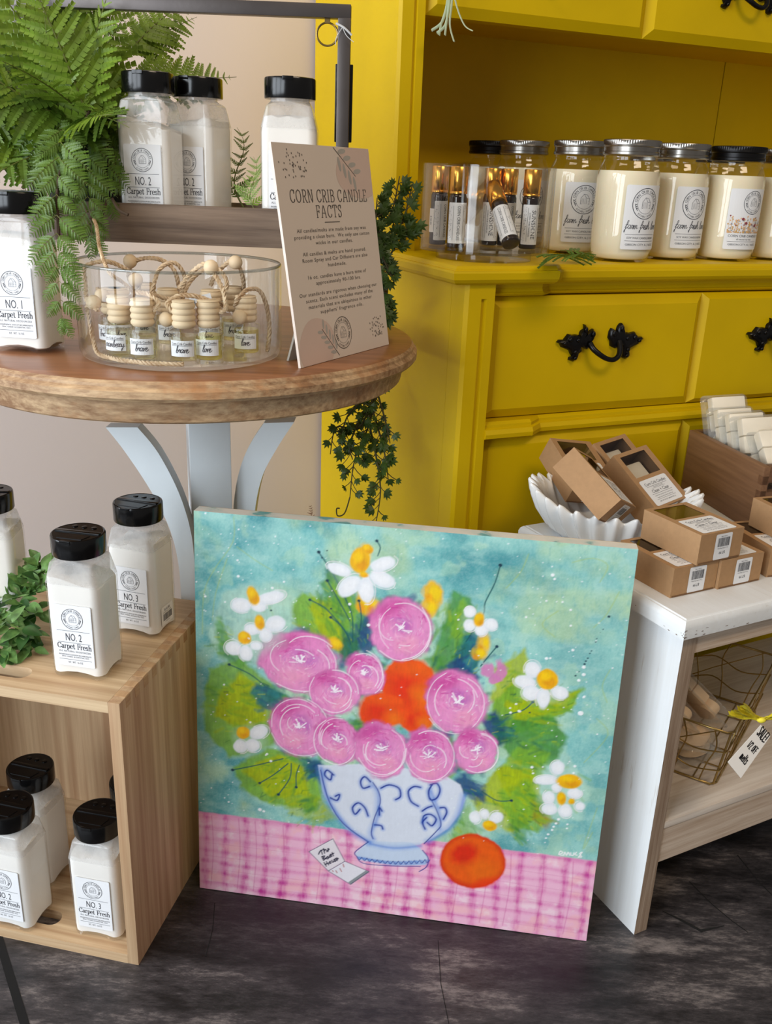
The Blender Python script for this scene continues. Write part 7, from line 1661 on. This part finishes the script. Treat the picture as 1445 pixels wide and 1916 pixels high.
# ranunculus: layered pinks, arcs and stamens
rq = random.Random(6)
WHT = lin(252, 244, 250)
def rose(e):
    x, y, a, b, th = e
    ell(e, lin(196, 112, 172), 0.8, 2.5, 6.0, 0.14, 1.05)
    ell(e, lin(228, 154, 200), 0.97, 1.4, 4.5, 0.14, 1.0)
    ell((x - a * .12, y + b * .30, a * .78, b * .58, 0.1), lin(222, 104, 176), 0.42, a * .28, 4)
    ell((x + a * .10, y - b * .35, a * .72, b * .48, -0.1), lin(234, 156, 204), 0.75, a * .22, 4)
    ell((x + a * .30, y + b * .10, a * .45, b * .45, 0), lin(232, 172, 212), 0.5, a * .25, 4)
    ell((x, y + b * .12, a * .36, b * .34, 0), lin(196, 112, 186), 0.45, a * .2, 4)
    ell((x - a * .45, y + b * .62, a * .50, b * .22, 0.5), lin(196, 56, 146), 0.55, a * .12, 4)
    ell((x + a * .05, y + b * .10, a * .26, b * .24, 0), lin(168, 92, 178), 0.55, a * .16, 4)
    ell((x + a * rq.uniform(-.3, .4), y - b * .45, a * .40, b * .30, 0.3), lin(242, 176, 196), 0.55, a * .14, 5)
    ell((x - a * .30, y - b * .10, a * .35, b * .35, 0.3), lin(238, 170, 208), 0.5, a * .14, 5)
    for _ in range(int(a * 2.6)):                            # combed palette-knife marks
        r_ = rq.uniform(0.10, 0.95); t0 = rq.uniform(0, 2 * PI); px_, py_ = x + a * r_ * math.cos(t0), y + b * r_ * math.sin(t0)
        d = t0 + PI / 2 + rq.uniform(-0.75, 0.75); L = rq.uniform(3, 9)
        if math.hypot((px_ + L * math.cos(d) - x) / a, (py_ + L * math.sin(d) - y) / b) > 1.0: continue
        up = (py_ - y) / b
        pal = (lin(198, 62, 150), lin(214, 96, 170), lin(238, 150, 204)) if up > 0.25 else (lin(240, 176, 214), lin(236, 150, 196), lin(222, 120, 182), lin(246, 196, 218))
        stroke([(px_, py_), (px_ + L * math.cos(d), py_ + L * math.sin(d))], rq.uniform(0.5, 1.7), rq.choice(pal), 0.55, 0.5, 0)
    for _ in range(int(a * 1.5)):                            # dry white hatching
        r_ = rq.uniform(0.15, 0.92); t0 = rq.uniform(0, 2 * PI); px_, py_ = x + a * r_ * math.cos(t0), y + b * r_ * math.sin(t0)
        d = t0 + PI / 2 + rq.uniform(-0.5, 0.5); L = rq.uniform(2, 7)
        if math.hypot((px_ + L * math.cos(d) - x) / a, (py_ + L * math.sin(d) - y) / b) < 1.0:
            stroke([(px_, py_), (px_ + L * math.cos(d), py_ + L * math.sin(d))], rq.uniform(0.3, 0.7), rq.choice((WHT, lin(248, 210, 230), lin(190, 130, 196))), 0.5, 0.35, 0)
    for r0_, n_, lo, hi in ((1.0, 3, 1.2, 3.0), (0.74, 2, 1.0, 2.2), (0.50, 1, 0.6, 1.6)):   # scribbled white contours
        for _ in range(n_):
            t0 = rq.uniform(0, 2 * PI); dt = rq.uniform(lo, hi); k0 = rq.uniform(-0.30, 0.12); ox, oy = rq.uniform(-.08, .08) * a, rq.uniform(-.08, .08) * b
            P = [(x + ox + a * (r0_ + k0 * f * f) * math.cos(t0 + dt * f), y + oy + b * (r0_ + k0 * f * f) * math.sin(t0 + dt * f)) for f in (0, .2, .4, .6, .8, 1)]
            stroke(P, rq.uniform(0.7, 1.1), WHT, 0.85, 0.4)
    for _ in range(10):
        t0 = rq.uniform(-0.3, PI + 0.3) if rq.random() < .8 else rq.uniform(0, 2 * PI); r_ = rq.uniform(0.10, 0.26); bx_, by_ = x + rq.uniform(-.10, .10) * a, y + b * rq.uniform(-.04, .10)
        P = [(bx_, by_), (bx_ + a * r_ * math.cos(t0), by_ + b * r_ * math.sin(t0))]
        stroke(P, rq.uniform(0.8, 1.5), WHT, 0.95, 0.4, 0)
        if rq.random() < 0.4: ell((P[-1][0], P[-1][1], 1.1, 1.0, 0), WHT, 0.95, 0.4, 0.2)
for e in PB['roses']: rose(e)
for e in PB['pinkflat']: ell(e, lin(214, 140, 190), 0.9, 1.5, 6.0, 0.05)
# daisies
for e in PB['halo']: ell(e, lin(196, 226, 214), 0.45, 7.0, 6.0)
for e in PB['petals']:
    ell(e, lin(236, 240, 246), 0.97, 1.0, 1.6, 0.03); ell((e[0], e[1], e[2] * .7, e[3] * .6, e[4]), lin(252, 252, 254), 0.6, 2, 1)
    P = [(e[0] + 1.12 * e[2] * math.cos(t) * math.cos(e[4]) - 1.12 * e[3] * math.sin(t) * math.sin(e[4]), e[1] + 1.12 * e[2] * math.cos(t) * math.sin(e[4]) + 1.12 * e[3] * math.sin(t) * math.cos(e[4])) for t in [rq.uniform(0, 6) + 2.6 * i / 6 for i in range(7)][:1] + []] 
    t0 = rq.uniform(0, 6)
    P = [(e[0] + 1.14 * (e[2] * math.cos(t0 + i * 0.55) * math.cos(e[4]) - e[3] * math.sin(t0 + i * 0.55) * math.sin(e[4])), e[1] + 1.14 * (e[2] * math.cos(t0 + i * 0.55) * math.sin(e[4]) + e[3] * math.sin(t0 + i * 0.55) * math.cos(e[4]))) for i in range(7)]
    stroke(P, 0.8, WHT, 0.85, 0.4)
for e in PB['hearts']: ell(e, lin(240, 188, 12), 1.0, 1.2, 1.6, 0.14); ell((e[0] + e[2] * .25, e[1] - e[3] * .3, e[2] * .5, e[3] * .4, 0), lin(222, 150, 20), 0.6, 2, 2); ell((e[0] - e[2] * .2, e[1] + e[3] * .3, e[2] * .45, e[3] * .4, 0), lin(250, 214, 40), 0.7, 2, 2)
# orange fruit
e = PB['fruit']
ell(e, lin(214, 72, 16), 1.0, 1.4, 2.0, 0.06); ell((e[0], e[1] + 1, e[2] * .90, e[3] * .88, 0), lin(232, 106, 20), 0.95, 3.0, 2.0, 0.08)
ell((e[0] - e[2] * .25, e[1] + e[3] * .25, e[2] * .42, e[3] * .40, 0.5), lin(214, 50, 20), 0.85, 6, 6, 0.1); ell((e[0] + e[2] * .35, e[1] - e[3] * .25, e[2] * .45, e[3] * .4, 0), lin(228, 120, 28), 0.6, 7, 4)
ell((e[0] + e[2] * .45, e[1] - e[3] * .72, e[2] * .4, e[3] * .16, 0.5), lin(236, 74, 40), 0.7, 3, 2)
# matchbook with its lettering
poly(PB['mb1'], lin(236, 230, 236), 1.0, 0.5, 0.3, 0.02); poly(PB['mb2'], lin(236, 234, 242), 1.0, 0.5, 0.3, 0.02); poly(PB['mb3'], lin(150, 156, 160), 1.0, 0.5, 0.3, 0.02)
for P in PB['mbl']: stroke(P, 0.9, lin(92, 72, 110), 0.9, 0.4, 0)
for P in PB['mbt']: stroke(P, 1.5, lin(34, 30, 64), 1.0, 0.4, 2)
for P in PB['mbm']: stroke(P, 1.2, lin(170, 60, 60), 0.9, 0.4, 0)
# spatter and signature
for x, y, r_ in PB['dots']: ell((x, y, r_, r_ * .9, 0), lin(246, 250, 252), 0.98, 0.5, 0.4)
for x, y, r_ in PB['darkdots']: ell((x, y, r_, r_ * .9, 0), lin(20, 62, 80), 0.98, 0.4, 0.3)
for _ in range(260):
    x, y = prng.random() * PW, ty[0] + prng.random() * (PH - ty[0]); ell((x, y, 0.55 + prng.random() * 0.5, 0.6, 0), lin(240, 248, 250), 0.85, 0.4, 0.2)
for P in PB['sign']: stroke(P, 1.3, lin(250, 250, 252), 1.0, 0.4, 3)
art *= (0.985 + 0.03 * (GRAIN[..., None] - 0.5)); art[:] = np.clip(art, 0, 1)
m_l = art.mean(axis=2, keepdims=True); art[:] = np.clip(m_l + (art - m_l) * 1.10, 0, 1) ** 1.08 * 0.93

pa, pb_ = Vector((-0.2268, 0.964, 0.0)), Vector((0.2729, 0.899, 0.0))
pu = (pb_ - pa).normalized(); pn = Vector((-pu.y, pu.x, 0)); lean = math.radians(3.5)
pup = Vector((0, 0, 1)) * math.cos(lean) + pn * math.sin(lean)
pit = thing('painting', 'large square flower painting on canvas leaning upright on the floor', 'painting', pa + Vector((0, 0, 0.001)))
pf = pu.cross(pup)
RX = Matrix((pu, pup, pf)).transposed().to_4x4()
W_, H_, T_k = PW / 1000, PH / 1000, 0.019
CANV = NT('painted_canvas'); CANV.m.name = 'painted_canvas'
at = CANV.n('Attribute'); at.attribute_name = 'paint'
CANV.l(at.outputs['Color'], CANV.b.inputs['Base Color']); CANV.b.inputs['Roughness'].default_value = 0.55
wv = CANV.noise(900, 2); CANV.bump(wv.outputs[0], 0.10, 0.0006)
me = bpy.data.meshes.new('painted_front')
xs = np.linspace(0, W_, NX + 1); ysv = np.linspace(0, H_, NY + 1)
vx, vy = np.meshgrid(xs, ysv)
co = np.zeros(((NX + 1) * (NY + 1), 3)); co[:, 0] = vx.ravel(); co[:, 1] = vy.ravel()
relief = np.zeros((NY + 1, NX + 1))
lum = art.mean(axis=2); relief[:NY, :NX] = (lum - 0.4) * 0.0004
relief[0, :] = relief[-1, :] = 0; relief[:, 0] = relief[:, -1] = 0
co[:, 2] = relief.ravel()
me.vertices.add(len(co)); me.vertices.foreach_set('co', co.ravel())
idx = np.arange((NX + 1) * (NY + 1)).reshape(NY + 1, NX + 1)
quads = np.stack([idx[:-1, :-1], idx[:-1, 1:], idx[1:, 1:], idx[1:, :-1]], axis=-1).reshape(-1, 4)
me.loops.add(quads.size); me.loops.foreach_set('vertex_index', quads.ravel().astype(np.int32))
me.polygons.add(len(quads)); me.polygons.foreach_set('loop_start', np.arange(0, quads.size, 4, dtype=np.int32))
me.update(calc_edges=True)
ca = me.color_attributes.new('paint', 'FLOAT_COLOR', 'POINT')
pc = np.ones((NY + 1, NX + 1, 4))
ext = np.pad(art, ((0, 1), (0, 1), (0, 0)), mode='edge'); ext2 = np.pad(art, ((1, 0), (1, 0), (0, 0)), mode='edge')
pc[..., :3] = (ext + ext2) / 2
ca.data.foreach_set('color', pc.ravel().astype(np.float32))
me.materials.append(CANV.m)
me.polygons.foreach_set('use_smooth', [True] * len(quads))
fo = link(bpy.data.objects.new('painted_front', me), pit)
fo.matrix_local = RX
EDGEC = NT('canvas_edge'); ne = EDGEC.noise(28, 4)
re_ = EDGEC.ramp(ne.outputs[0], [(0.42, srgb(226, 222, 212)), (0.56, srgb(206, 214, 206)), (0.62, srgb(110, 170, 170))])
EDGEC.l(re_.outputs[0], EDGEC.b.inputs['Base Color']); EDGEC.b.inputs['Roughness'].default_value = 0.7
m = MB(); m.box(0, W_, 0, H_, -T_k, -0.0002, 0, 0.0)
c_o = m.build('stretched_canvas', EDGEC.m, pit, smooth=0); c_o.matrix_local = RX
m = MB()
for a in ((0.0, W_, 0, 0.035), (0.0, W_, H_ - 0.035, H_)): m.box(a[0], a[1], a[2], a[3], -T_k - 0.001, -T_k)
for a in ((0.0, 0.035), (W_ - 0.035, W_)): m.box(a[0], a[1], 0.035, H_ - 0.035, -T_k - 0.001, -T_k)
c_o = m.build('stretcher_frame', CRATEX, pit, smooth=0); c_o.matrix_local = RX
